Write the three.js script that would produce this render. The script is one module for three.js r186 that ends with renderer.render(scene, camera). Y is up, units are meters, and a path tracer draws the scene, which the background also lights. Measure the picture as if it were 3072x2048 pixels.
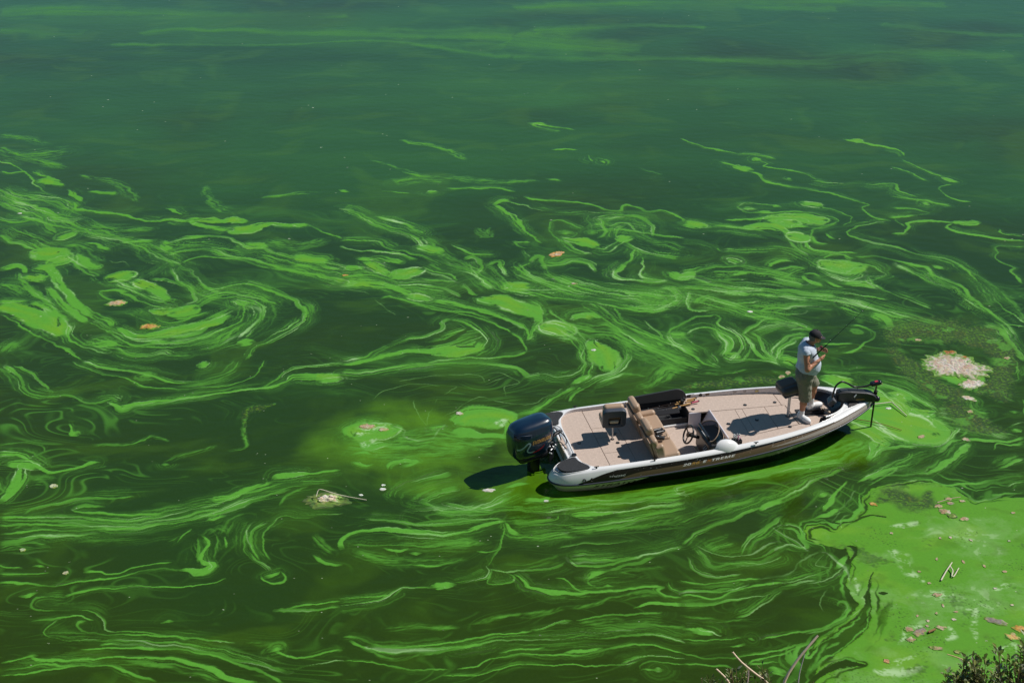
import * as THREE from 'three';
import { RoundedBoxGeometry } from 'three/addons/geometries/RoundedBoxGeometry.js';
import { mergeGeometries, mergeVertices, toCreasedNormals } from 'three/addons/utils/BufferGeometryUtils.js';
import { MarchingCubes } from 'three/addons/objects/MarchingCubes.js';

// ---------------------------------------------------------------- camera, sky, sun, exposure
const scene = new THREE.Scene();
const camera = new THREE.PerspectiveCamera(26.98, 1024 / 682, 0.5, 3000);
camera.position.set(0, 14, 0);
camera.rotation.x = -28 * Math.PI / 180;
scene.add(camera);

const SUN = new THREE.Vector3(0.623, 0.755, -0.203).normalize();
const sun = new THREE.DirectionalLight(new THREE.Color(1, 0.955, 0.89), 4.65);
sun.position.copy(SUN).multiplyScalar(60).add(new THREE.Vector3(3, 0, -22));
sun.target.position.set(3, 0, -22);
sun.castShadow = true;
sun.shadow.mapSize.set(2048, 2048);
Object.assign(sun.shadow.camera, { left: -30, right: 30, top: 30, bottom: -30, near: 1, far: 150 });
scene.add(sun, sun.target);

{
  const W = 256, H = 128, d = new Float32Array(W * H * 4);
  for (let j = 0; j < H; j++) {
    const up = ((j + 0.5) / H - 0.5) * Math.PI, y = Math.sin(up);
    for (let i = 0; i < W; i++) {
      const a = ((i + 0.5) / W - 0.5) * 2 * Math.PI;
      const dx = Math.cos(a) * Math.cos(up), dz = Math.sin(a) * Math.cos(up);
      const c = dx * SUN.x + y * SUN.y + dz * SUN.z;
      const h = Math.pow(1 - Math.max(0, y), 1.5), g = 0.06 * Math.pow(Math.max(0, c), 6);
      const k = (j * W + i) * 4;
      d[k] = 0.012 + 0.15 * h + g * 0.6; d[k + 1] = 0.042 + 0.36 * h + g * 0.6; d[k + 2] = 0.115 + 0.47 * h + g * 0.6; d[k + 3] = 1;
    }
  }
  const t = new THREE.DataTexture(d, W, H, THREE.RGBAFormat, THREE.FloatType);
  t.mapping = THREE.EquirectangularReflectionMapping; t.magFilter = t.minFilter = THREE.LinearFilter;
  t.colorSpace = THREE.LinearSRGBColorSpace; t.needsUpdate = true;
  scene.background = t; scene.environment = t;
}
const renderer = new THREE.WebGLRenderer({ antialias: true });
renderer.toneMapping = THREE.LinearToneMapping;
renderer.toneMappingExposure = 1;
renderer.shadowMap.enabled = true;
renderer.shadowMap.type = THREE.PCFSoftShadowMap;

// ---------------------------------------------------------------- helpers
let seed = 7;
const rnd = () => { seed = (seed * 1664525 + 1013904223) >>> 0; return seed / 4294967296; };
const rr = (a, b) => a + (b - a) * rnd();
const V = (x, y, z) => new THREE.Vector3(x, y, z);
const sm = (a, b, x) => { const t = Math.min(1, Math.max(0, (x - a) / (b - a))); return t * t * (3 - 2 * t); };
const mix = (a, b, t) => a + (b - a) * t;
const PERM = new Uint8Array(1024), GX = new Float32Array(256), GY = new Float32Array(256);
{ const p = [...Array(256).keys()]; for (let i = 255; i > 0; i--) { const j = Math.floor(rnd() * (i + 1)); [p[i], p[j]] = [p[j], p[i]]; }
  for (let i = 0; i < 1024; i++) PERM[i] = p[i & 255];
  for (let i = 0; i < 256; i++) { const a = i / 256 * 2 * Math.PI * 7; GX[i] = Math.cos(a); GY[i] = Math.sin(a); } }
function noise(x, y) {                                             // gradient noise, about -0.7 .. 0.7
  const xf = Math.floor(x), yf = Math.floor(y), xi = xf & 255, yi = yf & 255, u0 = x - xf, v0 = y - yf;
  const u = u0 * u0 * u0 * (u0 * (u0 * 6 - 15) + 10), v = v0 * v0 * v0 * (v0 * (v0 * 6 - 15) + 10);
  const A = PERM[xi] + yi, B = PERM[xi + 1] + yi;
  const g = (h, px, py) => GX[h] * px + GY[h] * py;
  const a = g(PERM[A], u0, v0), b = g(PERM[B], u0 - 1, v0), c = g(PERM[A + 1], u0, v0 - 1), e = g(PERM[B + 1], u0 - 1, v0 - 1);
  return a + (b - a) * u + ((c + (e - c) * u) - (a + (b - a) * u)) * v;
}
const fbm = (x, y, o = 4) => { let s = 0, a = 1; for (let i = 0; i < o; i++) { s += a * noise(x, y); x = x * 2.03 + 17.1; y = y * 2.03 + 5.7; a *= 0.5; } return s; };
const S8 = (l) => { l = Math.min(1, Math.max(0, l)); return Math.round(255 * (l <= 0.0031308 ? 12.92 * l : 1.055 * Math.pow(l, 1 / 2.4) - 0.055)); };
const used = {};
function numbered(n) { const k = used[n] = (used[n] ?? -1) + 1; return k ? n + '_' + String(k).padStart(3, '0') : n; }
function mesh(name, geo, mat, parent) { const m = new THREE.Mesh(geo, mat); m.name = name; m.castShadow = m.receiveShadow = true; (parent ?? scene).add(m); return m; }
function tag(o, label, category, group) { o.name = numbered(o.name); o.userData.label = label; o.userData.category = category; if (group) o.userData.group = group; return o; }
function struct(o) { o.name = numbered(o.name); o.userData.kind = 'structure'; return o; }
function std(c, rough = 0.6, extra = {}) { return new THREE.MeshPhysicalMaterial({ color: Array.isArray(c) ? new THREE.Color().setRGB(...c) : new THREE.Color(c), roughness: rough, ...extra }); }
// ---------------------------------------------------------------- the lake: still water with drifting bands of algal scum
const BANDS = [];
const band = (type) => (...n) => { const p = []; for (let i = 0; i < n.length; i += 3) p.push([n[i], n[i + 1], n[i + 2]]); BANDS.push({ type, p, seed: BANDS.length * 13.37 }); };
const S = band('S'), K = band('K'), L = band('L'), F = band('F'), M = band('M'), W = band('W'), D = band('D'), VV = band('V'), B = band('B'), O = band('O');
M(-18.27,-50.04,.536, -16.64,-49.76,.634, -15.05,-49.62,.459);
M(-13.17,-49.48,.384, -12.03,-49.9,.776, -10.84,-49.76,.664, -9.7,-49.9,.661, -8.11,-49.62,.832, -5.79,-49.48,1.020, -3.46,-49.21,1.106, -1.16,-49.07,1.377, -0,-48.8,1.343);
M(-18.97,-52.23,1.067, -16.63,-52.54,1.252, -13.32,-52.23,.798, -9.2,-51.63,.602, -6.03,-51.93,.514);
M(-13.91,-48.14,.269, -10.91,-48.14,.224, -7.9,-48.14,.226, -5.69,-48.53,.183, -4.18,-48.53,.175, -2.63,-47.87,.234, -1.12,-46.98,.468, -0,-46.67,.493);
M(0,-49.07,1.652, 1.51,-48.27,1.445, 2.99,-47.87,1.054, 4.46,-47.61,.439);
M(0,-46.67,.424, 2.92,-46.53,.380, 5.83,-46.48,.381, 7.98,-46.23,.590, 10.13,-46.11,.728, 11.32,-46.6,.936, 12.53,-47.1,1.008, 13.94,-46.85,.774, 16.91,-46.98,.423);
M(0,-52.85,.625, 4.12,-53.47,1.070, 8.21,-53.32,.755, 12.19,-52.69,.428);
M(.77,-49.9,.660, 2.73,-50.18,.564, 4.71,-50.61,.292, 7.03,-50.32,.244);
M(13.37,-50.75,.297, 15.46,-49.76,.344, 18.01,-49.21,.341);
M(8.32,-54.11,.553, 12.41,-53.79,.771, 16.46,-53.47,.548);
F(-14.76,-39,.178, -13.9,-38.64,.196, -13.15,-38.19,.130);
F(-14.37,-37.75,.190, -13.65,-37.41,.332, -12.48,-37.58,.534);
F(-13.24,-37.07,.179, -12.32,-36.57,.126);
F(-3.18,-38.55,.083, -2.48,-38.28,.122, -1.78,-37.75,.126, -1.28,-37.07,.108);
S(.55,-40.04,.096, .77,-40.02,.132, .96,-39.94,.054);
L(.77,-39.98,.067, 1.27,-39.66,.052, 1.84,-39.47,.054);
L(.58,-39.98,.055, .95,-39.56,.046, 1.45,-39.26,.050);
S(-12.63,-35.4,.044, -12.47,-35.45,.188, -12.27,-35.4,.231, -12.04,-35.3,.147, -11.79,-35.09,.026);
S(-12.92,-36.12,.018, -12.57,-35.77,.051, -12.37,-35.61,.041);
K(-14.1,-36.91,.044, -13.79,-36.69,.042, -13.41,-36.36,.024, -12.93,-35.82,.037, -12.7,-35.3,.042, -12.32,-34.78,.033, -11.86,-34.38,.029, -11.49,-33.99,.028, -11.21,-33.51,.025, -11.13,-32.94,.030);
L(-13.81,-36.14,.030, -13.57,-35.98,.051, -13.33,-36.09,.044, -13.08,-36.04,.028, -12.8,-35.51,.024, -12.66,-35.24,.012);
S(-11.6,-34.78,.049, -11.44,-34.48,.089, -11.27,-34.28,.089, -11.09,-34.04,.024);
F(-11.56,-35.93,.093, -11.2,-35.61,.167, -10.76,-35.4,.221, -10.31,-34.99,.197, -9.93,-34.48,.196, -9.68,-34.09,.090);
L(-11.07,-34.66,.046, -10.71,-34.58,.076, -10.32,-34.53,.096);
F(-14.43,-37.94,.139, -13.76,-37.36,.182, -13.1,-36.91,.222, -12.62,-36.63,.223, -12.12,-36.42,.089);
S(-11.3,-33.99,.031, -11.14,-33.79,.050, -11.13,-33.51,.041, -10.94,-33.46,.085, -10.62,-33.36,.051, -10.18,-33.24,.068, -9.79,-33.13,.061, -9.44,-32.9,.047, -8.87,-32.76,.072, -8.63,-32.85,.074, -8.33,-32.78,.088, -8.07,-32.76,.108);
S(-8.77,-33.51,.038, -8.61,-33.41,.061, -8.36,-33.13,.022);
S(-8.13,-32.9,.066, -7.86,-32.8,.155, -7.53,-32.76,.216, -7.35,-32.76,.165, -7.2,-32.76,.131, -6.99,-32.8,.202, -6.77,-32.76,.162, -6.55,-32.76,.046);
S(-8.07,-32.76,.051, -7.73,-32.48,.099, -7.33,-32.3,.139, -6.99,-32.17,.141);
S(-6.92,-32.21,.110, -6.69,-32.13,.302, -6.46,-32.21,.324, -6.21,-32.44,.186, -5.94,-32.58,.110, -5.64,-32.48,.104, -5.35,-32.47,.128, -5.07,-32.56,.073);
L(-5.07,-32.53,.030, -4.74,-32.17,.035, -4.45,-31.86,.037, -4.14,-31.6,.033);
D(-7.6,-32.58,.086, -7.38,-32.53,.074, -7.03,-32.62,.056);
K(-13.14,-33.89,.109, -12.71,-33.7,.124, -12.22,-33.32,.120, -11.73,-32.76,.123, -11.38,-32.3,.087, -11.14,-31.95,.041);
S(-11.08,-31.64,.066, -10.98,-31.76,.190, -10.85,-31.93,.188, -10.68,-32.02,.055);
K(-12.84,-32.94,.093, -12.39,-32.67,.183, -11.93,-32.94,.191);
K(-13.45,-34.89,.117, -12.81,-34.28,.287, -12.29,-34.18,.354, -11.68,-33.99,.207, -11.28,-33.51,.069);
K(-12.36,-32.94,.125, -11.71,-32.58,.127, -11.13,-32.3,.111, -10.7,-32.04,.100, -10.19,-31.86,.229, -9.69,-31.69,.211, -9.22,-31.51,.187);
K(-11.56,-32.94,.161, -11.28,-32.85,.190, -11.04,-32.76,.209, -10.76,-32.94,.093);
F(-10.44,-32.39,.316, -9.89,-32.21,.380, -9.39,-32.21,.268, -8.85,-32.21,.179);
K(-12.49,-31.86,.047, -12.17,-31.51,.054, -11.87,-31.34,.076, -11.58,-31.17,.082, -11.39,-31,.062);
S(-11.35,-30.88,.074, -11.2,-30.83,.284, -11,-30.75,.441, -10.83,-30.75,.429, -10.76,-30.88,.068);
S(-10.8,-30.26,.081, -10.66,-30.26,.281, -10.53,-30.42,.258, -10.49,-30.59,.053);
K(-10.56,-31,.048, -10.27,-30.34,.072, -9.96,-29.94,.113, -9.73,-29.7,.083, -9.45,-29.51,.045);
S(-10.32,-30.75,.040, -10.09,-30.42,.099, -9.84,-30.1,.127, -9.68,-30.02,.148, -9.65,-30.18,.038);
F(-10.77,-31.26,.255, -10.42,-31.26,.267, -9.96,-30.83,.185, -9.63,-30.34,.100);
S(-10.29,-31.43,.045, -10.02,-31.34,.048, -9.82,-31.09,.063, -9.61,-30.96,.063);
K(-9.25,-31.34,.048, -8.96,-31,.066, -8.71,-30.5,.063, -8.38,-30.26,.076, -8.25,-30.1,.044, -8.36,-29.86,.067, -8.44,-29.63,.053);
K(-9.44,-31.38,.124, -9.04,-31.47,.141, -8.7,-31.51,.123);
S(-8.45,-31.34,.043, -8.27,-31.17,.133, -8.13,-31,.067);
S(-8.43,-31.43,.086, -8.15,-31.43,.069);
S(-8.16,-30.79,.085, -8.06,-30.82,.116, -7.97,-30.79,.046);
K(-8.97,-31.34,.117, -8.55,-31,.136, -8.13,-30.5,.129, -7.79,-30.18,.094);
K(-7.91,-29.94,.093, -7.5,-29.24,.116, -7.21,-28.79,.086);
K(-8.17,-31.51,.070, -7.85,-31.64,.124, -7.45,-31.77,.124, -7.05,-31.73,.078, -6.7,-31.51,.074, -6.36,-31.17,.135, -6,-31.09,.190, -5.61,-30.83,.158, -5.24,-30.59,.205, -4.87,-30.42,.286, -4.51,-30.26,.275, -3.96,-29.94,.266);
S(-7.89,-31.69,.089, -7.65,-31.73,.107, -7.46,-31.82,.070);
S(-6.44,-31.26,.063, -6.3,-31.21,.170, -6.09,-31.26,.178, -5.9,-31.13,.053);
S(-5.17,-30.59,.060, -4.92,-30.5,.198, -4.6,-30.42,.214, -4.32,-30.34,.122);
S(-5.13,-30.1,.074, -4.92,-30.04,.131, -4.67,-29.94,.057);
K(-8.1,-30.83,.068, -7.72,-31,.103, -7.09,-31,.089, -6.61,-30.59,.067, -6.07,-30.42,.082, -5.49,-30.02,.118, -4.96,-29.78,.138, -4.43,-29.55,.160, -3.89,-29.24,.168);
L(-7.74,-30.26,.038, -7.58,-30.5,.039, -7.29,-30.59,.033, -6.73,-30.5,.046, -6.22,-30.34,.041, -5.65,-29.94,.037);
K(-7.76,-30.18,.096, -7.4,-29.94,.105, -7.06,-29.39,.098, -6.74,-28.94,.141, -6.46,-29.01,.153, -6.03,-29.16,.090, -5.66,-28.94,.083, -5.12,-28.56,.105, -4.77,-28.13,.101, -4.52,-27.7,.071, -4.53,-27.28,.098, -4.78,-26.81,.133, -5.09,-26.42,.152, -5.37,-26.09,.118, -5.47,-25.59,.073);
K(-6.87,-28.42,.143, -6.64,-28.56,.192, -6.4,-28.64,.159, -5.92,-28.49,.117, -5.46,-28.27,.070, -5.21,-28.06,.031);
K(-6.06,-28.2,.252, -5.72,-28.06,.289, -5.49,-27.63,.187, -5.51,-27.15,.229, -5.64,-26.81,.181, -5.75,-26.55,.136);
S(-6.17,-28.27,.064, -5.99,-28.13,.146, -5.85,-28.06,.060);
S(-9.12,-29.39,.157, -8.97,-29.47,.315, -8.82,-29.55,.227, -8.72,-29.66,.056);
S(-8.64,-29.32,.050, -8.39,-29.09,.241, -8.07,-28.86,.207, -7.8,-28.49,.140, -7.62,-28.27,.042);
K(-9.03,-29.32,.091, -8.68,-28.94,.117, -8.33,-28.56,.116, -7.94,-28.27,.113, -7.66,-28.16,.050);
K(-8.19,-29.39,.071, -7.88,-29.32,.091, -7.5,-29.09,.082, -7.19,-28.71,.050, -7.07,-28.27,.056, -7.19,-28.06,.066);
S(-7.37,-27.63,.057, -7.27,-27.67,.243, -7.09,-27.74,.287, -6.96,-27.88,.101);
K(-6.97,-27.91,.113, -6.85,-28.27,.172, -6.65,-28.42,.181);
L(-7.29,-27.39,.042, -7.03,-27.42,.042, -6.72,-27.63,.048, -6.58,-27.7,.028);
S(-7.91,-27.84,.052, -7.76,-27.74,.164, -7.57,-27.74,.202, -7.42,-27.81,.086);
S(-8.45,-26.95,.042, -8.12,-26.61,.131, -7.8,-26.55,.174, -7.46,-26.68,.189, -7.18,-26.81,.187, -6.85,-27.01,.229, -6.57,-27.15,.207, -6.33,-27.22,.165, -6.16,-27.49,.065);
S(-6.42,-27.35,.077, -6.26,-27.49,.140, -6.15,-27.6,.063);
S(-9.26,-28.79,.037, -9.03,-28.79,.073, -8.83,-28.75,.080, -8.65,-28.67,.025);
L(-9.23,-28.79,.019, -9.17,-28.56,.024, -8.99,-28.34,.038, -8.83,-28.34,.044);
K(-9.04,-27.28,.136, -8.64,-26.95,.150, -8.17,-26.42,.130, -7.82,-26.22,.183, -7.44,-26.29,.159);
S(-8.8,-26.16,.053, -8.61,-26.22,.159, -8.43,-26.22,.100, -8.27,-26.09,.022);
S(-7.59,-26.29,.053, -7.39,-26.32,.106, -7.24,-26.35,.040);
K(-7.12,-26.35,.080, -6.91,-26.38,.093, -6.67,-26.42,.091, -6.39,-26.68,.072, -6.13,-26.95,.048);
F(-6.57,-26.03,.250, -6.16,-26.29,.290, -5.93,-26.68,.242, -5.8,-27.01,.091);
S(-5.73,-26.22,.064, -5.59,-26.29,.157, -5.44,-26.32,.066);
F(-7.28,-25.84,.165, -6.95,-25.71,.200, -6.66,-25.71,.150);
K(-8.23,-26.03,.056, -7.87,-25.78,.085, -7.49,-25.71,.090, -7.2,-25.9,.129, -7.03,-25.78,.047);
S(-11.86,-29.86,.123, -11.7,-30.02,.113, -11.56,-30.1,.117, -11.34,-29.94,.082, -11.24,-29.7,.045);
S(-11.26,-29.55,.070, -11.11,-29.51,.183, -10.85,-29.39,.237, -10.65,-29.39,.123);
S(-11.06,-30.02,.096, -10.84,-29.94,.181, -10.55,-29.63,.150, -10.32,-29.16,.133, -10.05,-28.79,.125, -9.71,-28.27,.133, -9.37,-27.84,.121, -9.03,-27.49,.119, -8.72,-27.28,.092, -8.56,-27.01,.047);
K(-11.37,-29.7,.051, -11.2,-29.24,.055, -10.77,-28.71,.071, -10.39,-28.27,.096, -10.01,-27.84,.095, -9.64,-27.42,.055);
S(-10.48,-28.94,.051, -10.09,-28.34,.096, -9.74,-27.91,.099, -9.4,-27.49,.099, -9.17,-27.22,.054);
D(-11.03,-29.12,.101, -10.76,-29.09,.074, -10.61,-28.94,.069, -10.44,-28.56,.038);
F(-11.61,-29.09,.238, -11.3,-28.94,.273, -10.88,-28.64,.203);
S(-11.28,-28.06,.233, -10.95,-27.91,.269, -10.52,-27.63,.387, -10.07,-27.28,.440, -9.72,-26.95,.305, -9.47,-26.61,.139);
S(-11.33,-28.2,.089, -11.02,-28.24,.075, -10.74,-28.27,.045);
S(-10.62,-28.2,.072, -10.3,-27.98,.115, -9.84,-27.49,.116, -9.64,-27.22,.107);
D(-10.76,-28.13,.046, -10.55,-27.95,.068, -10.27,-27.77,.026);
D(-9.83,-27.42,.030, -9.72,-27.15,.049, -9.74,-27.01,.026);
K(-9.45,-27.08,.093, -9.37,-26.68,.090, -9.08,-26.29,.120, -8.71,-26.03,.120, -8.38,-25.9,.087);
L(-11.13,-27.56,.017, -10.68,-27.15,.021, -10.06,-26.61,.026, -9.47,-26.16,.033, -8.82,-25.53,.023);
F(-10.6,-25.9,.201, -10.5,-26.16,.295, -10.33,-26.29,.199);
K(-10.32,-25.3,.054, -10.04,-25.06,.092, -9.8,-24.77,.099, -9.57,-24.3,.111, -9.28,-24.07,.138, -9.02,-24.04,.080, -8.8,-24.1,.055, -8.58,-24.02,.072, -8.31,-23.85,.094, -8.11,-23.82,.104, -7.94,-23.95,.149, -7.76,-24.02,.140, -7.62,-23.9,.047);
K(-10.14,-25.3,.043, -9.88,-25.12,.083, -9.58,-24.88,.079, -9.34,-24.59,.050, -9.15,-24.3,.018);
K(-7.85,-23.82,.031, -7.68,-23.68,.056, -7.48,-23.55,.120, -7.37,-23.68,.108, -7.17,-23.79,.103, -6.9,-23.82,.080, -6.58,-23.93,.058, -6.04,-24.07,.058, -5.5,-24.21,.046, -4.95,-24.36,.058, -4.69,-24.53,.044);
S(-7.56,-23.66,.034, -7.38,-23.71,.068, -7.13,-23.85,.058, -6.58,-23.95,.029, -5.77,-24.16,.035, -4.95,-24.36,.035, -4.55,-24.59,.054, -4.33,-24.82,.117, -4.01,-24.82,.155, -3.63,-24.85,.179, -3.42,-24.88,.167);
S(-3.84,-24.65,.047, -3.64,-24.68,.117, -3.45,-24.77,.092);
K(-4.95,-24.36,.027, -4.76,-24.65,.035, -4.58,-25,.058, -4.32,-25.24,.083, -3.92,-25.33,.086, -3.48,-25.4,.099);
L(-8.97,-25.43,.018, -8.25,-24.94,.019, -7.77,-24.77,.019, -7.27,-24.47,.020, -6.66,-24.33,.023, -6.1,-24.39,.024, -5.55,-24.53,.023, -5.17,-24.82,.019, -5.07,-25.3,.014, -5.04,-25.49,.011);
K(-8.75,-25.49,.047, -8.33,-25.24,.072, -7.86,-25.12,.097, -7.38,-24.94,.071, -7.05,-24.77,.079, -6.63,-24.59,.066, -6.35,-24.62,.060, -6.02,-24.74,.059, -5.74,-24.94,.072, -5.59,-25.24,.066, -5.54,-25.49,.051);
S(-7.51,-24.88,.022, -7.36,-24.85,.067, -7.2,-24.82,.033);
S(-6.38,-25.24,.036, -6.28,-25.3,.149, -6.21,-25.4,.052);
S(-8.4,-23.01,.016, -8.31,-22.83,.021, -8.25,-22.7,.058, -8.16,-22.67,.088, -8.09,-22.67,.026);
F(-7.73,-22.26,.050, -7.3,-22.26,.071, -6.99,-22.29,.083, -6.81,-22.44,.077, -6.68,-22.59,.072, -6.4,-22.44,.041);
F(-6.25,-21.72,.037, -6.03,-21.92,.097, -5.79,-22.04,.080, -5.47,-22.21,.050);
S(-6.28,-21.62,.020, -6.23,-21.63,.048, -6.17,-21.62,.014);
VV(-4.63,-23.74,.055, -4.89,-23.63,.128, -5.09,-23.46,.087, -5.07,-23.04,.044, -5.02,-22.57,.022);
F(-5.09,-23.46,.040, -5.06,-22.77,.054, -4.91,-22.21,.059, -5.13,-22.06,.058);
S(-9.35,-21.97,.118, -9.14,-21.97,.094, -8.94,-21.92,.075, -8.72,-21.72,.055, -8.52,-21.51,.037, -8.33,-21.36,.043, -8.07,-21.39,.040, -7.79,-21.51,.040, -7.61,-21.62,.050, -7.46,-21.64,.020);
S(-9.12,-21.58,.059, -8.94,-21.6,.144, -8.73,-21.58,.144, -8.54,-21.48,.076);
S(-8.84,-21.53,.077, -8.77,-21.2,.141, -8.74,-20.92,.130, -8.78,-20.65,.104, -8.86,-20.43,.074);
F(-9.06,-21.06,.074, -8.95,-20.88,.074, -8.86,-20.74,.050);
F(-8.52,-21.06,.146, -8.35,-21.11,.204, -8.14,-21.06,.128);
F(-9.46,-22.31,.052, -9.15,-22.36,.062, -8.88,-22.36,.063, -8.65,-22.21,.042, -8.53,-21.97,.025);
F(-8.91,-22.47,.026, -8.64,-22.36,.025, -8.53,-22.06,.015);
K(-8.28,-20.08,.047, -8.25,-20.17,.051, -8.11,-20.28,.065, -7.79,-20.39,.065, -7.48,-20.52,.056, -7.13,-20.54,.045, -6.64,-20.58,.036);
K(-7.52,-20.21,.045, -7.37,-20.3,.054, -7.06,-20.25,.033);
L(-7.53,-20.19,.021, -7.37,-20.1,.032, -7.01,-20.06,.042, -6.51,-20.04,.035, -6.02,-20.08,.061);
K(-8.69,-19.91,.146, -8.21,-19.93,.145, -7.71,-19.91,.156, -7.19,-19.82,.179, -6.69,-19.78,.202, -6.33,-19.82,.218, -5.98,-19.91,.246, -5.63,-19.99,.264, -5.29,-20.17,.265, -5.01,-20.25,.178);
S(-8.7,-19.93,.044, -8.34,-19.97,.034, -7.97,-19.95,.034);
L(-8.63,-19.72,.026, -8.28,-19.75,.034, -7.78,-19.74,.024, -7.27,-19.66,.024);
L(-8.55,-19.47,.022, -8.22,-19.55,.035, -7.86,-19.59,.025, -7.48,-19.54,.028, -7.21,-19.53,.034, -6.89,-19.59,.026, -6.42,-19.66,.026, -5.95,-19.74,.035);
K(-8.47,-19.21,.060, -8.21,-19.29,.069, -7.92,-19.39,.068, -7.56,-19.39,.057, -7.17,-19.39,.050, -6.61,-19.45,.051, -6.14,-19.53,.060, -5.68,-19.66,.052, -5.46,-19.74,.043);
F(-8.44,-19.12,.084, -7.99,-19.21,.161, -7.68,-19.12,.109);
S(-5.21,-20.52,.036, -5.06,-20.54,.100, -4.87,-20.58,.090, -4.74,-20.7,.075, -4.56,-20.88,.061, -4.37,-20.97,.054, -4.26,-21.06,.035);
S(-4.27,-21.15,.035, -4.18,-21.22,.103, -3.98,-21.27,.095, -3.8,-21.29,.066, -3.54,-21.32,.028, -3.24,-21.41,.038, -3.09,-21.44,.024);
K(-5.28,-20.08,.211, -4.93,-20.34,.213, -4.61,-20.56,.174, -4.27,-20.79,.160, -3.91,-20.97,.111, -3.53,-21.02,.074, -3.23,-21.06,.037);
F(-3.97,-20.3,.027, -3.94,-20.61,.068, -3.73,-20.79,.082, -3.64,-20.88,.049);
S(-5.19,-19.87,.020, -5.08,-19.97,.060, -4.92,-20.02,.035);
K(-5.73,-19.29,.024, -5.64,-19.35,.032, -5.58,-19.41,.016);
L(-5.55,-19.25,.011, -5.5,-19.49,.019, -5.41,-19.62,.015);
S(-5.17,-19.41,.023, -5.05,-19.29,.025, -5,-19.12,.026, -5.06,-18.97,.034, -5.07,-18.77,.032, -4.96,-18.65,.065, -4.86,-18.65,.047, -4.88,-18.5,.099, -5.01,-18.42,.101, -5.18,-18.46,.051, -5.34,-18.48,.022);
K(-5.24,-19.33,.014, -5.16,-19.08,.023, -5.13,-18.89,.024, -5.1,-18.69,.019);
F(-5.2,-19.45,.029, -5.09,-19.62,.040, -4.91,-19.41,.019, -4.85,-19.08,.024, -4.84,-18.77,.029);
L(-5.34,-18.48,.018, -5.61,-18.54,.027, -5.86,-18.5,.020, -6.23,-18.37,.020, -6.55,-18.27,.027, -6.77,-18.21,.020, -7.19,-18.08,.020);
K(-4.68,-19.49,.016, -4.66,-19.82,.025, -4.51,-19.95,.024);
S(-4.76,-19.41,.019, -4.71,-19.21,.024, -4.71,-19.1,.010);
K(-4.34,-19.78,.024, -4.42,-19.53,.032, -4.41,-19.21,.039, -4.38,-19.01,.039, -4.23,-18.81,.040, -4.02,-18.65,.046, -3.9,-18.5,.032);
K(-4.14,-19.78,.029, -4.3,-19.57,.037, -4.31,-19.33,.034, -4.26,-19.01,.033, -4.13,-18.81,.026);
K(-3.92,-19.95,.020, -4.07,-19.66,.031, -4.13,-19.41,.025, -4.06,-19.08,.033, -3.94,-18.81,.033);
S(-3.94,-18.31,.030, -3.88,-18.35,.045, -3.79,-18.4,.035, -3.75,-18.46,.016);
L(-3.73,-18.46,.012, -3.64,-18.31,.023, -3.64,-18.18,.035, -3.8,-18.16,.029, -3.95,-18.23,.023, -4.01,-18.35,.012);
K(-4.15,-19.82,.041, -4.01,-19.91,.049, -3.83,-20.04,.061, -3.53,-19.99,.060, -3.17,-20.06,.043, -2.92,-20.08,.035);
F(-3.27,-19.45,.050, -3.13,-19.12,.108, -2.92,-18.93,.122);
L(-3.27,-18.89,.023, -3.13,-18.73,.038, -2.96,-18.65,.037, -2.77,-18.63,.030);
F(-4.73,-19.53,.045, -4.96,-19.7,.086, -5.16,-19.45,.052);
L(-8.13,-18.15,.037, -7.95,-18.15,.036, -7.66,-18.11,.028, -7.3,-18.06,.026, -7.02,-18.13,.020, -6.78,-18.24,.020);
L(-8.3,-18.68,.025, -8.14,-18.6,.020, -7.93,-18.55,.017);
S(-7.75,-18.59,.016, -7.67,-18.6,.030, -7.56,-18.57,.014);
L(-8.22,-18.41,.018, -7.9,-18.38,.023, -7.47,-18.41,.023);
L(-6.85,-18.45,.024, -6.79,-18.46,.038, -6.64,-18.45,.026, -6.42,-18.41,.016, -6.15,-18.55,.020, -5.83,-18.66,.020, -5.53,-18.7,.016);
S(-7.71,-17.82,.023, -7.6,-17.84,.045, -7.49,-17.86,.019);
L(-7.02,-17.8,.019, -6.91,-17.87,.031, -6.7,-17.97,.031, -6.53,-18.02,.019, -6.04,-18.06,.015, -5.35,-18.06,.015, -4.9,-18.13,.015, -4.58,-18.26,.015);
K(-7.02,-17.79,.018, -7.25,-17.78,.018, -7.47,-17.77,.031, -7.52,-17.64,.023, -7.44,-17.51,.032, -7.24,-17.46,.024, -7.04,-17.46,.028, -6.8,-17.48,.017, -6.52,-17.44,.016, -6.31,-17.32,.017, -6.21,-17.15,.017, -6.15,-17.03,.022, -5.89,-16.98,.020, -5.56,-16.95,.019, -5.21,-16.88,.019, -4.64,-16.78,.019, -4.2,-16.71,.016);
L(-7.35,-17.22,.017, -7.08,-17.22,.032, -6.86,-17.3,.018, -6.64,-17.32,.020, -6.39,-17.22,.018);
L(-6.52,-17.2,.022, -6.62,-17.17,.034, -6.62,-17.08,.021, -6.53,-16.98,.020, -6.32,-16.94,.016, -5.88,-16.91,.017, -5.32,-16.88,.016, -4.86,-16.78,.016);
K(-6.95,-17.22,.026, -7.09,-17.01,.029, -7.07,-16.88,.018, -6.87,-16.78,.022, -6.61,-16.77,.020, -6.17,-16.78,.020, -5.51,-16.76,.020, -4.95,-16.68,.022, -4.38,-16.55,.021, -3.92,-16.38,.020, -3.47,-16.19,.021, -3.18,-16.13,.022, -2.98,-16.22,.023, -2.51,-16.29,.019);
S(-6.14,-16.64,.014, -6.01,-16.68,.027, -5.88,-16.67,.010);
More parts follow.
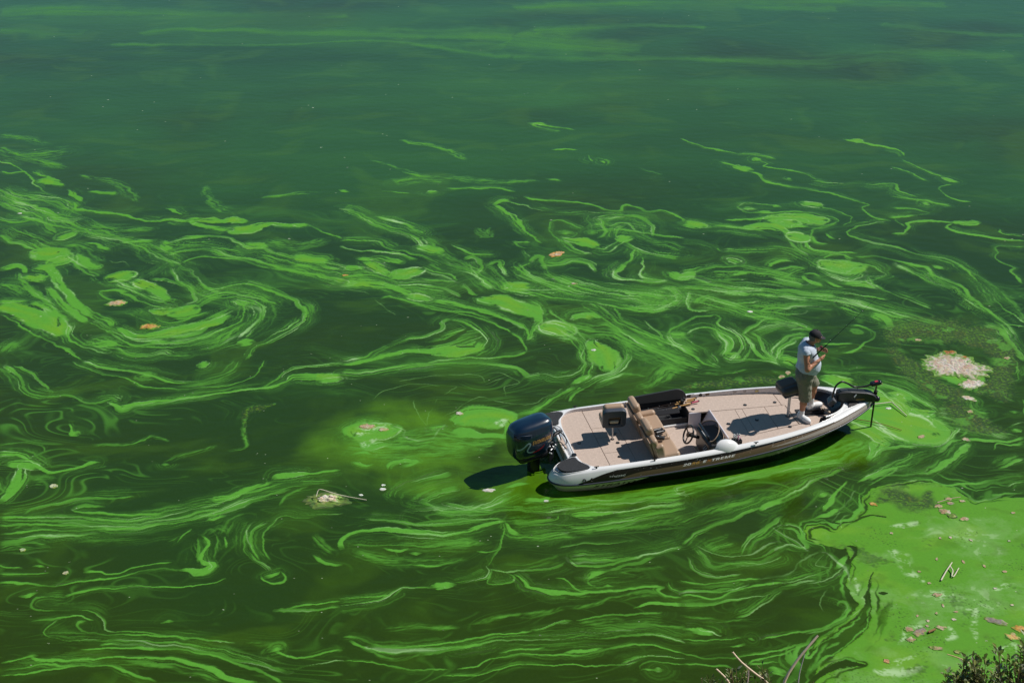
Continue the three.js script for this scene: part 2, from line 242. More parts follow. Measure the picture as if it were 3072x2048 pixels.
L(-6.42,-16.56,.013, -6.01,-16.58,.020, -5.7,-16.61,.023, -5.43,-16.58,.045, -5.25,-16.56,.025, -4.81,-16.51,.019, -4.35,-16.38,.020, -3.93,-16.19,.034, -3.66,-16.06,.038, -3.43,-15.91,.031, -3.31,-15.83,.026);
L(-7.53,-16.24,.017, -7.3,-16.33,.021, -7.15,-16.4,.041, -7.07,-16.42,.027);
S(-7.17,-16.38,.026, -7.04,-16.31,.041, -6.86,-16.3,.039, -6.66,-16.33,.026, -6.28,-16.37,.020, -5.86,-16.38,.019, -5.42,-16.35,.022, -5.16,-16.33,.028, -4.87,-16.27,.042, -4.53,-16.16,.056, -4.24,-16,.060, -3.97,-15.88,.068, -3.71,-15.83,.059);
L(-7.43,-15.94,.016, -7.04,-16.03,.020, -6.65,-16.16,.020, -6.35,-16.21,.016, -5.92,-16.19,.018, -5.68,-16.1,.027, -5.43,-15.96,.031, -5.2,-15.85,.021);
L(-7.47,-16.06,.017, -7.18,-16.14,.020, -6.88,-16.22,.020, -6.46,-16.22,.013);
F(-5.65,-16.25,.036, -5.28,-16.19,.059, -4.93,-16.06,.069, -4.59,-15.97,.068, -4.26,-15.85,.056);
S(-3.62,-16.51,.020, -3.52,-16.55,.040, -3.41,-16.55,.013);
L(-3.51,-16.51,.023, -3.33,-16.43,.024, -3.07,-16.38,.019, -2.86,-16.46,.023, -2.57,-16.56,.026);
F(-4.02,-16.71,.027, -3.76,-16.71,.066, -3.61,-16.71,.033);
K(-3.7,-17.5,.035, -3.48,-17.48,.056, -3.25,-17.48,.049, -3.09,-17.48,.036, -2.65,-17.53,.029);
L(-3.52,-17.5,.018, -3.22,-17.59,.025, -3,-17.62,.018, -2.66,-17.66,.018);
S(-5.35,-17.2,.018, -5.28,-17.22,.032, -5.22,-17.22,.011);
K(-3.49,-25.54,.050, -3.06,-25.63,.059, -2.84,-25.88,.062, -2.51,-26.23,.099, -2.19,-26.46,.124, -1.77,-26.59,.144, -1.5,-26.89,.106, -1.49,-27.23,.075, -1.37,-27.33,.081);
K(-1.36,-27.3,.106, -1.08,-27.23,.155, -.79,-26.96,.145, -.57,-26.62,.136, -.5,-26.3,.108, -.65,-26.04,.138, -.89,-25.79,.098);
S(-3.47,-25.35,.049, -3.04,-25.45,.072, -2.62,-25.69,.106, -2.18,-25.91,.100, -1.73,-25.91,.114, -1.43,-25.91,.228, -1.13,-25.91,.250, -.83,-26.04,.237, -.66,-26.3,.136);
K(-1.62,-26.04,.115, -1.32,-26.23,.206, -1.06,-26.43,.260, -.78,-26.56,.246, -.63,-26.62,.124);
K(-1.46,-26.62,.122, -1.22,-26.76,.145, -1.01,-26.89,.120);
D(-1.87,-26.23,.090, -1.51,-26.3,.111, -1.21,-26.52,.097, -1,-26.76,.062);
D(-1.17,-26.12,.025, -.99,-26.1,.038, -.83,-26.1,.032);
K(-3.44,-24.99,.231, -3.14,-24.93,.216, -2.71,-25.05,.165, -2.28,-25.23,.118, -1.85,-25.38,.084, -1.47,-25.48,.073, -.97,-25.57,.049, -.38,-25.63,.043, .07,-25.69,.060, .31,-25.85,.055);
K(-2.22,-25.2,.030, -1.7,-25.35,.061, -1.11,-25.38,.061, -.52,-25.35,.061, -.08,-25.26,.070, .19,-25.11,.066, .3,-24.87,.063, .36,-24.81,.093);
K(.24,-24.78,.069, .65,-24.9,.095, .94,-24.81,.118, 1.24,-24.93,.119, 1.42,-25.17,.104, 1.53,-25.6,.089, 1.49,-25.98,.088, 1.29,-26.3,.103, 1.05,-26.43,.084);
L(-2.4,-28.28,.024, -1.77,-27.85,.031, -1.19,-27.64,.032, -.68,-27.36,.029, -.3,-27.02,.026, -.02,-26.72,.020);
L(-.02,-26.72,.013, .19,-26.36,.031, .28,-26.04,.034, .31,-25.91,.026);
S(-1.73,-28.28,.110, -1.27,-28.14,.118, -.94,-27.92,.060, -.56,-27.64,.054, -.14,-27.36,.046, .14,-27.09,.034, .32,-26.76,.028, .32,-26.43,.018);
S(.66,-27.02,.065, .85,-26.96,.351, 1.06,-26.89,.308, 1.21,-26.76,.110);
S(1.3,-27.36,.055, 1.46,-27.5,.131, 1.71,-27.5,.188, 1.83,-27.36,.053);
K(.47,-26.62,.117, .41,-26.49,.088, .32,-26.39,.040);
S(1.69,-26.39,.070, 1.79,-25.98,.246, 1.9,-25.6,.366, 1.93,-25.29,.224, 1.91,-25.05,.088);
K(.99,-26.49,.052, 1.42,-26.43,.108, 1.56,-26.17,.057, 1.5,-25.6,.056, 1.66,-25.29,.054, 1.65,-24.99,.044, 1.49,-24.75,.070);
S(1.19,-24.52,.036, 1.34,-24.67,.093, 1.52,-24.81,.081, 1.62,-24.93,.021);
K(2.43,-25.72,.098, 2.28,-25.29,.142, 2.06,-24.99,.177, 1.81,-24.81,.187, 1.51,-24.52,.104, 1.21,-24.18,.054, 1.08,-23.89,.033);
L(1.22,-24.4,.045, .92,-24.12,.034, .69,-23.84,.032, .46,-23.51,.052, .21,-23.37,.068, .07,-23.29,.029);
F(1.29,-27.02,.251, 1.68,-26.82,.390, 2.08,-26.76,.383, 2.46,-26.49,.324, 2.79,-26.04,.403, 3.2,-25.6,.368, 3.47,-25.35,.322);
F(2.81,-24.64,.227, 3.15,-25.11,.309, 3.44,-24.99,.293);
F(1.8,-24.64,.149, 2.26,-24.93,.080, 2.69,-24.87,.060);
F(2.4,-26.49,.157, 2.42,-25.91,.156, 2.45,-25.6,.064);
S(-1.03,-22.97,.052, -.87,-23.24,.282, -.6,-23.29,.429, -.32,-23.24,.412, -.1,-23.13,.214, -.04,-22.76,.137, -.12,-22.61,.102);
S(-1.1,-22.66,.071, -.91,-22.71,.174, -.61,-22.61,.101, -.31,-22.61,.082, -.1,-22.56,.070);
S(-2.97,-22.61,.049, -2.9,-22.76,.275, -2.71,-22.76,.415, -2.49,-22.76,.363, -2.28,-22.87,.185, -2.24,-22.97,.071);
S(-2.84,-22.41,.079, -2.66,-22.25,.137, -2.48,-22.25,.121, -2.29,-22.3,.070);
S(-2.91,-21.98,.039, -2.72,-22.03,.049, -2.59,-21.96,.035);
W(-2.24,-22.97,.033, -2.06,-22.82,.026, -2.02,-22.56,.027, -1.82,-22.43,.034, -1.55,-22.43,.032, -1.4,-22.71,.025, -1.25,-23.03,.028);
W(-1.91,-23.89,.010, -1.86,-23.56,.010, -1.63,-22.97,.010);
W(-1.61,-22.97,.010, -1.6,-23.4,.010, -1.43,-23.95,.010);
W(-1.32,-23.29,.013, -1,-23.62,.013, -.64,-24.01,.016, -.21,-23.84,.016, .29,-23.73,.016, .63,-24.01,.014, 1.01,-24.35,.014);
W(-2.24,-24.64,.017, -1.68,-24.87,.018, -.95,-24.93,.018, -.66,-24.87,.015, -.51,-24.58,.011);
W(-.63,-24.87,.017, -.22,-24.99,.018, .01,-24.75,.018, .13,-24.58,.014, -.13,-24.4,.011, -.16,-24.06,.010);
W(-2.7,-23.95,.012, -2.5,-24.29,.015, -2,-24.52,.017, -1.37,-24.46,.017, -1.08,-24.4,.010, -1.35,-24.12,.014);
W(-.73,-24.23,.013, -.36,-24.64,.015, -.13,-24.75,.016);
S(-1.55,-22.92,.031, -1.41,-22.92,.052, -1.25,-22.97,.021);
F(-2.14,-22.46,.202, -1.77,-22.56,.307, -1.29,-22.61,.304, -.74,-22.41,.344, -.31,-22.35,.301);
F(-1.67,-22.25,.200, -1.27,-22.25,.149, -.87,-22.15,.145);
S(-2.88,-21.71,.028, -2.75,-21.69,.052, -2.61,-21.59,.036, -2.5,-21.62,.019);
S(-2.23,-21.47,.015, -2.19,-21.62,.031, -2.04,-21.71,.037, -1.91,-21.74,.058, -1.8,-21.71,.046, -1.72,-21.69,.021, -1.92,-21.52,.042);
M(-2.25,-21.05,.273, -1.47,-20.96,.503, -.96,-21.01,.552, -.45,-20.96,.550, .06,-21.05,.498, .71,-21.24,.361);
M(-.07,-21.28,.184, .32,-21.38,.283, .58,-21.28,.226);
K(-2.05,-20.51,.016, -2.02,-20.73,.032, -1.85,-20.91,.058, -1.53,-21.1,.088, -1.1,-21.28,.090);
K(-1.55,-20.42,.071, -1.4,-20.6,.118, -1.11,-20.78,.087, -.91,-20.82,.063);
K(-1.54,-20.38,.092, -1.34,-20.25,.121, -1.03,-20.16,.130, -.74,-20.25,.107, -.49,-20.42,.092, -.24,-20.64,.093, .01,-20.82,.080);
K(-1.14,-20.38,.056, -.89,-20.25,.083, -.61,-20.2,.095, -.34,-20.2,.061);
K(-.51,-20.25,.038, -.34,-20.38,.090, -.09,-20.6,.075);
S(-.09,-20.87,.021, .06,-20.94,.053, .29,-20.98,.023);
S(.21,-20.51,.036, .34,-20.51,.062, .51,-20.49,.060, .62,-20.6,.028);
K(-1.31,-20.16,.059, -.93,-20.07,.077, -.56,-20.11,.103, -.19,-20.22,.129, .06,-20.24,.087, .56,-20.2,.104, 1.06,-20.29,.104, 1.56,-20.33,.112, 2.07,-20.42,.128, 2.58,-20.55,.130, 2.97,-20.6,.132);
K(.19,-20.42,.061, .82,-20.51,.106, 1.32,-20.46,.106, 1.82,-20.51,.105, 2.33,-20.6,.104, 2.99,-20.73,.104);
K(-2.46,-19.94,.042, -2.16,-19.9,.041, -1.78,-19.81,.058, -1.41,-19.75,.050, -.92,-19.81,.050, -.43,-19.92,.042, -.19,-19.9,.034);
S(-2.81,-19.08,.049, -2.81,-19.28,.052, -2.66,-19.48,.061, -2.38,-19.61,.058, -2.01,-19.63,.066, -1.64,-19.56,.073, -1.28,-19.52,.066, -.91,-19.52,.057, -.55,-19.69,.048, -.11,-19.86,.041);
S(-.11,-19.81,.016, -.06,-19.65,.046, .03,-19.52,.075, .13,-19.46,.037);
K(.01,-19.77,.034, .3,-19.79,.050, .6,-19.86,.049, .77,-19.94,.032, .78,-20.07,.015);
S(1,-20.03,.025, 1.15,-20.05,.095, 1.35,-20.01,.112, 1.54,-20.03,.074, 1.75,-20.11,.032);
K(1.72,-20.07,.041, 2.05,-20.18,.041, 2.56,-20.33,.042, 2.95,-20.42,.051);
K(1.03,-19.65,.041, 1.28,-19.69,.057, 1.65,-19.77,.048, 2.03,-19.9,.055, 2.41,-20.07,.056, 2.93,-20.24,.057);
F(.01,-19.4,.123, .3,-19.4,.164, .66,-19.4,.123, 1.03,-19.4,.082);
F(.79,-19.73,.123, 1.27,-19.56,.125, 1.77,-19.65,.121, 2.39,-19.81,.120, 2.91,-19.98,.120);
K(.15,-19.4,.033, .4,-19.38,.041, .66,-19.42,.032, .91,-19.48,.024);
F(-2.56,-19,.136, -2.31,-18.84,.179, -1.95,-18.72,.191, -1.59,-18.72,.156, -1.12,-18.72,.156, -.77,-18.76,.078);
F(-1.86,-19.16,.121, -1.38,-19.16,.161, -.9,-19.2,.161, -.42,-19.24,.121);
L(-1.61,-18.62,.019, -1.35,-18.62,.023, -1.14,-18.64,.027);
S(-2.09,-19.08,.018, -1.97,-19.02,.031, -1.8,-19.02,.032, -1.71,-19.08,.015);
S(-1.66,-18.96,.020, -1.58,-18.96,.036, -1.51,-18.98,.016);
S(-.81,-19.22,.012, -.76,-19.22,.036, -.71,-19.22,.012);
L(-.16,-19.48,.015, -.18,-19.24,.015, -.28,-19,.023, -.47,-18.94,.028, -.56,-18.96,.019);
L(-.14,-19.65,.012, -.16,-19.24,.010, -.32,-18.76,.010, -.37,-18.57,.020);
K(-.41,-18.57,.017, -.34,-18.45,.023, -.41,-18.3,.045, -.64,-18.19,.036, -.91,-18.11,.029);
S(-1.3,-18.06,.022, -1.19,-18.08,.081, -1.05,-18.09,.089, -.91,-18.09,.030);
K(-1.3,-18.04,.030, -1.55,-18.04,.029, -1.74,-18.06,.030, -1.82,-18,.026, -1.93,-17.86,.040, -2.17,-17.71,.035, -2.43,-17.6,.029, -2.65,-17.56,.022);
L(-1.91,-17.87,.018, -2.22,-17.82,.018, -2.67,-17.71,.014);
K(-.32,-18.49,.038, -.06,-18.45,.030, .29,-18.49,.030, .64,-18.59,.029, .83,-18.7,.024);
K(-.29,-18.45,.020, -.38,-18.15,.020, -.18,-18.13,.030, .03,-18.21,.031, .03,-18.34,.021, -.04,-18.38,.018);
S(.06,-18.38,.016, .22,-18.21,.021, .31,-18.06,.033, .51,-18,.057, .69,-17.93,.072, .88,-17.91,.051, 1.2,-17.91,.036, 1.54,-17.97,.032, 1.89,-18.02,.029, 2.26,-18.08,.033, 2.4,-18.09,.029);
L(2.4,-18.08,.023, 2.3,-17.98,.023, 2.4,-17.86,.028, 2.67,-17.78,.022);
L(2.51,-18.22,.015, 2.53,-18.04,.018, 2.69,-17.93,.017);
K(.93,-18.78,.033, 1.04,-18.66,.038, 1.35,-18.62,.039, 1.7,-18.68,.037, 2.07,-18.84,.036, 2.44,-19,.029, 2.82,-19.16,.029);
K(.95,-18.78,.023, 1.24,-18.78,.023, 1.71,-18.76,.023);
K(.73,-19.08,.019, .9,-19.16,.031, 1.26,-19.22,.040, 1.45,-19.22,.048, 1.74,-19.24,.032, 2.03,-19.32,.023);
S(1.21,-18.26,.022, 1.31,-18.41,.060, 1.55,-18.47,.030);
K(1.19,-18.26,.024, 1.21,-18.15,.032, 1.34,-18.11,.022);
K(1.55,-18.49,.029, 1.84,-18.6,.043, 2.08,-18.68,.049, 2.31,-18.84,.027);
F(1.76,-18.45,.030, 2.03,-18.34,.038, 2.38,-18.34,.030);
S(1.48,-18.09,.011, 1.55,-18.1,.030, 1.63,-18.09,.011);
K(.71,-18.3,.019, .84,-18.26,.020, .95,-18.11,.024, 1.06,-17.98,.028, 1.24,-17.95,.022);
F(-1.89,-17.05,.068, -1.6,-17.08,.103, -1.27,-17.08,.082, -.83,-17.08,.055);
F(-.66,-17.15,.034, -.17,-17.29,.082, .28,-17.39,.090, .73,-17.48,.056, 1.18,-17.57,.054, 1.65,-17.78,.082, 2.11,-17.89,.108, 2.33,-17.86,.037);
S(1.88,-17.53,.010, 2.09,-17.62,.034, 2.31,-17.64,.050, 2.66,-17.62,.043);
K(.27,-17,.020, .49,-17.05,.032, .65,-17.15,.032, .79,-17.2,.047, .92,-17.22,.021);
K(.99,-17.23,.020, 1.39,-17.32,.027, 1.84,-17.37,.024, 2.29,-17.41,.017);
F(1.05,-17.15,.068, 1.5,-17.18,.103, 1.94,-17.15,.069, 2.6,-17.08,.048);
L(-2.57,-16.83,.020, -2.31,-16.81,.026, -2.12,-16.71,.022, -1.79,-16.61,.019, -1.47,-16.63,.020, -1.04,-16.71,.020, -.6,-16.81,.020, -.21,-16.89,.020, .27,-16.98,.017);
K(-2.43,-16.74,.030, -2.11,-16.58,.037, -1.78,-16.51,.032, -1.46,-16.53,.026, -1.03,-16.61,.026, -.71,-16.66,.046, -.53,-16.68,.039, -.17,-16.76,.020, .27,-16.78,.020, .71,-16.76,.020, 1.14,-16.79,.020, 1.47,-16.83,.020, 1.81,-16.88,.027, 2.24,-16.88,.027, 2.56,-16.74,.026);
S(-.74,-16.61,.010, -.62,-16.66,.039, -.47,-16.68,.013);
F(-2.22,-16.58,.029, -1.88,-16.38,.048, -1.6,-16.33,.058, -1.35,-16.42,.038, -1.03,-16.51,.026, -.71,-16.61,.026);
L(-.76,-16.11,.016, -.48,-16.19,.018, -.27,-16.32,.018, .12,-16.46,.019, .48,-16.45,.019, .76,-16.43,.026, 1,-16.42,.025, 1.26,-16.53,.031, 1.53,-16.64,.025, 1.9,-16.69,.020, 2.22,-16.63,.020, 2.53,-16.48,.016);
S(.76,-16.46,.016, .92,-16.51,.045, 1.13,-16.55,.038, 1.35,-16.63,.019);
L(-.16,-16.48,.013, .05,-16.55,.019, .49,-16.61,.020);
L(-2.51,-16.29,.013, -2.09,-16.27,.013, -1.65,-16.16,.015, -1.22,-16.11,.016, -.9,-16.13,.013);
L(-1.01,-16,.012, -.58,-15.97,.012, -.16,-16.1,.012, .16,-16.22,.013, .69,-16.22,.013, 1.54,-16.22,.013, 1.87,-16.29,.012);
L(1.9,-16.13,.014, 1.95,-16.22,.021, 2.19,-16.25,.016, 2.51,-16.22,.013);
L(1.92,-16.1,.019, 2.12,-16.05,.022);
S(2.1,-16.05,.015, 2.17,-16.06,.056, 2.23,-16.06,.016);
K(1.63,-16.25,.017, 1.81,-16.35,.022, 2.09,-16.38,.019, 2.52,-16.35,.016);
L(-1.7,-34.89,.050, -1.59,-34.87,.061, -1.24,-34.91,.041, -.75,-34.91,.071, -.52,-34.97,.061, -.21,-34.83,.046, .05,-34.66,.035);
S(-2.22,-34.58,.036, -2.09,-34.66,.101, -1.92,-34.6,.038);
L(-3.44,-34.75,.029, -2.71,-34.6,.039);
S(-4.56,-34.83,.028, -4.47,-34.75,.080, -4.31,-34.66,.025);
L(.39,-34.33,.055, .58,-34.17,.062, .91,-34.04,.048, 1.43,-33.99,.048, 1.77,-33.89,.057, 2.02,-33.79,.052, 2.3,-33.55,.058, 2.48,-33.46,.037, 2.74,-33.43,.052, 2.84,-33.6,.046, 2.99,-33.79,.090, 3.13,-33.7,.050, 3.3,-33.55,.066, 3.43,-33.34,.075, 3.77,-33.41,.057, 4.04,-33.22,.044, 4.19,-32.9,.039, 4.25,-32.71,.041);
S(-.43,-33.81,.062, -.28,-34.04,.108, -.02,-34.01,.068);
K(-.02,-33.99,.062, .35,-33.79,.049, .64,-33.51,.050, 1.01,-33.36,.056, 1.56,-33.36,.047, 2.29,-33.27,.038, 2.84,-33.22,.038);
S(-.43,-33.79,.048, -.24,-33.51,.067, -.06,-33.13,.074, .12,-32.76,.067, .26,-32.3,.045, .44,-31.86,.030, .71,-31.34,.021);
L(.96,-32.73,.046, 1.24,-32.71,.032, 1.7,-32.26,.028);
L(.9,-32.71,.018, .91,-32.21,.019, 1.01,-31.86,.022, 1.13,-31.43,.017);
S(1.22,-31.95,.041, 1.33,-31.99,.062, 1.4,-31.95,.031);
S(1.88,-32.04,.051, 1.95,-32.05,.123, 2.02,-32.05,.044);
S(1.18,-31.69,.066, 1.39,-31.6,.166, 1.63,-31.51,.225, 1.9,-31.34,.200, 2.03,-31.17,.086);
K(1.28,-31.51,.059, 1.37,-31.17,.117, 1.6,-30.92,.107, 1.8,-30.75,.070);
K(1.96,-31.09,.100, 2.27,-31,.152, 2.53,-31.34,.125, 2.76,-31.6,.199, 2.94,-31.69,.077);
S(2.55,-31.64,.069, 2.72,-31.6,.225, 2.92,-31.64,.100);
K(2.06,-31.69,.179, 2.21,-31.86,.148, 2.27,-32.3,.158, 2.22,-32.76,.191, 2.12,-32.94,.116);
K(2.12,-32.9,.124, 2.46,-32.99,.144, 2.82,-33.04,.131, 3.14,-32.94,.165, 3.34,-32.67,.136, 3.45,-32.3,.078, 3.41,-31.86,.035);
K(2.42,-32.39,.148, 2.68,-32.58,.214, 2.96,-32.48,.139, 3.14,-32.04,.096, 3.42,-31.95,.087, 3.8,-31.82,.086, 4.15,-31.69,.068);
K(2.52,-31.69,.092, 2.58,-32.13,.114, 2.81,-32.39,.121);
F(3.06,-31.86,.144, 3.42,-31.51,.184, 3.75,-31.34,.227, 4.07,-31,.165);
S(.03,-31.47,.043, .19,-31.44,.059, .43,-31.38,.034);
L(.05,-31.43,.028, .19,-31.21,.038, .4,-31.04,.028);
K(-1.45,-31.26,.051, -1.09,-30.92,.080, -.85,-30.75,.081, -.47,-30.79,.041);
K(-4.34,-33.51,.090, -3.94,-33.22,.162, -3.53,-32.76,.253, -3.07,-32.3,.321, -2.62,-32.04,.343, -2.31,-31.69,.182, -2.15,-31.26,.125);
K(-3.38,-33.04,.115, -3,-32.85,.189, -2.58,-32.58,.162, -2.31,-32.21,.114, -2.12,-31.95,.056);
S(-2.28,-31.17,.078, -2.07,-31.09,.189, -1.85,-30.92,.185, -1.71,-30.79,.064);
F(-2.17,-31.6,.198, -1.63,-30.67,.201, -1.27,-30.18,.190, -.99,-29.78,.124);
K(-4.12,-31.47,.052, -3.71,-31.51,.069, -3.24,-31.43,.043, -2.86,-31,.068, -2.51,-30.92,.072, -2.14,-30.59,.075, -1.79,-30.26,.087, -1.51,-30.02,.093, -1.09,-29.78,.064, -.72,-29.39,.056, -.41,-29.01,.065, -.08,-28.64,.076);
K(-4.09,-31.17,.043, -3.62,-30.92,.047, -3.2,-30.92,.065, -2.6,-30.75,.057, -2.31,-30.42,.045);
S(-3.64,-30.5,.049, -3.41,-30.5,.132, -3.13,-30.55,.145, -2.85,-30.42,.129, -2.57,-30.26,.097);
S(-3.49,-30.34,.062, -3.2,-30.1,.222, -2.97,-29.78,.174, -2.83,-29.63,.076);
S(-2.75,-29.47,.097, -2.52,-29.63,.325, -2.27,-29.78,.286, -2.09,-29.9,.113);
K(-2.08,-30.02,.090, -1.79,-29.7,.123, -1.52,-29.55,.117, -1.27,-29.2,.040);
K(-2.04,-29.39,.103, -1.64,-29.28,.103, -1.31,-29.2,.044);
S(-3.96,-29.94,.127, -3.76,-29.94,.159, -3.52,-29.94,.112, -3.44,-29.98,.046);
K(-3.92,-29.55,.157, -3.43,-29.63,.108, -2.98,-29.47,.125, -2.56,-29.24,.103, -2.17,-29.28,.077);
S(-3.89,-29.24,.192, -3.48,-29.16,.221, -3.08,-29.09,.185, -2.74,-28.94,.129, -2.43,-28.71,.107, -2.26,-28.56,.091);
S(-2.35,-28.49,.072, -2.12,-28.45,.211, -1.92,-28.38,.155, -1.81,-28.38,.058);
K(-2.61,-28.94,.105, -2.15,-29.01,.181, -1.76,-28.94,.171, -1.42,-28.79,.100, -1.12,-28.49,.045);
K(-1.86,-28.42,.082, -1.47,-28.27,.103, -1.04,-27.98,.074, -.56,-27.7,.047, -.08,-27.28,.042, .23,-26.88,.038);
L(-2.89,-28.38,.036, -2.7,-28.45,.028, -2.34,-28.27,.032, -1.84,-27.98,.032, -1.35,-27.77,.033, -.87,-27.63,.031, -.55,-27.35,.026, -.08,-26.81,.020);
W(-3.72,-28.86,.026, -3.24,-28.64,.023, -3.01,-28.27,.013, -2.51,-27.56,.013);
K(-1.14,-29.09,.037, -.97,-28.79,.059, -.77,-28.56,.043);
K(-1.11,-30.42,.059, -.98,-30.59,.082, -.81,-30.42,.053, -.73,-30.02,.048, -.86,-29.7,.061);
K(-1.04,-30.34,.036, -.93,-29.78,.062, -.72,-29.32,.072, -.44,-28.86,.075);
K(-.6,-30.14,.068, -.33,-30.34,.115, -.26,-29.94,.061, -.12,-29.55,.056);
K(-.32,-29.63,.032, -.22,-29.32,.051, -.18,-29.01,.047);
S(-.22,-29.16,.072, -.05,-29.01,.229, .18,-28.94,.271, .41,-29.01,.101);
K(-.05,-28.79,.143, .4,-28.64,.222, 1.06,-28.71,.191);
K(.26,-31,.033, .42,-30.42,.048, .25,-30.18,.071, .08,-29.86,.043, .15,-29.55,.036);
K(.46,-30.34,.062, .56,-30.59,.091, .73,-30.59,.072, .69,-30.26,.059, .88,-29.7,.111, 1.14,-29.32,.143, 1.4,-29.16,.138);
K(.72,-30.1,.078, 1.1,-30.18,.153, 1.44,-30.34,.211, 1.78,-30.18,.150, 1.96,-29.78,.048);
K(.15,-29.63,.134, .48,-29.39,.207, .81,-29.24,.171);
K(1.01,-29.55,.197, 1.4,-29.24,.268, 1.88,-28.94,.348, 2.36,-28.71,.360, 2.84,-28.56,.359, 3.3,-28.34,.350);
K(.24,-28.79,.161, .89,-28.42,.250, 1.53,-28.27,.284, 2.16,-28.06,.252, 2.62,-27.91,.168, 3.09,-27.77,.169, 3.45,-27.91,.129);
S(2.39,-29.7,.059, 2.51,-29.94,.103, 2.62,-30.18,.060);
K(2.56,-30.18,.078, 2.78,-30.42,.043, 2.96,-31,.030);
K(2.42,-29.7,.052, 2.47,-29.39,.066, 2.89,-29.32,.062, 3.55,-29.28,.046);
K(3.03,-31,.018, 3.06,-30.18,.027, 2.95,-29.63,.034, 3.07,-29.39,.059, 3.56,-29.32,.039);
K(3.39,-28.94,.096, 3.6,-28.79,.158, 3.7,-28.42,.097, 3.56,-28.06,.084);
S(-.68,-28.42,.064, -.5,-28.31,.208, -.24,-28.27,.260, .08,-27.98,.317, .36,-27.77,.276, .52,-27.49,.138, .48,-27.22,.064);
K(.43,-28.2,.065, .56,-27.98,.071, .58,-27.56,.057, .48,-27.08,.079, .38,-26.55,.064);
S(.6,-27.01,.131, .82,-26.95,.254, 1.06,-26.81,.184);
K(1.24,-27.35,.048, 1.4,-27.56,.138, 1.65,-27.56,.163, 1.83,-27.42,.084);
K(.81,-27.84,.050, .93,-27.56,.090, 1.2,-27.15,.094);
F(-3.17,-38.53,.080, -2.79,-38.3,.128, -2.37,-38.18,.123, -1.94,-37.83,.115, -1.6,-37.36,.119, -1.26,-36.97,.076);
F(-3.83,-36.97,.069, -3.4,-36.63,.112, -3.05,-36.25,.098, -2.44,-35.82,.157, -1.66,-35.72,.184, -.87,-35.45,.224, -.1,-35.35,.187, .67,-35.4,.104);
F(-3.14,-35.3,.301, -2.62,-35.51,.315, -1.84,-35.4,.206);
L(1.12,-37.77,.035, 1.44,-37.79,.047, 1.81,-37.77,.046);
S(2.12,-37.36,.013, 2.14,-37.02,.024, 2.21,-36.86,.018);
S(2.42,-36.97,.030, 2.49,-36.86,.056, 2.54,-36.75,.019);
S(.98,-35.59,.030, 1.18,-35.51,.049, 1.29,-35.45,.039);
F(3.42,-36.47,.034, 3.71,-36.14,.059, 3.99,-35.82,.042);
K(2.38,-29.87,.049, 2.41,-29.6,.074, 2.58,-29.36,.094, 2.87,-29.28,.072, 3.17,-29.18,.073, 3.48,-29.28,.068);
K(2.94,-29.71,.023, 2.93,-29.52,.041, 3.1,-29.39,.041, 3.48,-29.31,.042);
S(3.62,-29.81,.054, 3.76,-29.6,.135, 3.95,-29.49,.199, 4.13,-29.71,.103, 4.22,-29.81,.026);
K(3.95,-29.44,.073, 4.27,-29.33,.050, 4.58,-29.07,.050, 5.11,-28.87,.051);
K(3.37,-28.89,.113, 3.51,-28.94,.148, 3.63,-28.77,.118, 3.73,-28.46,.100, 3.63,-28.16,.123, 3.41,-27.92,.113, 3.14,-27.77,.094, 2.84,-27.82,.097);
K(2.54,-28.77,.084, 2.74,-28.56,.201, 2.97,-28.66,.153, 3.2,-28.51,.144, 3.38,-28.46,.149);
K(2.37,-27.92,.097, 2.63,-27.87,.115, 2.85,-27.97,.139, 3.16,-28.02,.143);
K(3.56,-29.02,.068, 3.88,-28.84,.121, 4.21,-28.79,.103, 4.76,-28.71,.123);
S(4.75,-28.64,.047, 4.93,-28.69,.132, 5.13,-28.64,.123, 5.26,-28.61,.041);
K(4.24,-29.07,.072, 4.89,-28.87,.093, 5.55,-28.77,.103, 6.21,-28.71,.134, 7.16,-28.46,.154);
K(5.26,-28.61,.061, 5.83,-28.46,.071, 6.38,-28.41,.081, 7.12,-28.24,.101);
S(5.6,-28.52,.040, 5.75,-28.52,.071, 5.86,-28.51,.030);
K(3.97,-28.61,.053, 3.91,-28.26,.052, 3.89,-27.92,.060, 3.98,-27.77,.077, 4.31,-27.77,.048);
K(4.08,-28.07,.051, 4.2,-28.31,.080, 4.44,-28.46,.069, 4.6,-28.36,.043, 4.79,-28.12,.067, 5.12,-28.12,.048, 5.46,-28.21,.037);
K(4.19,-27.87,.066, 4.55,-27.92,.098, 4.85,-27.77,.109, 5.04,-27.58,.090, 5.26,-27.49,.067, 5.56,-27.44,.048, 5.86,-27.3,.046, 6.14,-27.11,.042, 6.37,-26.84,.031);
K(5.42,-27.68,.028, 5.51,-27.8,.049, 5.8,-27.87,.046, 6.07,-27.92,.044, 6.22,-28.02,.038, 6.63,-27.99,.025, 7.05,-27.92,.020);
L(5.73,-27.68,.021, 5.9,-27.82,.024, 6.3,-27.97,.017);
L(5.74,-27.65,.023, 5.97,-27.35,.027, 6.23,-27.02,.028, 6.39,-26.84,.024);
K(3.31,-26.66,.033, 3.45,-26.97,.046, 3.71,-27.21,.054, 3.95,-27.44,.056, 4.35,-27.56,.044);
S(3.37,-26.61,.062, 3.52,-26.63,.159, 3.69,-26.66,.150);
K(3.72,-26.75,.098, 3.86,-26.88,.155, 4.08,-26.95,.185, 4.28,-26.84,.142, 4.38,-26.66,.122, 4.51,-26.48,.135, 4.51,-26.21,.090, 4.42,-25.95,.083, 4.28,-25.73,.059);
K(3.33,-26.61,.053, 3.42,-26.3,.075, 3.64,-26.03,.097, 3.81,-25.69,.090, 3.98,-25.39,.100, 4.16,-25.23,.073);
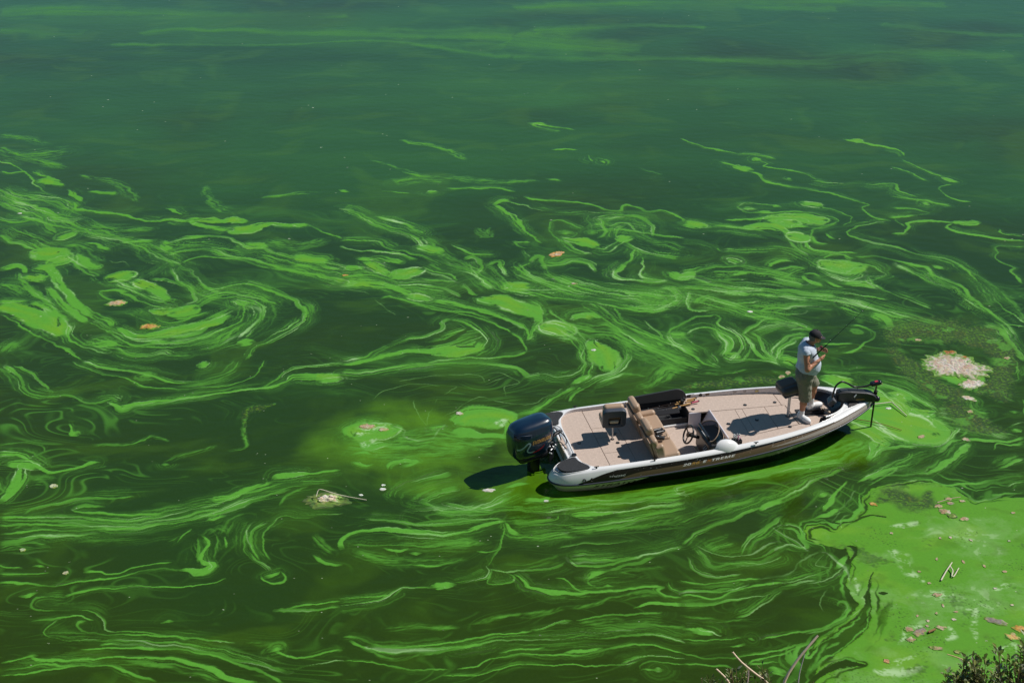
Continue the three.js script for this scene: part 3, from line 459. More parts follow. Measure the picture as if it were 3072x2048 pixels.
K(3.67,-26.48,.062, 3.81,-26.21,.081, 4.01,-25.99,.074, 4.06,-25.73,.075, 4.15,-25.44,.077);
K(4.35,-27.54,.062, 4.48,-27.44,.095, 4.43,-27.16,.071, 4.53,-26.97,.125, 4.69,-26.75,.101, 4.82,-26.48,.076, 4.81,-26.12,.082, 4.68,-25.82,.101, 4.53,-25.56,.098);
S(4.47,-25.73,.060, 4.55,-25.73,.163, 4.66,-25.78,.054);
K(4.31,-25.65,.053, 4.5,-25.48,.085, 4.75,-25.56,.083, 4.95,-25.52,.060, 5.24,-25.44,.042, 5.44,-25.33,.033);
K(4.91,-26.66,.027, 5.04,-26.84,.058, 5.24,-27.07,.072, 5.41,-27.35,.098, 5.59,-27.39,.088);
K(4.91,-26.66,.043, 4.99,-26.48,.056, 5.06,-26.17,.061, 5.05,-25.82,.048, 5.15,-25.65,.071, 5.29,-25.52,.052, 5.43,-25.35,.028);
K(5.11,-26.75,.057, 5.2,-26.48,.061, 5.22,-26.12,.071, 5.27,-25.78,.076, 5.35,-25.52,.055);
K(5.16,-26.79,.043, 5.49,-27.02,.079, 5.82,-27.11,.093, 6.13,-27.02,.066);
K(5.36,-25.82,.029, 5.47,-26.12,.047, 5.72,-26.48,.087, 5.96,-26.66,.115, 6.18,-26.7,.060);
K(5.37,-25.52,.031, 5.5,-25.78,.055, 5.67,-26.08,.079, 5.92,-26.34,.088);
S(5.5,-25.52,.054, 5.62,-25.56,.172, 5.77,-25.48,.175, 5.84,-25.39,.142);
K(5.88,-26.84,.035, 6.1,-26.88,.064, 6.35,-26.84,.047);
F(2.37,-26.39,.165, 2.67,-26.21,.243, 2.98,-25.99,.224, 3.24,-25.69,.215, 3.52,-25.44,.225, 3.8,-25.23,.152);
F(1.89,-27.16,.153, 2.13,-26.93,.144, 2.4,-26.57,.169);
K(1.93,-27.97,.066, 2.13,-27.63,.064, 2.36,-27.21,.068, 2.62,-26.93,.074, 2.91,-26.61,.077, 3.2,-26.39,.094, 3.49,-26.12,.089, 3.76,-25.82,.072);
K(2.26,-27.92,.036, 2.34,-27.58,.042, 2.47,-27.21,.046, 2.73,-26.97,.039);
K(2.82,-27.3,.025, 2.98,-26.97,.036, 3.12,-26.66,.038, 3.18,-26.39,.029);
F(3.09,-25.44,.154, 3.22,-25.06,.161, 2.95,-24.74,.184, 2.53,-24.46,.165);
F(3.87,-25.02,.083, 4.26,-24.94,.098, 4.57,-25.02,.076, 4.78,-25.1,.037);
VV(3.41,-24.4,.075, 3.81,-24.5,.153, 4.31,-24.58,.192, 4.72,-24.66,.199, 5.21,-24.62,.161);
F(4.58,-24.66,.039, 4.72,-24.68,.104, 4.96,-24.66,.095, 5.04,-24.7,.028);
K(5.28,-25.06,.074, 5.45,-24.9,.124, 5.66,-24.94,.078);
S(9.47,-38.63,.061, 9.64,-38.56,.099, 9.88,-38.53,.169, 10.05,-38.36,.089, 10.37,-38.12,.068, 10.68,-37.88,.062, 10.86,-37.59,.032, 10.92,-37.34,.020);
L(4.89,-38.68,.045, 5.18,-38.3,.035, 5.39,-38,.051, 5.73,-37.83,.068, 6,-37.71,.044, 6.3,-37.5,.042);
L(6.3,-37.48,.035, 6.77,-37.36,.034, 7.03,-37.25,.055, 7.21,-37.11,.052);
S(6.67,-37.14,.035, 6.77,-37,.131, 6.88,-36.91,.050);
L(6.86,-36.91,.031, 6.98,-36.69,.021, 6.85,-36.49,.032, 7.2,-36.34,.043, 7.67,-36.09,.062, 7.91,-35.88,.051, 8.11,-35.51,.030);
S(5.73,-36.82,.040, 5.98,-36.63,.077, 6.15,-36.45,.156, 6.33,-36.34,.180, 6.42,-36.25,.074);
L(6.4,-36.14,.045, 6.66,-35.88,.059, 6.69,-35.61,.047, 6.81,-35.35,.067, 7.02,-35.21,.070, 7.37,-35.04,.061, 7.73,-34.89,.060, 8.07,-34.68,.049, 8.41,-34.48,.047, 8.72,-34.18,.055, 8.92,-34.04,.065);
K(8.02,-35.45,.051, 8.37,-35.24,.074, 8.74,-35.19,.102, 9.15,-35.3,.104, 9.51,-35.19,.083, 10.14,-35.24,.051, 10.06,-34.83,.041, 10.21,-34.58,.061, 10.51,-34.28,.055);
S(7.38,-35.66,.031, 7.43,-35.59,.065, 7.48,-35.53,.025);
L(10.34,-36.45,.030, 10.72,-36.06,.036, 11.04,-35.45,.032);
S(11.57,-35.72,.042, 11.68,-35.53,.127, 11.82,-35.38,.049);
L(10.8,-37.02,.024, 11.27,-36.04,.034, 11.58,-35.74,.040);
L(11.58,-35.24,.028, 11.31,-35.04,.026, 11.21,-34.78,.029, 11.33,-34.38,.038, 11.57,-34.04,.057, 11.84,-33.94,.041);
S(10.5,-33.94,.030, 10.63,-33.87,.080, 10.73,-33.84,.030);
L(9.88,-34.33,.031, 10.74,-33.99,.040, 11.2,-33.65,.038);
S(7.44,-33.94,.074, 7.54,-33.87,.172, 7.71,-33.79,.212, 7.9,-33.7,.095);
S(5.82,-33.55,.048, 5.97,-33.54,.115, 6.2,-33.53,.058);
S(6.21,-33.29,.038, 6.41,-33.29,.095, 6.59,-33.27,.048);
S(6.61,-33.75,.039, 6.73,-33.72,.096, 6.83,-33.65,.036);
K(5.77,-33.7,.060, 6.06,-33.89,.047, 6.6,-33.79,.049);
S(5.38,-32.78,.046, 5.89,-32.79,.045, 6.3,-32.85,.070, 6.61,-32.94,.211, 6.98,-32.99,.263, 7.33,-32.9,.336, 7.59,-32.76,.333, 7.76,-32.71,.131);
S(6.4,-32.58,.182, 6.69,-32.58,.364, 6.91,-32.58,.304, 7.03,-32.67,.135);
S(5.7,-32.21,.077, 6.09,-32.39,.225, 6.44,-32.35,.232, 6.69,-32.13,.154, 6.78,-31.86,.100);
S(6.75,-31.77,.089, 6.94,-31.73,.355, 7.11,-31.69,.180, 7.19,-31.95,.036);
S(7.02,-32.39,.042, 7.21,-32.44,.083, 7.28,-32.47,.032);
S(4.24,-32.58,.177, 4.45,-32.48,.229, 4.65,-32.39,.183, 4.71,-32.3,.053);
K(4.67,-32.26,.088, 5.11,-32.3,.125, 5.46,-32.3,.145, 5.8,-32.13,.172, 6.13,-31.95,.116, 6.44,-31.69,.101, 6.71,-31.26,.088, 6.97,-30.75,.060);
L(4.85,-32.58,.044, 5.16,-32.44,.054, 5.64,-32.26,.045);
S(7.08,-31.51,.036, 7.14,-31.09,.082, 7.35,-30.92,.085, 7.78,-30.83,.051, 8.18,-30.79,.042);
L(5.73,-33.7,.028, 5.86,-33.32,.043, 6.36,-33.22,.038, 6.96,-33.32,.037, 7.47,-33.27,.038, 7.93,-32.99,.043, 8.14,-32.71,.019, 7.9,-32.48,.034, 7.46,-32.26,.035, 7.33,-31.95,.022, 7.38,-31.47,.059, 7.6,-31.34,.042);
S(7.68,-31.99,.023, 7.76,-31.77,.043, 7.84,-31.64,.027);
L(7.92,-33.7,.032, 8.27,-33.27,.030, 8.48,-32.85,.015, 8.2,-32.39,.013);
L(8.91,-34.01,.046, 9.16,-33.79,.021, 8.91,-33.65,.024, 8.95,-33.32,.029, 9.12,-32.94,.038, 9.33,-32.76,.069);
K(9.31,-32.67,.169, 8.93,-32.58,.061, 8.51,-32.3,.047, 8.24,-31.95,.028, 8.38,-31.69,.055, 8.83,-31.34,.067, 9.14,-31.17,.065, 9.55,-30.75,.041, 10.22,-30.42,.039, 10.54,-29.86,.035, 10.61,-29.39,.027, 10.72,-28.34,.028, 10.99,-27.15,.028);
S(9.48,-32.94,.044, 9.75,-32.99,.078, 10.14,-33.08,.060);
L(9.57,-32.99,.020, 9.61,-32.71,.031, 9.68,-32.39,.027);
S(9.33,-31.93,.054, 9.49,-31.9,.078, 9.64,-31.95,.079);
S(9.55,-31.86,.023, 9.74,-32.21,.035, 9.81,-32.58,.050, 10.04,-32.71,.057, 10.42,-32.76,.075, 10.75,-32.67,.057, 10.93,-32.67,.046);
L(9.7,-33.55,.029, 10.24,-33.51,.049, 10.55,-33.27,.021, 10.22,-33.13,.031);
S(10.9,-32.67,.057, 11.17,-32.62,.149, 11.46,-32.62,.146, 11.68,-32.62,.046);
S(10.91,-32.58,.027, 10.74,-32.35,.045, 10.85,-32.08,.074, 11.12,-31.93,.064, 11.5,-31.77,.064, 11.89,-31.64,.055, 12.38,-31.5,.045);
L(12.46,-31.77,.028, 12.05,-31.95,.034, 12.03,-32.21,.015);
L(12.27,-31.17,.035, 11.69,-31.21,.034, 11.54,-30.83,.017, 11.38,-30.55,.018, 11.47,-30.26,.032, 11.65,-29.98,.029, 11.52,-29.78,.030, 11.6,-29.39,.039, 11.62,-29.12,.031);
K(4.14,-31.6,.121, 4.48,-31.51,.116, 4.8,-31.26,.113, 5.03,-30.92,.063);
K(5.12,-31.04,.067, 5.52,-30.92,.118, 6.01,-31,.115, 6.43,-31,.101, 6.78,-30.67,.094, 7.04,-30.18,.096, 7.19,-29.94,.088);
S(7.24,-30.02,.071, 7.46,-30.1,.352, 7.68,-30.02,.457, 7.95,-30.02,.332, 8.1,-30.1,.091);
S(7.35,-30.5,.017, 7.58,-30.71,.029, 7.81,-30.67,.033, 7.96,-30.52,.113, 8.09,-30.5,.050);
K(7.18,-29.86,.088, 7.44,-29.47,.146, 7.75,-29.39,.135, 8.05,-29.7,.078);
S(7.54,-29.16,.078, 7.83,-29.12,.156, 8.11,-29.05,.170, 8.25,-28.94,.058);
K(8.16,-30.18,.080, 8.42,-30.02,.096, 8.47,-29.78,.054, 8.57,-29.63,.027, 8.43,-29.47,.040, 8.17,-29.47,.037, 8.26,-29.16,.042, 8.46,-28.71,.048, 8.8,-28.27,.053, 9.16,-27.91,.054);
L(8.14,-30.59,.041, 8.65,-30.59,.051, 9.11,-30.34,.049, 9.46,-30.1,.080, 9.69,-29.94,.073, 9.72,-29.55,.047, 10,-29.24,.084, 10.17,-29.01,.064, 10.26,-28.42,.048, 10.41,-27.84,.048, 10.54,-27.22,.047, 10.59,-27.08,.031);
K(9.62,-29.7,.028, 9.7,-29.24,.046, 10,-28.86,.047, 10.15,-28.27,.042, 10.37,-27.7,.043);
F(10.3,-30.34,.064, 10.63,-29.7,.086, 10.92,-29.01,.072, 11.07,-27.91,.082, 11.02,-27.22,.049);
S(9.81,-30.14,.022, 9.91,-30.02,.085, 10,-29.9,.035);
K(6.1,-29.86,.042, 6.5,-30.02,.078, 6.82,-29.94,.065);
K(6.16,-29.39,.044, 6.43,-29.63,.068, 6.74,-29.86,.058);
S(6.72,-29.55,.032, 6.74,-29.32,.062, 6.9,-29.09,.088, 7.03,-28.94,.033);
L(6.73,-29.63,.045, 6.94,-29.66,.040, 7.11,-29.51,.028);
S(7.13,-29.24,.026, 7.31,-29.01,.055, 7.48,-28.9,.029);
S(5.07,-30.42,.065, 5.24,-30.42,.188, 5.35,-30.26,.050);
S(5.03,-29.66,.031, 5.27,-29.66,.072, 5.42,-29.78,.071);
S(5.93,-30.02,.029, 6.18,-30.34,.104, 6.4,-30.42,.098, 6.59,-30.34,.049);
F(5.34,-30.18,.150, 5.8,-29.86,.223, 6.25,-29.55,.221, 6.7,-29.24,.146);
K(3.94,-29.7,.114, 4.36,-29.86,.139, 4.72,-30.06,.076, 5.33,-30.1,.048);
K(3.91,-29.47,.076, 4.25,-29.51,.078, 4.56,-29.32,.060, 5.03,-29.16,.061);
K(3.85,-28.94,.121, 4.49,-28.79,.135, 5.13,-28.67,.135, 5.76,-28.56,.135, 6.4,-28.49,.135, 7.02,-28.34,.148, 7.6,-28.06,.186, 7.87,-27.84,.178);
K(4.84,-28.94,.076, 5.8,-28.79,.091, 6.76,-28.71,.075, 7.71,-28.56,.061, 8.31,-28.34,.045);
S(4.74,-28.67,.044, 4.94,-28.7,.120, 5.25,-28.6,.045);
K(7.48,-28.27,.113, 7.9,-27.98,.168, 8.31,-27.7,.209, 8.72,-27.42,.235, 9.12,-27.15,.233, 9.51,-26.88,.204, 9.9,-26.61,.161, 10.15,-26.42,.106);
S(7.82,-27.63,.064, 8.03,-27.42,.203, 8.12,-27.15,.123, 8.12,-26.88,.055);
S(8.17,-26.95,.101, 8.49,-27.01,.173, 8.76,-26.98,.166, 8.91,-26.95,.056);
K(8.01,-26.55,.042, 8.1,-26.81,.046, 8.23,-26.95,.041);
S(10.06,-27.08,.055, 10.24,-26.95,.081, 10.39,-26.81,.110, 10.42,-26.42,.077, 10.43,-25.97,.069, 10.48,-25.53,.063);
L(10.5,-27.08,.035, 10.74,-27.05,.028, 10.94,-26.98,.029);
L(7.28,-27.01,.054, 7.5,-27.01,.048, 7.67,-26.81,.036, 7.64,-26.55,.026, 7.4,-26.29,.027, 7.15,-25.97,.037, 6.82,-25.84,.039);
S(7.26,-26.75,.040, 7.32,-26.75,.146, 7.36,-26.75,.040);
L(6.48,-26.22,.039, 6.9,-26.22,.051, 7.15,-26.25,.025);
S(6.19,-24.79,.051, 6.29,-24.76,.145, 6.42,-24.68,.212, 6.57,-24.58,.251, 6.77,-24.51,.181);
S(6.7,-24.19,.176, 6.98,-24.05,.353, 7.18,-23.71,.370, 7.29,-23.18,.467, 7.48,-22.93,.572, 7.67,-22.67,.458, 7.82,-22.61,.293, 7.9,-22.61,.094);
S(6.46,-23.06,.180, 6.65,-22.86,.229, 6.83,-22.61,.240, 6.97,-22.36,.154);
S(6.47,-21.76,.033, 6.58,-21.94,.065, 6.76,-22.3,.163, 6.96,-22.46,.135);
K(6.47,-21.76,.058, 6.73,-22.03,.078, 6.99,-22.18,.104, 7.23,-22.24,.108, 7.42,-22.21,.063);
S(7.41,-24.12,.071, 7.57,-24.05,.212, 7.71,-23.98,.123, 7.73,-23.85,.021);
S(7.6,-23.55,.047, 7.75,-23.45,.206, 7.96,-23.41,.170, 8.14,-23.38,.068);
S(8.18,-23.35,.034, 8.24,-23.33,.089, 8.3,-23.31,.027);
K(6.24,-25.04,.052, 6.47,-24.97,.089, 6.73,-24.94,.087, 7.01,-24.97,.107, 7.27,-24.97,.112, 7.52,-24.9,.090, 7.84,-24.76,.071, 8.05,-24.51,.064, 8.12,-24.4,.031);
L(7.75,-25.25,.029, 7.93,-25.12,.029, 8.07,-25.01,.029, 8.11,-24.76,.022, 8.13,-24.51,.026, 8.27,-24.3,.026, 8.24,-24.23,.024, 8.08,-24.28,.022);
K(7.27,-24.58,.048, 7.5,-24.4,.070, 7.72,-24.26,.079, 7.92,-23.98,.072, 8.1,-23.71,.055, 8.19,-23.41,.039);
K(7.23,-24.4,.080, 7.37,-24.09,.094, 7.52,-23.71,.074, 7.59,-23.45,.046);
K(8.16,-23.28,.034, 8.39,-23.18,.068, 8.68,-23.02,.080, 8.96,-22.86,.079, 9.16,-22.67,.077, 9.36,-22.55,.066);
S(9.41,-22.7,.038, 9.51,-22.74,.081, 9.58,-22.8,.028);
K(9.39,-22.89,.023, 9.54,-22.99,.032, 9.68,-23.02,.029);
K(8.99,-22.77,.028, 9.06,-22.64,.060, 9.14,-22.58,.051);
K(8,-23.06,.030, 8.2,-23.1,.033, 8.43,-23.02,.033, 8.63,-22.86,.026, 8.85,-22.77,.027);
K(8.1,-22.42,.035, 8.28,-22.67,.043, 8.41,-22.83,.029);
K(8.04,-22.33,.036, 8.26,-22.42,.056, 8.48,-22.61,.066, 8.59,-22.77,.035);
S(8.43,-22.46,.045, 8.67,-22.42,.057, 8.91,-22.39,.050, 9.23,-22.38,.035, 9.51,-22.49,.037);
K(7.75,-22,.045, 7.93,-22.12,.031, 8.14,-22.39,.025);
S(7.49,-21.35,.033, 7.69,-21.5,.040, 7.9,-21.7,.049, 8.17,-22,.053, 8.34,-22.24,.024, 8.43,-22.33,.015);
K(7.19,-21.73,.040, 7.46,-21.85,.035, 7.64,-21.94,.025);
K(7.28,-22.06,.016, 7.17,-21.85,.022, 6.93,-21.64,.030, 6.65,-21.47,.031, 6.29,-21.24,.031);
K(6.13,-21.07,.019, 6.34,-21.18,.023, 6.71,-21.41,.024, 6.88,-21.47,.018, 6.81,-21.35,.020, 6.49,-21.12,.030, 6.23,-20.93,.025);
L(8.82,-22.12,.010, 8.96,-22.3,.020, 9.2,-22.27,.024, 9.45,-22.3,.023);
VV(8.11,-25.49,.123, 8.3,-25.15,.134, 8.39,-24.68,.133, 8.55,-24.44,.158, 8.75,-24.19,.193);
VV(9.61,-25.34,.135, 9.71,-24.97,.113, 9.51,-24.54,.092, 9.18,-24.19,.104);
VV(8.66,-23.58,.180, 8.84,-23.31,.185, 9.04,-23.12,.128);
VV(8.13,-26.55,.149, 8.84,-26.68,.225, 9.42,-26.55,.234, 9.95,-26.29,.218, 10.14,-25.9,.126);
F(8.38,-25.49,.116, 8.61,-24.97,.534, 8.96,-24.97,.741, 9.13,-24.61,.400, 9.1,-24.19,.150);
S(8.58,-25.56,.093, 8.83,-25.12,.388, 9.03,-24.9,.462, 9.15,-24.68,.224, 9.09,-24.4,.069);
F(8.69,-23.98,.215, 8.93,-23.92,.221, 8.9,-23.51,.216, 9.14,-23.45,.209);
S(10.14,-24.97,.010, 10.22,-25.15,.020, 10.31,-25.34,.010);
L(10.26,-25.72,.020, 10.31,-25.41,.016, 10.22,-25.04,.014, 10.1,-24.72,.019, 9.93,-24.65,.032, 9.79,-24.65,.029);
K(9.93,-23.92,.034, 9.87,-23.65,.033, 9.76,-23.38,.032);
S(9.57,-24.33,.026, 9.62,-24.26,.052, 9.63,-24.12,.026);
L(9.63,-24.12,.019, 9.67,-23.92,.019, 9.74,-23.85,.020);
S(9.56,-23.45,.026, 9.61,-23.45,.047, 9.67,-23.48,.020);
F(5.56,-22,.149, 5.83,-22.15,.257, 6.18,-22.3,.311, 6.4,-22.3,.244, 6.52,-22.42,.083);
D(5.8,-18.45,.014, 5.7,-18.22,.013, 5.61,-17.89,.018, 5.47,-17.6,.018, 5.26,-17.32,.024, 4.97,-17.01,.024);
D(5.64,-17.86,.031, 5.58,-17.64,.013, 5.53,-17.43,.013, 5.25,-17.08,.019);
D(5.82,-17.91,.015, 5.87,-17.91,.051, 5.92,-17.91,.015);
D(5.57,-19.12,.025, 5.65,-19.08,.061, 5.63,-18.92,.033, 5.48,-18.72,.020);
D(5.08,-19.2,.039, 5.33,-19,.041, 5.5,-19.04,.030);
D(5.35,-19.86,.035, 5.58,-19.77,.020, 6.02,-19.98,.029, 6.13,-20.03,.026, 6.37,-19.98,.026);
D(4.31,-15.85,.048, 4.57,-16.06,.061, 4.85,-16.22,.076, 5.07,-16.22,.051, 5.17,-16.21,.026);
VV(6.26,-20.38,.065, 6.65,-20.69,.210, 6.86,-20.51,.314, 7.08,-20.38,.225, 7.29,-20.69,.078);
K(2.99,-20.78,.163, 3.39,-20.96,.150, 3.8,-21.1,.145, 4.34,-21.28,.129, 4.89,-21.47,.131, 5.43,-21.62,.107, 5.99,-21.76,.063);
K(2.83,-19.24,.045, 3.23,-19.56,.066, 3.77,-19.98,.083, 4.32,-20.33,.094, 4.74,-20.6,.070, 5.18,-20.96,.070, 5.63,-21.28,.058, 5.93,-21.47,.053);
S(4.24,-20.16,.019, 4.39,-20.29,.070, 4.55,-20.38,.051, 4.69,-20.46,.018);
F(3.16,-20.07,.152, 3.69,-20.33,.156, 4.23,-20.55,.156, 4.64,-20.78,.115);
S(5.31,-20.53,.016, 5.4,-20.62,.063, 5.49,-20.71,.025);
S(5.33,-20.11,.020, 5.44,-20.33,.062, 5.56,-20.55,.037, 5.78,-20.87,.022, 5.93,-21.1,.014);
S(5.2,-19.94,.022, 5.39,-20.03,.049, 5.56,-20.16,.046, 5.64,-20.22,.016);
L(4.84,-19.73,.027, 5.11,-19.9,.022, 5.38,-19.98,.023);
W(5.42,-19.81,.016, 5.59,-20.07,.020, 5.89,-20.64,.021, 6.02,-20.82,.014);
K(5.58,-19.65,.024, 5.64,-19.94,.025, 5.79,-20.07,.025);
L(6.1,-21.05,.021, 6.28,-21.19,.037, 6.7,-21.42,.040, 6.89,-21.47,.023, 6.63,-21.33,.045, 6.33,-21.14,.044);
K(6.48,-21.24,.036, 6.93,-21.28,.037, 7.46,-21.33,.040, 7.74,-21.62,.046, 8.13,-21.91,.035);
L(7.35,-20.91,.027, 7.86,-20.94,.035, 8.41,-21.05,.042, 8.69,-21.14,.042, 9.12,-21.24,.034);
K(8.73,-20.91,.022, 8.91,-21,.031, 9.06,-21.05,.032);
K(8.74,-21.47,.028, 9.13,-21.71,.036, 9.3,-21.81,.029);
K(7.03,-21.1,.048, 7.38,-21.05,.067, 7.72,-20.89,.065, 7.93,-20.64,.057, 8.02,-20.42,.065, 8.27,-20.51,.037, 8.54,-20.64,.029);
K(4.83,-19.4,.029, 4.87,-19.24,.038, 5.07,-19.16,.052, 5.09,-19,.028, 4.9,-18.76,.033, 4.9,-18.6,.046, 5.19,-18.57,.031);
K(3.07,-19.08,.066, 3.14,-18.84,.067, 3.23,-18.6,.070, 3.37,-18.6,.052, 3.71,-18.68,.076, 4.06,-18.68,.061, 4.33,-18.76,.053, 4.42,-18.88,.021);
K(2.87,-18.8,.028, 2.96,-18.53,.047, 3.1,-18.34,.051, 3.31,-18.3,.038, 3.66,-18.34,.030);
K(3.28,-19,.064, 3.49,-19.16,.069, 3.69,-19.24,.051);
K(3.74,-18.92,.035, 3.91,-19.24,.052, 4.06,-19.44,.058, 4.35,-19.73,.060, 4.59,-19.98,.030);
K(4.56,-19.69,.060, 4.73,-19.65,.112, 4.8,-19.4,.088, 4.86,-19.16,.056, 4.72,-19.08,.096, 4.54,-19.16,.118, 4.36,-19.04,.065);
W(3.97,-18.22,.018, 4.23,-18.3,.034, 4.54,-18.45,.022, 4.63,-18.68,.020, 4.83,-18.88,.024, 5.04,-19,.020);
L(2.72,-18.22,.015, 2.94,-18.15,.019, 3.4,-18.15,.018, 3.59,-18.19,.018, 3.97,-18.24,.018);
K(2.69,-17.93,.029, 3.03,-17.95,.037, 3.37,-17.91,.028, 3.74,-18.11,.026);
L(2.68,-17.82,.021, 2.86,-17.84,.022, 3.24,-17.78,.021, 3.61,-17.97,.023, 3.97,-18.08,.028, 4.33,-18.15,.032);
K(4.33,-18.15,.033, 4.7,-18.3,.026, 4.97,-18.49,.018);
K(2.66,-17.62,.043, 3.11,-17.64,.049, 3.34,-17.71,.048, 3.58,-17.75,.035, 3.93,-17.82,.040, 4.17,-17.93,.045, 4.55,-18.11,.052, 4.92,-18.26,.045, 5.22,-18.45,.029, 5.34,-18.6,.026);
K(3.45,-17.32,.026, 3.64,-17.39,.042, 3.82,-17.53,.039, 4.02,-17.71,.039, 4.29,-17.93,.040);
F(2.62,-17.32,.049, 2.95,-17.29,.049, 3.28,-17.23,.048, 3.62,-17.29,.041);
S(2.59,-17.05,.024, 2.73,-17.05,.034, 2.81,-17.01,.034);
S(2.72,-17.01,.021, 2.83,-17,.089, 2.96,-16.94,.067, 3.02,-16.89,.016);
K(2.84,-17.05,.034, 3.01,-17,.040, 3.1,-16.88,.023, 3.17,-16.88,.010);
S(3.58,-16.79,.013, 3.63,-16.79,.030, 3.68,-16.78,.010);
S(3.27,-16.64,.013, 3.38,-16.64,.023, 3.47,-16.66,.022);
L(2.57,-16.81,.013, 3,-16.78,.013, 3.44,-16.81,.010);
L(2.53,-16.48,.020, 2.8,-16.38,.020, 3.17,-16.37,.019, 3.5,-16.42,.019, 3.83,-16.51,.021, 4.18,-16.64,.024, 4.41,-16.74,.024);
L(3.49,-16.22,.021, 3.63,-16.32,.023, 3.92,-16.42,.020, 4.21,-16.58,.020, 4.45,-16.71,.014);
L(2.51,-16.22,.019, 2.93,-16.21,.022, 3.14,-16.19,.026, 3.24,-16.11,.018);
L(3.49,-16.21,.025, 3.79,-16.25,.018, 3.99,-16.29,.015);
L(3.79,-16.78,.012, 4.11,-16.88,.016, 4.46,-16.98,.025, 4.81,-17.11,.029, 5.08,-17.32,.025, 5.24,-17.57,.023);
K(4.45,-16.94,.025, 4.8,-17.05,.029, 5.12,-17.29,.026, 5.34,-17.5,.021);
K(5.02,-17.6,.018, 5.07,-17.71,.032, 5.2,-17.68,.049, 5.18,-17.5,.022, 5.03,-17.32,.019);
W(5.01,-18.11,.010, 4.87,-17.86,.012, 4.77,-17.68,.011, 4.79,-17.46,.010);
S(3.79,-16.13,.019, 3.85,-16.11,.071, 3.94,-16.1,.084, 3.99,-16.08,.026);
F(4.33,-16.03,.042, 4.51,-16.35,.065, 4.73,-16.68,.044);
S(4.71,-21.52,.017, 4.87,-21.69,.053, 5.01,-21.74,.026);
K(4.95,-21.86,.099, 5.33,-21.76,.117, 5.73,-21.81,.094);
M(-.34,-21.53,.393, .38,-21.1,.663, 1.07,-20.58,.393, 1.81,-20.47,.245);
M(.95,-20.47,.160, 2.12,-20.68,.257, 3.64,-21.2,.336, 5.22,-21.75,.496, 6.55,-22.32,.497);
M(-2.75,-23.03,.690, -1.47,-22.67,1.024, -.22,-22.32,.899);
F(.61,-20.78,.141, 1.53,-20.47,.203, 2.71,-20.78,.255, 4.25,-21.31,.336, 5.52,-21.75,.386, 6.55,-22.32,.282);
VV(8.04,-26.54,.390, 8.83,-26.84,.597, 9.63,-26.69,.690, 10.09,-26.09,.390, 9.93,-25.1,.284, 9.51,-24.16,.311);
VV(7.9,-25.95,.213, 8.04,-25.1,.282, 8.29,-24.49,.324, 8.6,-23.96,.403);
VV(8.56,-23.58,.332, 8.73,-23.03,.375, 9.06,-22.67,.278);
S(6.5,-23.39,.176, 6.88,-23.21,.454, 7.34,-23.05,.701, 7.73,-22.81,.555, 7.92,-22.64,.211);
S(6.85,-23.96,.212, 7.27,-23.83,.280, 7.57,-23.46,.219, 7.75,-23.15,.166);
B(-8.86,-26.61,.470, -8.12,-26.22,.405, -7.35,-26.16,.518, -6.62,-26.29,.648, -6.07,-26.81,.613, -5.69,-27.49,.365, -5.91,-28.27,.160);
B(-11.5,-29.16,.412, -10.69,-28.42,.327, -9.79,-27.28,.216, -9.27,-26.55,.136);
B(-8.91,-29.09,.295, -8.17,-28.42,.316, -7.51,-28.06,.345);
B(-13.29,-34.38,.574, -12.15,-33.7,.463, -10.97,-32.76,.358, -9.6,-31.6,.359, -8.56,-30.92,.343, -7.77,-30.1,.200);
B(-7.74,-29.94,.208, -7.22,-29.16,.272, -6.58,-28.56,.334, -5.79,-28.71,.395, -4.93,-27.91,.301);
B(-8.47,-31.26,.417, -7.4,-31.17,.396, -6.29,-30.75,.347, -5.16,-30.02,.396, -3.9,-29.39,.469);
B(-8.32,-27.7,.208, -7.4,-27.08,.258, -6.68,-27.42,.331, -6.27,-27.91,.242);
B(-10.44,-30.59,.275, -9.86,-29.94,.262, -9.37,-29.32,.208);
F(-8.08,-35.09,.091, -7.81,-34.09,.170, -7.23,-33.32,.211);
F(-6.5,-34.28,.100, -5.77,-34.48,.121, -5.04,-34.68,.081);
F(-5.85,-31.51,.221, -5.14,-31.17,.339, -4.49,-31.51,.165);
B(-12.61,-32.21,.353, -11.78,-31.6,.336, -11.08,-31,.213);
B(-3.94,-29.7,.417, -3.07,-29.32,.416, -2.15,-28.94,.409, -1.38,-28.56,.266);
B(-1.11,-30.34,.265, -.66,-29.7,.343, -.25,-28.94,.271);
B(.18,-30.18,.327, .74,-29.39,.539, 1.55,-28.79,.602, 2.49,-28.27,.634, 3.43,-28.06,.502);
B(1.68,-28.06,.196, 2.11,-27.35,.240, 2.53,-26.68,.299, 3.09,-26.03,.308);
B(2.06,-32.39,.451, 2.6,-32.39,.631, 3.23,-32.21,.442);
B(2.89,-31.51,.275, 3.37,-31,.383, 4.05,-30.75,.408);
F(-.81,-32.3,.093, -.62,-31.86,.263, -.52,-32.3,.057);
B(2.85,-28.46,.393, 3.27,-28.31,.397, 3.71,-28.26,.349);
B(4.93,-26.79,.182, 5.13,-26.3,.245, 5.24,-25.69,.192, 5.4,-25.44,.099);
B(5.39,-25.6,.090, 5.66,-26.12,.148, 6,-26.57,.135);
B(3.32,-26.48,.190, 3.67,-25.86,.252, 4.01,-25.31,.189);
B(4.16,-28.31,.284, 4.77,-27.97,.273, 5.35,-27.49,.226, 5.95,-27.21,.186);
B(4.92,-29.07,.202, 5.75,-28.66,.254, 6.6,-28.41,.305);
B(4.31,-26.93,.166, 4.5,-26.3,.153, 4.33,-25.78,.105);
B(3.92,-29.55,.455, 4.94,-29.7,.551, 5.91,-29.47,.469, 6.68,-29.16,.384);
B(3.8,-28.42,.292, 5.04,-28.06,.362, 6.28,-27.84,.360);
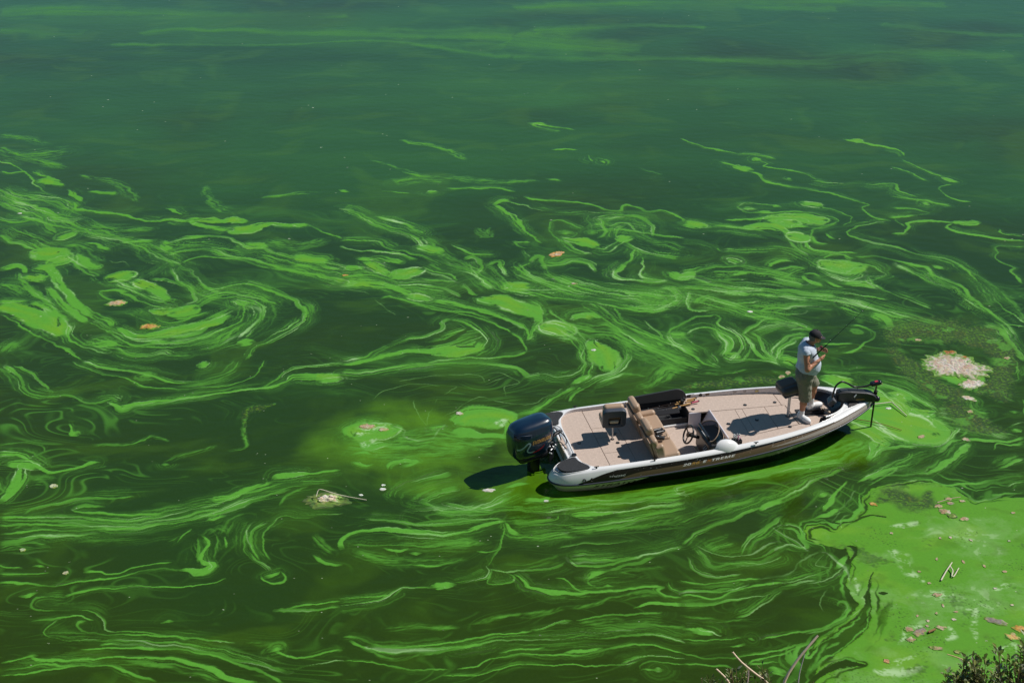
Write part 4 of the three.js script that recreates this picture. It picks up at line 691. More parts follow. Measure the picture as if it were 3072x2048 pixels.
B(7.28,-28.06,.342, 8.09,-27.42,.483, 8.93,-27.01,.418, 9.88,-26.55,.343);
B(9.07,-30.18,.195, 9.77,-29.01,.236, 10.23,-27.77,.249, 10.49,-26.55,.224);
B(7.07,-30.34,.347, 7.75,-29.55,.549, 8.39,-29.7,.289);
B(7.14,-24.76,.286, 7.52,-24.51,.276, 7.87,-24.16,.217, 8.17,-23.65,.143);
B(7.99,-22.96,.133, 8.54,-22.83,.167, 9.14,-22.61,.133);
B(6.18,-21.12,.091, 6.91,-21.55,.115, 7.66,-22,.111, 8.19,-22.46,.083);
B(-1.67,-19.94,.256, -.68,-20.07,.301, .31,-20.11,.302, 1.55,-20.16,.341, 2.96,-20.51,.339);
B(-2.59,-19.32,.242, -1.62,-19.24,.323, -.66,-19.24,.243);
B(.3,-19.56,.248, 1.52,-19.65,.246, 2.9,-19.94,.246);
B(1,-18.84,.195, 1.96,-18.92,.230, 2.83,-19.24,.187);
B(1.1,-18.34,.186, 1.81,-18.45,.223, 2.52,-18.6,.149);
B(-2.12,-16.64,.131, -1.03,-16.58,.131, .27,-16.88,.100, 1.82,-17.01,.136, 2.58,-16.91,.136);
B(-8.66,-19.81,.289, -7.41,-19.73,.295, -6.22,-19.86,.350, -5.29,-20.16,.353, -4.38,-20.69,.271, -3.4,-21,.184);
B(-8.47,-19.2,.205, -7.76,-19.24,.247, -6.82,-19.32,.166);
B(-7.06,-16.84,.133, -5.74,-16.81,.129, -4.37,-16.48,.151, -3.24,-16.1,.117);
B(-7.51,-16.19,.162, -6.26,-16.29,.128, -4.96,-16.19,.151, -3.84,-15.85,.143);
B(-5.22,-19.16,.098, -5.04,-18.84,.095, -4.91,-18.53,.092);
B(-4.4,-19.56,.120, -4.24,-19,.147, -3.84,-18.45,.129);
B(3.06,-19.16,.216, 3.38,-18.84,.317, 3.97,-18.88,.249, 4.39,-19.24,.183);
B(2.88,-19.73,.220, 3.67,-20.16,.222, 4.49,-20.64,.185, 5.36,-21.19,.186);
B(2.68,-17.86,.179, 3.61,-17.97,.175, 4.58,-18.3,.166, 5.11,-18.6,.159);
B(4.46,-19.65,.220, 4.72,-19.32,.210, 4.84,-19.08,.098);
B(5.07,-18.92,.166, 5.25,-18.6,.179, 5.31,-18.22,.106);
B(5.39,-20.07,.140, 5.76,-20.29,.125, 5.98,-20.6,.082);
B(4.82,-17.71,.175, 5.07,-17.5,.206, 5.2,-17.36,.133);
S(5.22,-18.57,.031, 5.34,-18.72,.052, 5.47,-18.88,.031);
B(-1.82,-20.38,.213, -1.06,-20.2,.261, -.32,-20.38,.211, .19,-20.69,.121);
B(.7,-27.23,.201, 1.3,-26.49,.248, 1.55,-25.48,.124, 1.49,-24.75,.087);
B(2.07,-26.69,.312, 2.64,-26.04,.417, 3.32,-25.35,.312);
O(6.26,-19,.100, 6.36,-18.76,.146, 6.38,-18.45,.089, 6.53,-18.19,.046);
O(7.22,-17.71,.093, 7.18,-17.43,.066, 7.07,-17.08,.055, 7.01,-16.81,.034);
O(5.51,-16.21,.045, 5.72,-16.29,.073, 6.01,-16.4,.034);
O(6.43,-19.65,.051, 6.76,-19.77,.073, 7.08,-19.9,.044);
O(5.49,-18.3,.048, 5.47,-18.08,.059, 5.42,-17.86,.031);
O(5.82,-16.71,.030, 6.03,-17.01,.054, 6.22,-17.08,.054);
O(5.33,-16.06,.074, 5.78,-16.1,.116, 6.03,-16.25,.076);
O(6.55,-16.81,.057, 6.7,-16.88,.062, 6.68,-17.05,.041);
O(7.24,-16.58,.062, 7.45,-16.61,.092, 7.61,-16.64,.049);
O(7.62,-18,.031, 7.89,-18.11,.053, 8.11,-18.15,.035);
O(7.05,-17.5,.035, 7.11,-17.5,.049, 7.25,-17.57,.040);
O(6.52,-17.89,.113, 6.74,-17.86,.145, 6.91,-17.89,.068);
O(7.49,-24.07,.065, 7.58,-24.09,.092, 7.67,-24.04,.049);
O(7.71,-23.31,.031, 7.82,-23.33,.067, 7.94,-23.3,.048);
O(-2.87,-22.71,.114, -2.67,-22.92,.173, -2.42,-22.92,.139, -2.31,-22.82,.057);
O(-2.87,-22.46,.055, -2.7,-22.3,.101, -2.6,-22.46,.061);
O(-.35,-23.03,.062, -.15,-23.18,.070, -.26,-22.87,.050);
W(-5.87,-27.98,.061, -5.56,-27.84,.063, -5.44,-27.49,.040, -5.55,-27.01,.041, -5.65,-26.68,.033);
W(-6.13,-26.09,.030, -5.94,-26.42,.052, -5.69,-26.75,.051, -5.51,-27.15,.038);
W(-9.51,-30.42,.018, -9.27,-30.26,.030, -9.12,-30.34,.025, -8.87,-30.02,.013);
W(-1.14,-20.25,.041, -.93,-20.16,.052, -.69,-20.2,.041, -.49,-20.38,.030);
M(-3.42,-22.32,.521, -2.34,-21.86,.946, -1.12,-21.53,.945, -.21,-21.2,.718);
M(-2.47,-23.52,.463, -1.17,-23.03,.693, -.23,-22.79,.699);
F(-3,-22.43,.445, -2.06,-22.2,.567, -.83,-22.2,.459);
const MAT = [6.22,-20.8,6.59,-20.94,7.03,-21.07,7.37,-21.1,7.55,-20.91,7.73,-20.82,7.88,-20.55,7.98,-20.38,8.24,-20.46,8.58,-20.6,8.91,-20.57,9.58,-20.73,7.78,-15.42,7.63,-14.99,4.15,-14.99,4.17,-15.72,4.31,-15.83,4.7,-16.1,5.17,-16.22,4.89,-16.32,4.64,-16.22,4.42,-16,4.57,-16.29,4.92,-16.55,5.36,-17.08,5.56,-17.57,5.67,-17.86,5.73,-18.26,5.49,-17.68,5.15,-17.15,4.75,-16.78,4.38,-16.42,4.43,-16.58,4.67,-16.81,5.04,-17.15,5.37,-17.64,5.29,-17.93,5.27,-18.15,5.41,-18.49,5.51,-18.84,5.48,-19.04,5.26,-19.16,4.99,-19.24,4.87,-19.36,4.89,-19.56,5.04,-19.75,5.29,-19.77,5.45,-19.61,5.63,-19.77,5.86,-19.94,6.02,-20.2,6.06,-20.46];
function smoothLine(p) {                                            // Catmull-Rom through the points, with the width along
  const out = []; let s = 0;
  for (let i = 0; i < p.length - 1; i++) {
    const a = p[Math.max(0, i - 1)], b = p[i], c = p[i + 1], d = p[Math.min(p.length - 1, i + 2)];
    const len = Math.hypot(c[0] - b[0], c[1] - b[1]), n = Math.max(2, Math.min(14, Math.ceil(len / 0.07)));
    for (let k = 0; k < n + (i === p.length - 2 ? 1 : 0); k++) {
      const t = k / n, t2 = t * t, t3 = t2 * t;
      const f = (j) => 0.5 * (2 * b[j] + (c[j] - a[j]) * t + (2 * a[j] - 5 * b[j] + 4 * c[j] - d[j]) * t2 + (3 * b[j] - a[j] - 3 * c[j] + d[j]) * t3);
      const q = [f(0), f(1), mix(b[2], c[2], t * t * (3 - 2 * t)), 0];
      if (out.length) s += Math.hypot(q[0] - out[out.length - 1][0], q[1] - out[out.length - 1][1]);
      q[3] = s; out.push(q);
    }
  }
  return out;
}
for (const b of BANDS) b.line = smoothLine(b.p);
function inside(x, y, P) { let c = false; for (let i = 0, j = P.length - 2; i < P.length; j = i, i += 2) if ((P[i + 1] > y) !== (P[j + 1] > y) && x < (P[j] - P[i]) * (y - P[i + 1]) / (P[j + 1] - P[i + 1]) + P[i]) c = !c; return c; }

// colours of the water and of what floats on it (linear)
const CW = [0.0175, 0.047, 0.0050], CO = [0.0225, 0.047, 0.0022], CF = [0.0240, 0.084, 0.0110], CS = [0.088, 0.310, 0.024], CY = [0.135, 0.325, 0.013], CM = [0.082, 0.262, 0.006], CP = [0.42, 0.60, 0.32], CG = [0.080, 0.205, 0.006], CB = [0.075, 0.068, 0.012], CK = [0.009, 0.028, 0.010];  // CG: murk tone, brightened by hand where the boat blocks the sky reflection
// stretches of clear dark water between the bands [x, z, half widths]
const POOLS = [[-2.73, -26.69, 2.33, 1.32], [-6.71, -25.80, 2.89, 0.84], [-3.85, -27.31, 1.58, 1.65], [-5.76, -22.32, 3.08, 1.01], [-3.11, -23.52, 2.43, 0.73], [-6.42, -19.88, 1.87, 0.57], [-3.36, -18.06, 2.53, 0.58], [4.27, -17.89, 0.84, 1.04], [10.13, -30.40, 1.80, 2.28], [-0.30, -33.21, 1.68, 1.85], [0.13, -18.58, 1.40, 0.35], [5.28, -27.79, 0.80, 0.64], [6.98, -21.53, 1.20, 0.75]];
function waterTile(x0, z0, x1, z1, W, H, bands) {
  const N = W * H, sx = (x1 - x0) / W, sz = (z1 - z0) / H;
  const wx = new Float32Array(N), wz = new Float32Array(N);
  for (let j = 0, k = 0; j < H; j++) for (let i = 0; i < W; i++, k++) {
    const x = x0 + (i + 0.5) * sx, z = z0 + (j + 0.5) * sz, far = Math.max(1, -z / 24);
    const n1 = noise(x * 0.9 + 3, z * 0.9), n2 = noise(x * 0.9 + 70, z * 0.9 + 9), n3 = noise(x * 3.1, z * 3.1 + 40), n4 = noise(x * 3.1 + 31, z * 3.1), n5 = noise(x * 9 + n3 * 2, z * 9), n6 = noise(x * 9, z * 9 + 50 + n4 * 2);
    const n7 = noise(x * 24, z * 24 + n5 * 2), n8 = noise(x * 24 + 9, z * 24);
    wx[k] = x + far * (0.07 * n1 + 0.055 * n3 + 0.020 * n5 + 0.006 * n7); wz[k] = z + far * (0.07 * n2 + 0.055 * n4 + 0.020 * n6 + 0.006 * n8);
  }
  const cov = new Float32Array(N), wht = new Float32Array(N), veg = new Float32Array(N), murkLostSky = new Float32Array(N), yel = new Float32Array(N), dk = new Float32Array(N);
  const best = new Float32Array(N), bs = new Float32Array(N), bt = new Float32Array(N), bw = new Float32Array(N), stamp = new Int32Array(N).fill(-1);
  bands.forEach((b, id) => {
    const touched = [], l = b.line, soft = b.type === 'F' || b.type === 'M' || b.type === 'V' || b.type === 'B' || b.type === 'O' ? 1.5 : 1.12, halo = b.type === 'K' ? 0.34 : b.type === 'S' ? 0.30 : b.type === 'L' ? 0.12 : 0;
    const len = l[l.length - 1][3];
    for (let q = 0; q < l.length - 1; q++) {
      const [ax, az, aw, as] = l[q], [cx, cz, cw] = l[q + 1], ex = cx - ax, ez = cz - az, e2 = ex * ex + ez * ez || 1e-9, el = Math.sqrt(e2);
      const hl = halo * Math.max(1, -az / 26), r = Math.max(aw, cw) * soft + 0.02 + hl, g = r + 0.17 * Math.max(1, -az / 24);
      const i0 = Math.max(0, Math.floor((Math.min(ax, cx) - g - x0) / sx)), i1 = Math.min(W - 1, Math.ceil((Math.max(ax, cx) + g - x0) / sx));
      const j0 = Math.max(0, Math.floor((Math.min(az, cz) - g - z0) / sz)), j1 = Math.min(H - 1, Math.ceil((Math.max(az, cz) + g - z0) / sz));
      for (let j = j0; j <= j1; j++) for (let i = i0; i <= i1; i++) {
        const k = j * W + i, px = wx[k] - ax, pz = wz[k] - az;
        let t = (px * ex + pz * ez) / e2; t = t < 0 ? 0 : t > 1 ? 1 : t;
        const dx = px - t * ex, dz = pz - t * ez, d = Math.sqrt(dx * dx + dz * dz), w = Math.max(0.012, mix(aw, cw, t)), n = d / w;
        if (d > w * (soft + 0.3) + hl) continue;
        if (stamp[k] !== id) { stamp[k] = id; touched.push(k); best[k] = 1e9; }
        if (n < best[k]) { best[k] = n; bs[k] = as + t * el; bt[k] = (px * ez - pz * ex > 0 ? 1 : -1) * d; bw[k] = w; }
      }
    }
    const sd = b.seed;
    for (const k of touched) {
      const n = best[k], s = bs[k], t = bt[k], w = bw[k], x = wx[k], z = wz[k], far = Math.max(1, -z / 26);
      const end = Math.min(1, Math.min(s, len - s) / 0.12 + 0.25);
      let c = 0;
      if (halo && n > 0.9) {                                         // thin strands trailing beside the band
        const o = Math.abs(t) - w * 0.9, q = noise(s * 0.55 + sd, t / (0.055 * far) + noise(s * 1.3, sd) * 1.4 + 0.5 * noise(s * 4, t * 9)), e = noise(s * 0.7 + sd, (t > 0 ? 9 : 3) + t * 2);
        const a = sm(-0.15, 0.35, e) * (1 - sm(0, halo * far, o));
        if (a > 0.02) { const v = (z > -21.5 ? 0.75 : 1) * a * (0.7 * sm(0.16, 0.05, Math.abs(q - 0.16)) * sm(-0.5, 0.3, noise(s * 1.7 + sd, t * 14)) + 0.12 + 0.14 * sm(-0.3, 0.4, noise(s * 5 + t * 6, t * 30 - s * 4))) * end; cov[k] = Math.max(cov[k], v); if (q > 0.40) wht[k] = Math.max(wht[k], 0.5 * a); }
      }
      if (b.type === 'S') {
        const e = n + 0.10 * noise(s * 7 + sd, t * 16) + 0.24 * noise(s * 1.8 + sd, t * 5);
        c = 1 - sm(0.80, 1.08, e + 0.10 * noise(x * 19, z * 23)); c *= 1 - 0.16 * sm(0.1, 0.5, noise(x * 13 + sd, z * 17) + 0.5 * noise(x * 37, z * 41));
        const gap = noise(s * 1.1 + sd, t / (0.05 * far) + 0.4 * noise(s * 2, sd));
        if (w > 0.05) c *= 1 - 0.85 * sm(0.3, 0.42, gap + 0.16 * n - (w > 0.22 ? 0.16 : 0));
        const y = 0.5 + 0.8 * noise(s * 1.4 + sd, t * 4); if (w > 0.16) yel[k] = Math.max(yel[k], c * sm(0.25, 0.9, y) * (1 - n * 0.6));
        if (w > 0.05) wht[k] = Math.max(wht[k], 0.95 * c * sm(0.15, 0.02, Math.abs(n - 0.86 + 0.3 * noise(s * 2 + sd, t * 9))) * sm(-0.05, 0.35, noise(s * 1.5 + sd, 3)));
        if (w > 0.12) wht[k] = Math.max(wht[k], 0.5 * c * sm(0.04, 0.0, Math.abs(noise(s * 2.2 + sd, t * 9 + noise(s * 4, t * 4)))) * sm(0.05, 0.35, noise(x * 1.1 + sd, z * 1.1)));
      } else if (b.type === 'K') {
        const cell = 0.062 * far, wob = 0.6 * noise(s * 0.9 + sd, t * 3) + 0.2 * noise(s * 2.6, t * 6 + sd);
        const a = noise(s * 0.34 + sd, t / cell + wob * 1.6 + sd), f = noise(s * 0.8 + sd, t / (cell * 0.42) + wob * 3);
        const e = (1 - n) * 0.55 - 0.13 * (w < 0.09 ? -2.2 : 1);
        c = Math.max(sm(0.05, 0.16, a + 0.4 * f + e * 0.4 - 0.03), 0.75 * sm(0.1, 0.0, Math.abs(f + 0.3 * a)) * sm(-0.25, 0.2, a) * (w > 0.1 ? 1 : 0));
        c *= 1 - sm(0.8, 1.1, n + 0.3 * noise(s * 3 + sd, t * 7)); c *= 0.55 + 0.45 * sm(-0.3, 0.35, noise(s * 0.8 + sd, t * 8 + 5));
        wht[k] = Math.max(wht[k], 0.8 * c * sm(0.16, 0.45, f + 0.4 * noise(s * 1.1, sd)));
        cov[k] = Math.max(cov[k], 0.14 * (1 - sm(0.5, 1.1, n)) * end);
      } else if (b.type === 'B') {                                   // a broad field of fine threads
        const wob = 0.7 * noise(s * 0.8 + sd, t * 2.2) + 0.2 * noise(s * 2.4, t * 5 + sd), a = noise(s * 0.32 + sd, t / (0.070 * far) + wob * 1.8), f = noise(s * 0.6 + sd, t / (0.04 * far) + wob * 3.2), p = noise(s * 0.9 + sd, t * 3);
        c = (1 - sm(0.45, 1.3, n + 0.4 * noise(x * 1.7 + sd, z * 1.7))) * Math.max(0.9 * sm(0.20, 0.30, a + 0.45 * p), 0.8 * sm(0.12, 0.03, Math.abs(f)) * sm(-0.3, 0.2, p), 0.17 * sm(-0.1, 0.45, noise(s * 4 + t * 5, t * 24 - s * 3)));
        wht[k] = Math.max(wht[k], 0.7 * c * sm(0.3, 0.5, f + 0.3 * a));
      } else if (b.type === 'O') {                                   // pale dried froth on the mat
        const fl = fbm(x * 4.5 + sd, z * 6, 4), fk = noise(x * 25, z * 29); wht[k] = Math.max(wht[k], 1.0 * (1 - sm(0.1, 1.35, n + 0.5 * fbm(x * 2.2, z * 2.2 + sd, 3))) * sm(-0.25, 0.3, fl + 0.5 * fk));
      } else if (b.type === 'L') {
        c = (1 - sm(0.55, 1.1, n + 0.35 * noise(s * 5 + sd, t * 14))) * (0.35 + 0.65 * sm(-0.4, 0.15, noise(s * 0.9 + sd, 1)));
      } else if (b.type === 'W') {
        c = 0.5 * (1 - sm(0.3, 1.1, n)) * sm(-0.35, 0.2, noise(s * 1.7 + sd, 1)); wht[k] = Math.max(wht[k], 0.8 * c);
      } else if (b.type === 'F') {
        const h = fbm(s * 1.1 + sd + t * 2.2, t / (0.07 * far) - s * 1.2, 3), m = noise(s * 5 + t * 9, t * 26 - s * 9 + sd);
        c = (1 - sm(0.1, 1.35, n + 0.35 * noise(x * 2.1 + sd, z * 2.1))) * sm(-0.5, 0.75, h + 0.55 * m) * 0.95;
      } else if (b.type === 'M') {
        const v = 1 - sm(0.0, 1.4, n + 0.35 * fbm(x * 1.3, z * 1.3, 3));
        if (z < -36) c = 0.42 * v * (0.6 + 0.8 * fbm(s * 0.22, t * 1.6 + sd, 4)); else murkLostSky[k] = Math.max(murkLostSky[k], v * (0.66 + 0.85 * fbm(x * 0.9, z * 1.2, 4)));  // near water: algal murk, and lost sky reflection by the stern painted into colour
      } else if (b.type === 'V') {
        veg[k] = Math.max(veg[k], (1 - sm(0.2, 1.3, n + 0.5 * fbm(x * 2.5, z * 2.5, 3))));
      } else {
        const e = 1 - sm(0.6, 1.05, n + 0.3 * noise(s * 4 + sd, t * 12)); dk[k] = Math.max(dk[k], e); cov[k] *= 1 - e; wht[k] *= 1 - e; yel[k] *= 1 - e;
      }
      if (c > 0) { c *= end; if (z > -21.5 && b.type !== 'S' && b.type !== 'L') c *= b.type === 'B' ? 0.55 : 0.82; cov[k] = cov[k] + c - cov[k] * c; }
    }
  });
  const img = new Uint8Array(N * 4), W2 = W >> 1, H2 = H >> 1, rough = new Uint8Array(W2 * H2 * 4);
  for (let j = 0, k = 0; j < H; j++) for (let i = 0; i < W; i++, k++) {
    const x = x0 + (i + 0.5) * sx, z = z0 + (j + 0.5) * sz, far = Math.max(1, -z / 26);
    let c = cov[k], w = wht[k], y = yel[k], v = veg[k], onMat = 0;
    // thin drifting film everywhere, folded by the slow flow
    const f1 = fbm(x * 0.16 + 9, z * 0.26, 3), f2 = fbm(x * 0.16 - 40, z * 0.26 + 11, 3), qx = x + 3.2 * f1 + 0.8 * noise(x * 0.8, z * 1.1), qz = z + 2.2 * f2 + 0.6 * noise(x * 0.8 + 50, z * 1.1);
    const rich0 = sm(-30.5, -27.5, z) * (0.12 + 0.88 * sm(-0.08, 0.34, noise(x * 0.17 + 4, z * 0.26))) + 0.18 * sm(-42, -30, z);
    const m = noise(qx * 0.5, qz * 1.9), m2 = noise(qx * 1.1 + 20, qz * 4.2), mt = (m + 0.12 * m2) * 4.5 + 40, line = sm(0.20, 0.0, Math.abs(mt - Math.floor(mt) - 0.5)) * sm(-0.25, 0.25, m2), hair = sm(0.2, 0.55, noise(qx * 1.6, qz * 9));
    const pool = Math.max(...POOLS.map(([a, b, r, q]) => 1 - sm(0.55, 1.05, Math.hypot((x - a) / r, (z - b) / q) + 0.12 * noise(x * 0.7, z * 0.7))));
    const vb0 = sm(-36, -30, z) * sm(-22.5, -25, z), veil = sm(0.02, 0.6, fbm(qx * 0.3, qz * 0.75, 4)) * (0.35 + 0.65 * sm(-0.3, 0.4, noise(qx * 2.2 + qz * 3, qz * 11))) * (0.035 + 0.30 * vb0);
    c = Math.max(c, (rich0 * (1 - pool) * (0.40 * line + 0.10 * hair)) * (1 - dk[k])); c = c + veil * (1 - 0.9 * pool) * (1 - c) * (1 - dk[k]);
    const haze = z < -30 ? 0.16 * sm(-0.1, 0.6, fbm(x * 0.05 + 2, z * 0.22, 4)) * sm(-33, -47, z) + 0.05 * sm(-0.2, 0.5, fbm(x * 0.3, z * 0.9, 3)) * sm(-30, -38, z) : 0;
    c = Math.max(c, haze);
    // the closed mat by the shore: frayed and cracked along its edge, frothy and littered further in
    if (x > 3.2 && z > -22.2) {
      const X = mix(x, wx[k], 1.5), Z = mix(z, wz[k], 1.5), inn = inside(X, Z, MAT); let dist = 9, along = 0;
      for (let i = 0, j = MAT.length - 2; i < MAT.length; j = i, i += 2) { const ex = MAT[i] - MAT[j], ez = MAT[i + 1] - MAT[j + 1], l = ex * ex + ez * ez; let t = ((X - MAT[j]) * ex + (Z - MAT[j + 1]) * ez) / l; t = t < 0 ? 0 : t > 1 ? 1 : t; const d = Math.hypot(X - MAT[j] - t * ex, Z - MAT[j + 1] - t * ez); if (d < dist) { dist = d; along = i * 1.7 + t; } }
      const cr = noise(dist / 0.085 + 1.6 * noise(x * 1.1, z * 1.1) + 0.5 * noise(x * 5, z * 5), x * 0.8 + z * 1.1);
      if (inn && dk[k] < 0.5) {
        const g = fbm(x * 0.8, z * 1.2, 4), g2 = fbm(x * 2.3 + 9, z * 3.1, 3), edge = sm(0.55, 0.05, dist);
        onMat = 1; const crack = sm(0.34 - 0.16 * edge, 0.46 - 0.12 * edge, cr) * sm(0.42, 0.12, dist);
        c = Math.max(c * (1 - crack), (0.98 - 0.22 * sm(0.1, 0.6, g2)) * (1 - 0.92 * crack)); y = Math.max(y, sm(0.05, 0.6, g) * 0.9 + 0.25 * sm(0, 0.5, g2));
        const fo = fbm(x * 0.85 + 60, z * 1.1, 4), fi = Math.abs(noise(x * 5 + 3 * noise(x * 1.7, z * 1.7), z * 7 + 3 * noise(x * 1.7 + 9, z * 1.7))), fk = noise(x * 23, z * 27);
        const fl = fbm(x * 4.2 + 2.5 * noise(x * 1.3, z * 1.3), z * 6 + 2.5 * noise(x * 1.3 + 9, z * 1.3), 4);
        w = Math.max(w, 0.5 * sm(0.42, 0.75, fo + 0.55 * fl) * sm(-0.1, 0.3, fl + 0.4 * fk), 0.14 * sm(0.0, 0.45, fo + 0.4 * fl + 0.2 * fk)) * (1 - 0.8 * crack);
        const br = fbm(x * 1.1 + 120, z * 1.5, 4); if (br > 0.34) v = Math.max(v, 0.5 * sm(0.34, 0.6, br + 0.3 * noise(x * 17, z * 19)));
        const dw = fbm(x * 0.9 + 7, z * 1.3, 3), sp = noise(x * 30, z * 34); if (sp > 0.30 && dw > 0.0) { c *= 1 - 0.75 * sm(0.3, 0.42, sp) * sm(0.0, 0.35, dw); v = Math.max(v, 0.4 * sm(0.0, 0.4, dw)); }
      } else if (dist < 0.7 && dk[k] < 0.5) { const a = sm(0.7, 0.05, dist) * sm(-0.35, 0.15, noise(x * 0.9 + 5, z * 1.2)); c = Math.max(c, a * (0.85 * sm(0.10, 0.24, cr) + 0.10)); }
    }
    if (v > 0.05) { const g = fbm(x * 1.7 + 30, z * 2.3, 4) + 0.25 * noise(x * 13, z * 16); c = Math.max(c * (1 - 0.5 * v), v * 0.95 * sm(0.12, 0.34, g)); if (g > 0.2) v *= 0.45; }
    v *= 1 - 0.5 * Math.min(1, w);
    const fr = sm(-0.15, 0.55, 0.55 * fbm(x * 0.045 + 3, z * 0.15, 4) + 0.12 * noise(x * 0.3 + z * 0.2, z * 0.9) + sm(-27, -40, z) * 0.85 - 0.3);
    const cl = fbm(x * 0.45 + 12, z * 0.7 + 2 * f1, 4), ol = sm(-0.45, 0.5, fbm(x * 0.11, z * 0.14, 3) + 0.25 * cl + sm(-30, -17, z) * 0.5 - 0.25), mk = Math.min(1, murkLostSky[k]);
    const grain = 1 + 0.22 * noise(x * 22, z * 22) + 0.16 * noise(x * 47, z * 47);
    const vs = sm(-0.1, 0.4, noise(x * 16, z * 20) + 0.6 * noise(x * 41, z * 41)), vb = sm(0.0, 0.45, fbm(x * 3, z * 3, 2)), vp = noise(x * 38 + 9, z * 38) > 0.42 ? 1 : 0;
    for (let q = 0; q < 3; q++) {
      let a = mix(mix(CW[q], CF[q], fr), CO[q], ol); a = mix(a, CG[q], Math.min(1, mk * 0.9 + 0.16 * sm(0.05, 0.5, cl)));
      let sc = mix(CS[q], CY[q], Math.min(1, Math.max(0, y))); if (onMat) sc = mix(sc, mix(CM[q], CY[q], Math.min(1, y * 0.7)), 0.85); sc *= onMat ? 0.6 + 0.4 * grain : 0.85 + 0.15 * grain; sc = mix(sc, CP[q], Math.min(0.85, w * 0.75));
      a = mix(a, sc, c);
      if (v > 0) { let u = mix(mix(CK[q], CG[q], 0.16), mix(CG[q] * 0.9, CB[q], vb * 0.7), vs); if (vp) u = mix(u, [0.36, 0.38, 0.16][q], 0.3); a = mix(a, u, v * 0.9); }
      img[k * 4 + q] = S8(a * (c < 0.5 ? 1 + 0.4 * (grain - 1) : 1));
    }
    img[k * 4 + 3] = 255;
    if (!(i & 1) && !(j & 1)) { const h = ((j >> 1) * W2 + (i >> 1)) * 4; if (h < rough.length) { rough[h] = Math.round(255 * Math.min(1, Math.max(0, 0.45 * c + 0.25 * v * vs + (0.22 + 0.16 * noise(x * 2.6 + f1 * 3, z * 4.6) + 0.08 * noise(x * 6.5, z * 10)) * (1 - c)))); rough[h + 1] = Math.round(255 * mix(0.09, 0.62, Math.min(1, c + v))); rough[h + 2] = 0; rough[h + 3] = 255; } }
  }
  // specks of foam and seed fluff
  for (let n = 0, e = Math.round((x1 - x0) * (z1 - z0) * (z0 < -40 ? 0.12 : 0.8)); n < e; n++) {
    const i = Math.floor(rnd() * (W - 4)) + 1, j = Math.floor(rnd() * (H - 4)) + 1, r = rnd() < 0.12 ? 2 : 1, b = rr(0.15, 0.7);
    for (let q = 0; q < r; q++) for (let p = 0; p <= r; p++) { if (r > 1 && rnd() < 0.3) continue; const k = ((j + q) * W + i + p) * 4; for (let c = 0; c < 3; c++) img[k + c] = S8([0.8, 0.85, 0.7][c] * b); }
  }
  const tex = (data, w, h, srgb) => { const t = new THREE.DataTexture(data, w, h, THREE.RGBAFormat, THREE.UnsignedByteType); t.magFilter = THREE.LinearFilter; t.minFilter = THREE.LinearMipmapLinearFilter; t.generateMipmaps = true; t.anisotropy = 8; if (srgb) t.colorSpace = THREE.SRGBColorSpace; t.needsUpdate = true; return t; };
  const rt = tex(rough, W2, H2, false);
  const mat = new THREE.MeshPhysicalMaterial({ color: 0xffffff, map: tex(img, W, H, true), roughness: 1, roughnessMap: rt, bumpMap: rt, bumpScale: 0.016, ior: 1.33 });
  return sheet(x0, z0, x1, z1, mat);
}
function sheet(x0, z0, x1, z1, mat) {
  const g = new THREE.BufferGeometry();
  g.setAttribute('position', new THREE.Float32BufferAttribute([x0, 0, z0, x1, 0, z0, x1, 0, z1, x0, 0, z1], 3));
  g.setAttribute('normal', new THREE.Float32BufferAttribute([0, 1, 0, 0, 1, 0, 0, 1, 0, 0, 1, 0], 3));
  g.setAttribute('uv', new THREE.Float32BufferAttribute([0, 0, 1, 0, 1, 1, 0, 1], 2));
  g.setIndex([0, 2, 1, 0, 3, 2]);
  return struct(mesh('water', g, mat));
}
const X0 = -12, X1 = 12, ZN = -13.4, ZM = -27.2, ZF = -57, XF = 22;
waterTile(X0, ZM, X1, ZN, 2048, 1180, BANDS.filter((b) => b.p.some((p) => p[1] > ZM - 1)));
waterTile(-XF, ZF, XF, ZM, 2048, 1390, BANDS.filter((b) => b.p.some((p) => p[1] < ZM + 1)));
{ // open water round about, out to the horizon
  const n = 512, d = new Uint8Array(n * n * 4);
  for (let j = 0, k = 0; j < n; j++) for (let i = 0; i < n; i++, k += 4) {
    const a = i / n * 2 * Math.PI, b = j / n * 2 * Math.PI, f = 0.5 + 0.5 * fbm(Math.cos(a) * 2 + Math.cos(b) * 1.3 + 4, Math.sin(a) * 2 + Math.sin(b) * 1.3, 4);
    for (let q = 0; q < 3; q++) d[k + q] = S8(mix(CW[q], CS[q], 0.10 * sm(0.3, 1, f))); d[k + 3] = 255;
  }
  const t = new THREE.DataTexture(d, n, n, THREE.RGBAFormat); t.wrapS = t.wrapT = THREE.RepeatWrapping; t.magFilter = THREE.LinearFilter; t.minFilter = THREE.LinearMipmapLinearFilter; t.generateMipmaps = true; t.colorSpace = THREE.SRGBColorSpace; t.repeat.set(40, 40); t.needsUpdate = true;
  const m = new THREE.MeshPhysicalMaterial({ map: t, roughness: 0.1, ior: 1.33 });
  for (const r of [[-1500, -2600, 1500, ZF], [-1500, ZF, -XF, ZM], [XF, ZF, 1500, ZM], [-1500, ZM, X0, ZN], [X1, ZM, 1500, ZN], [-1500, ZN, 1500, 60]]) sheet(...r, m);
}
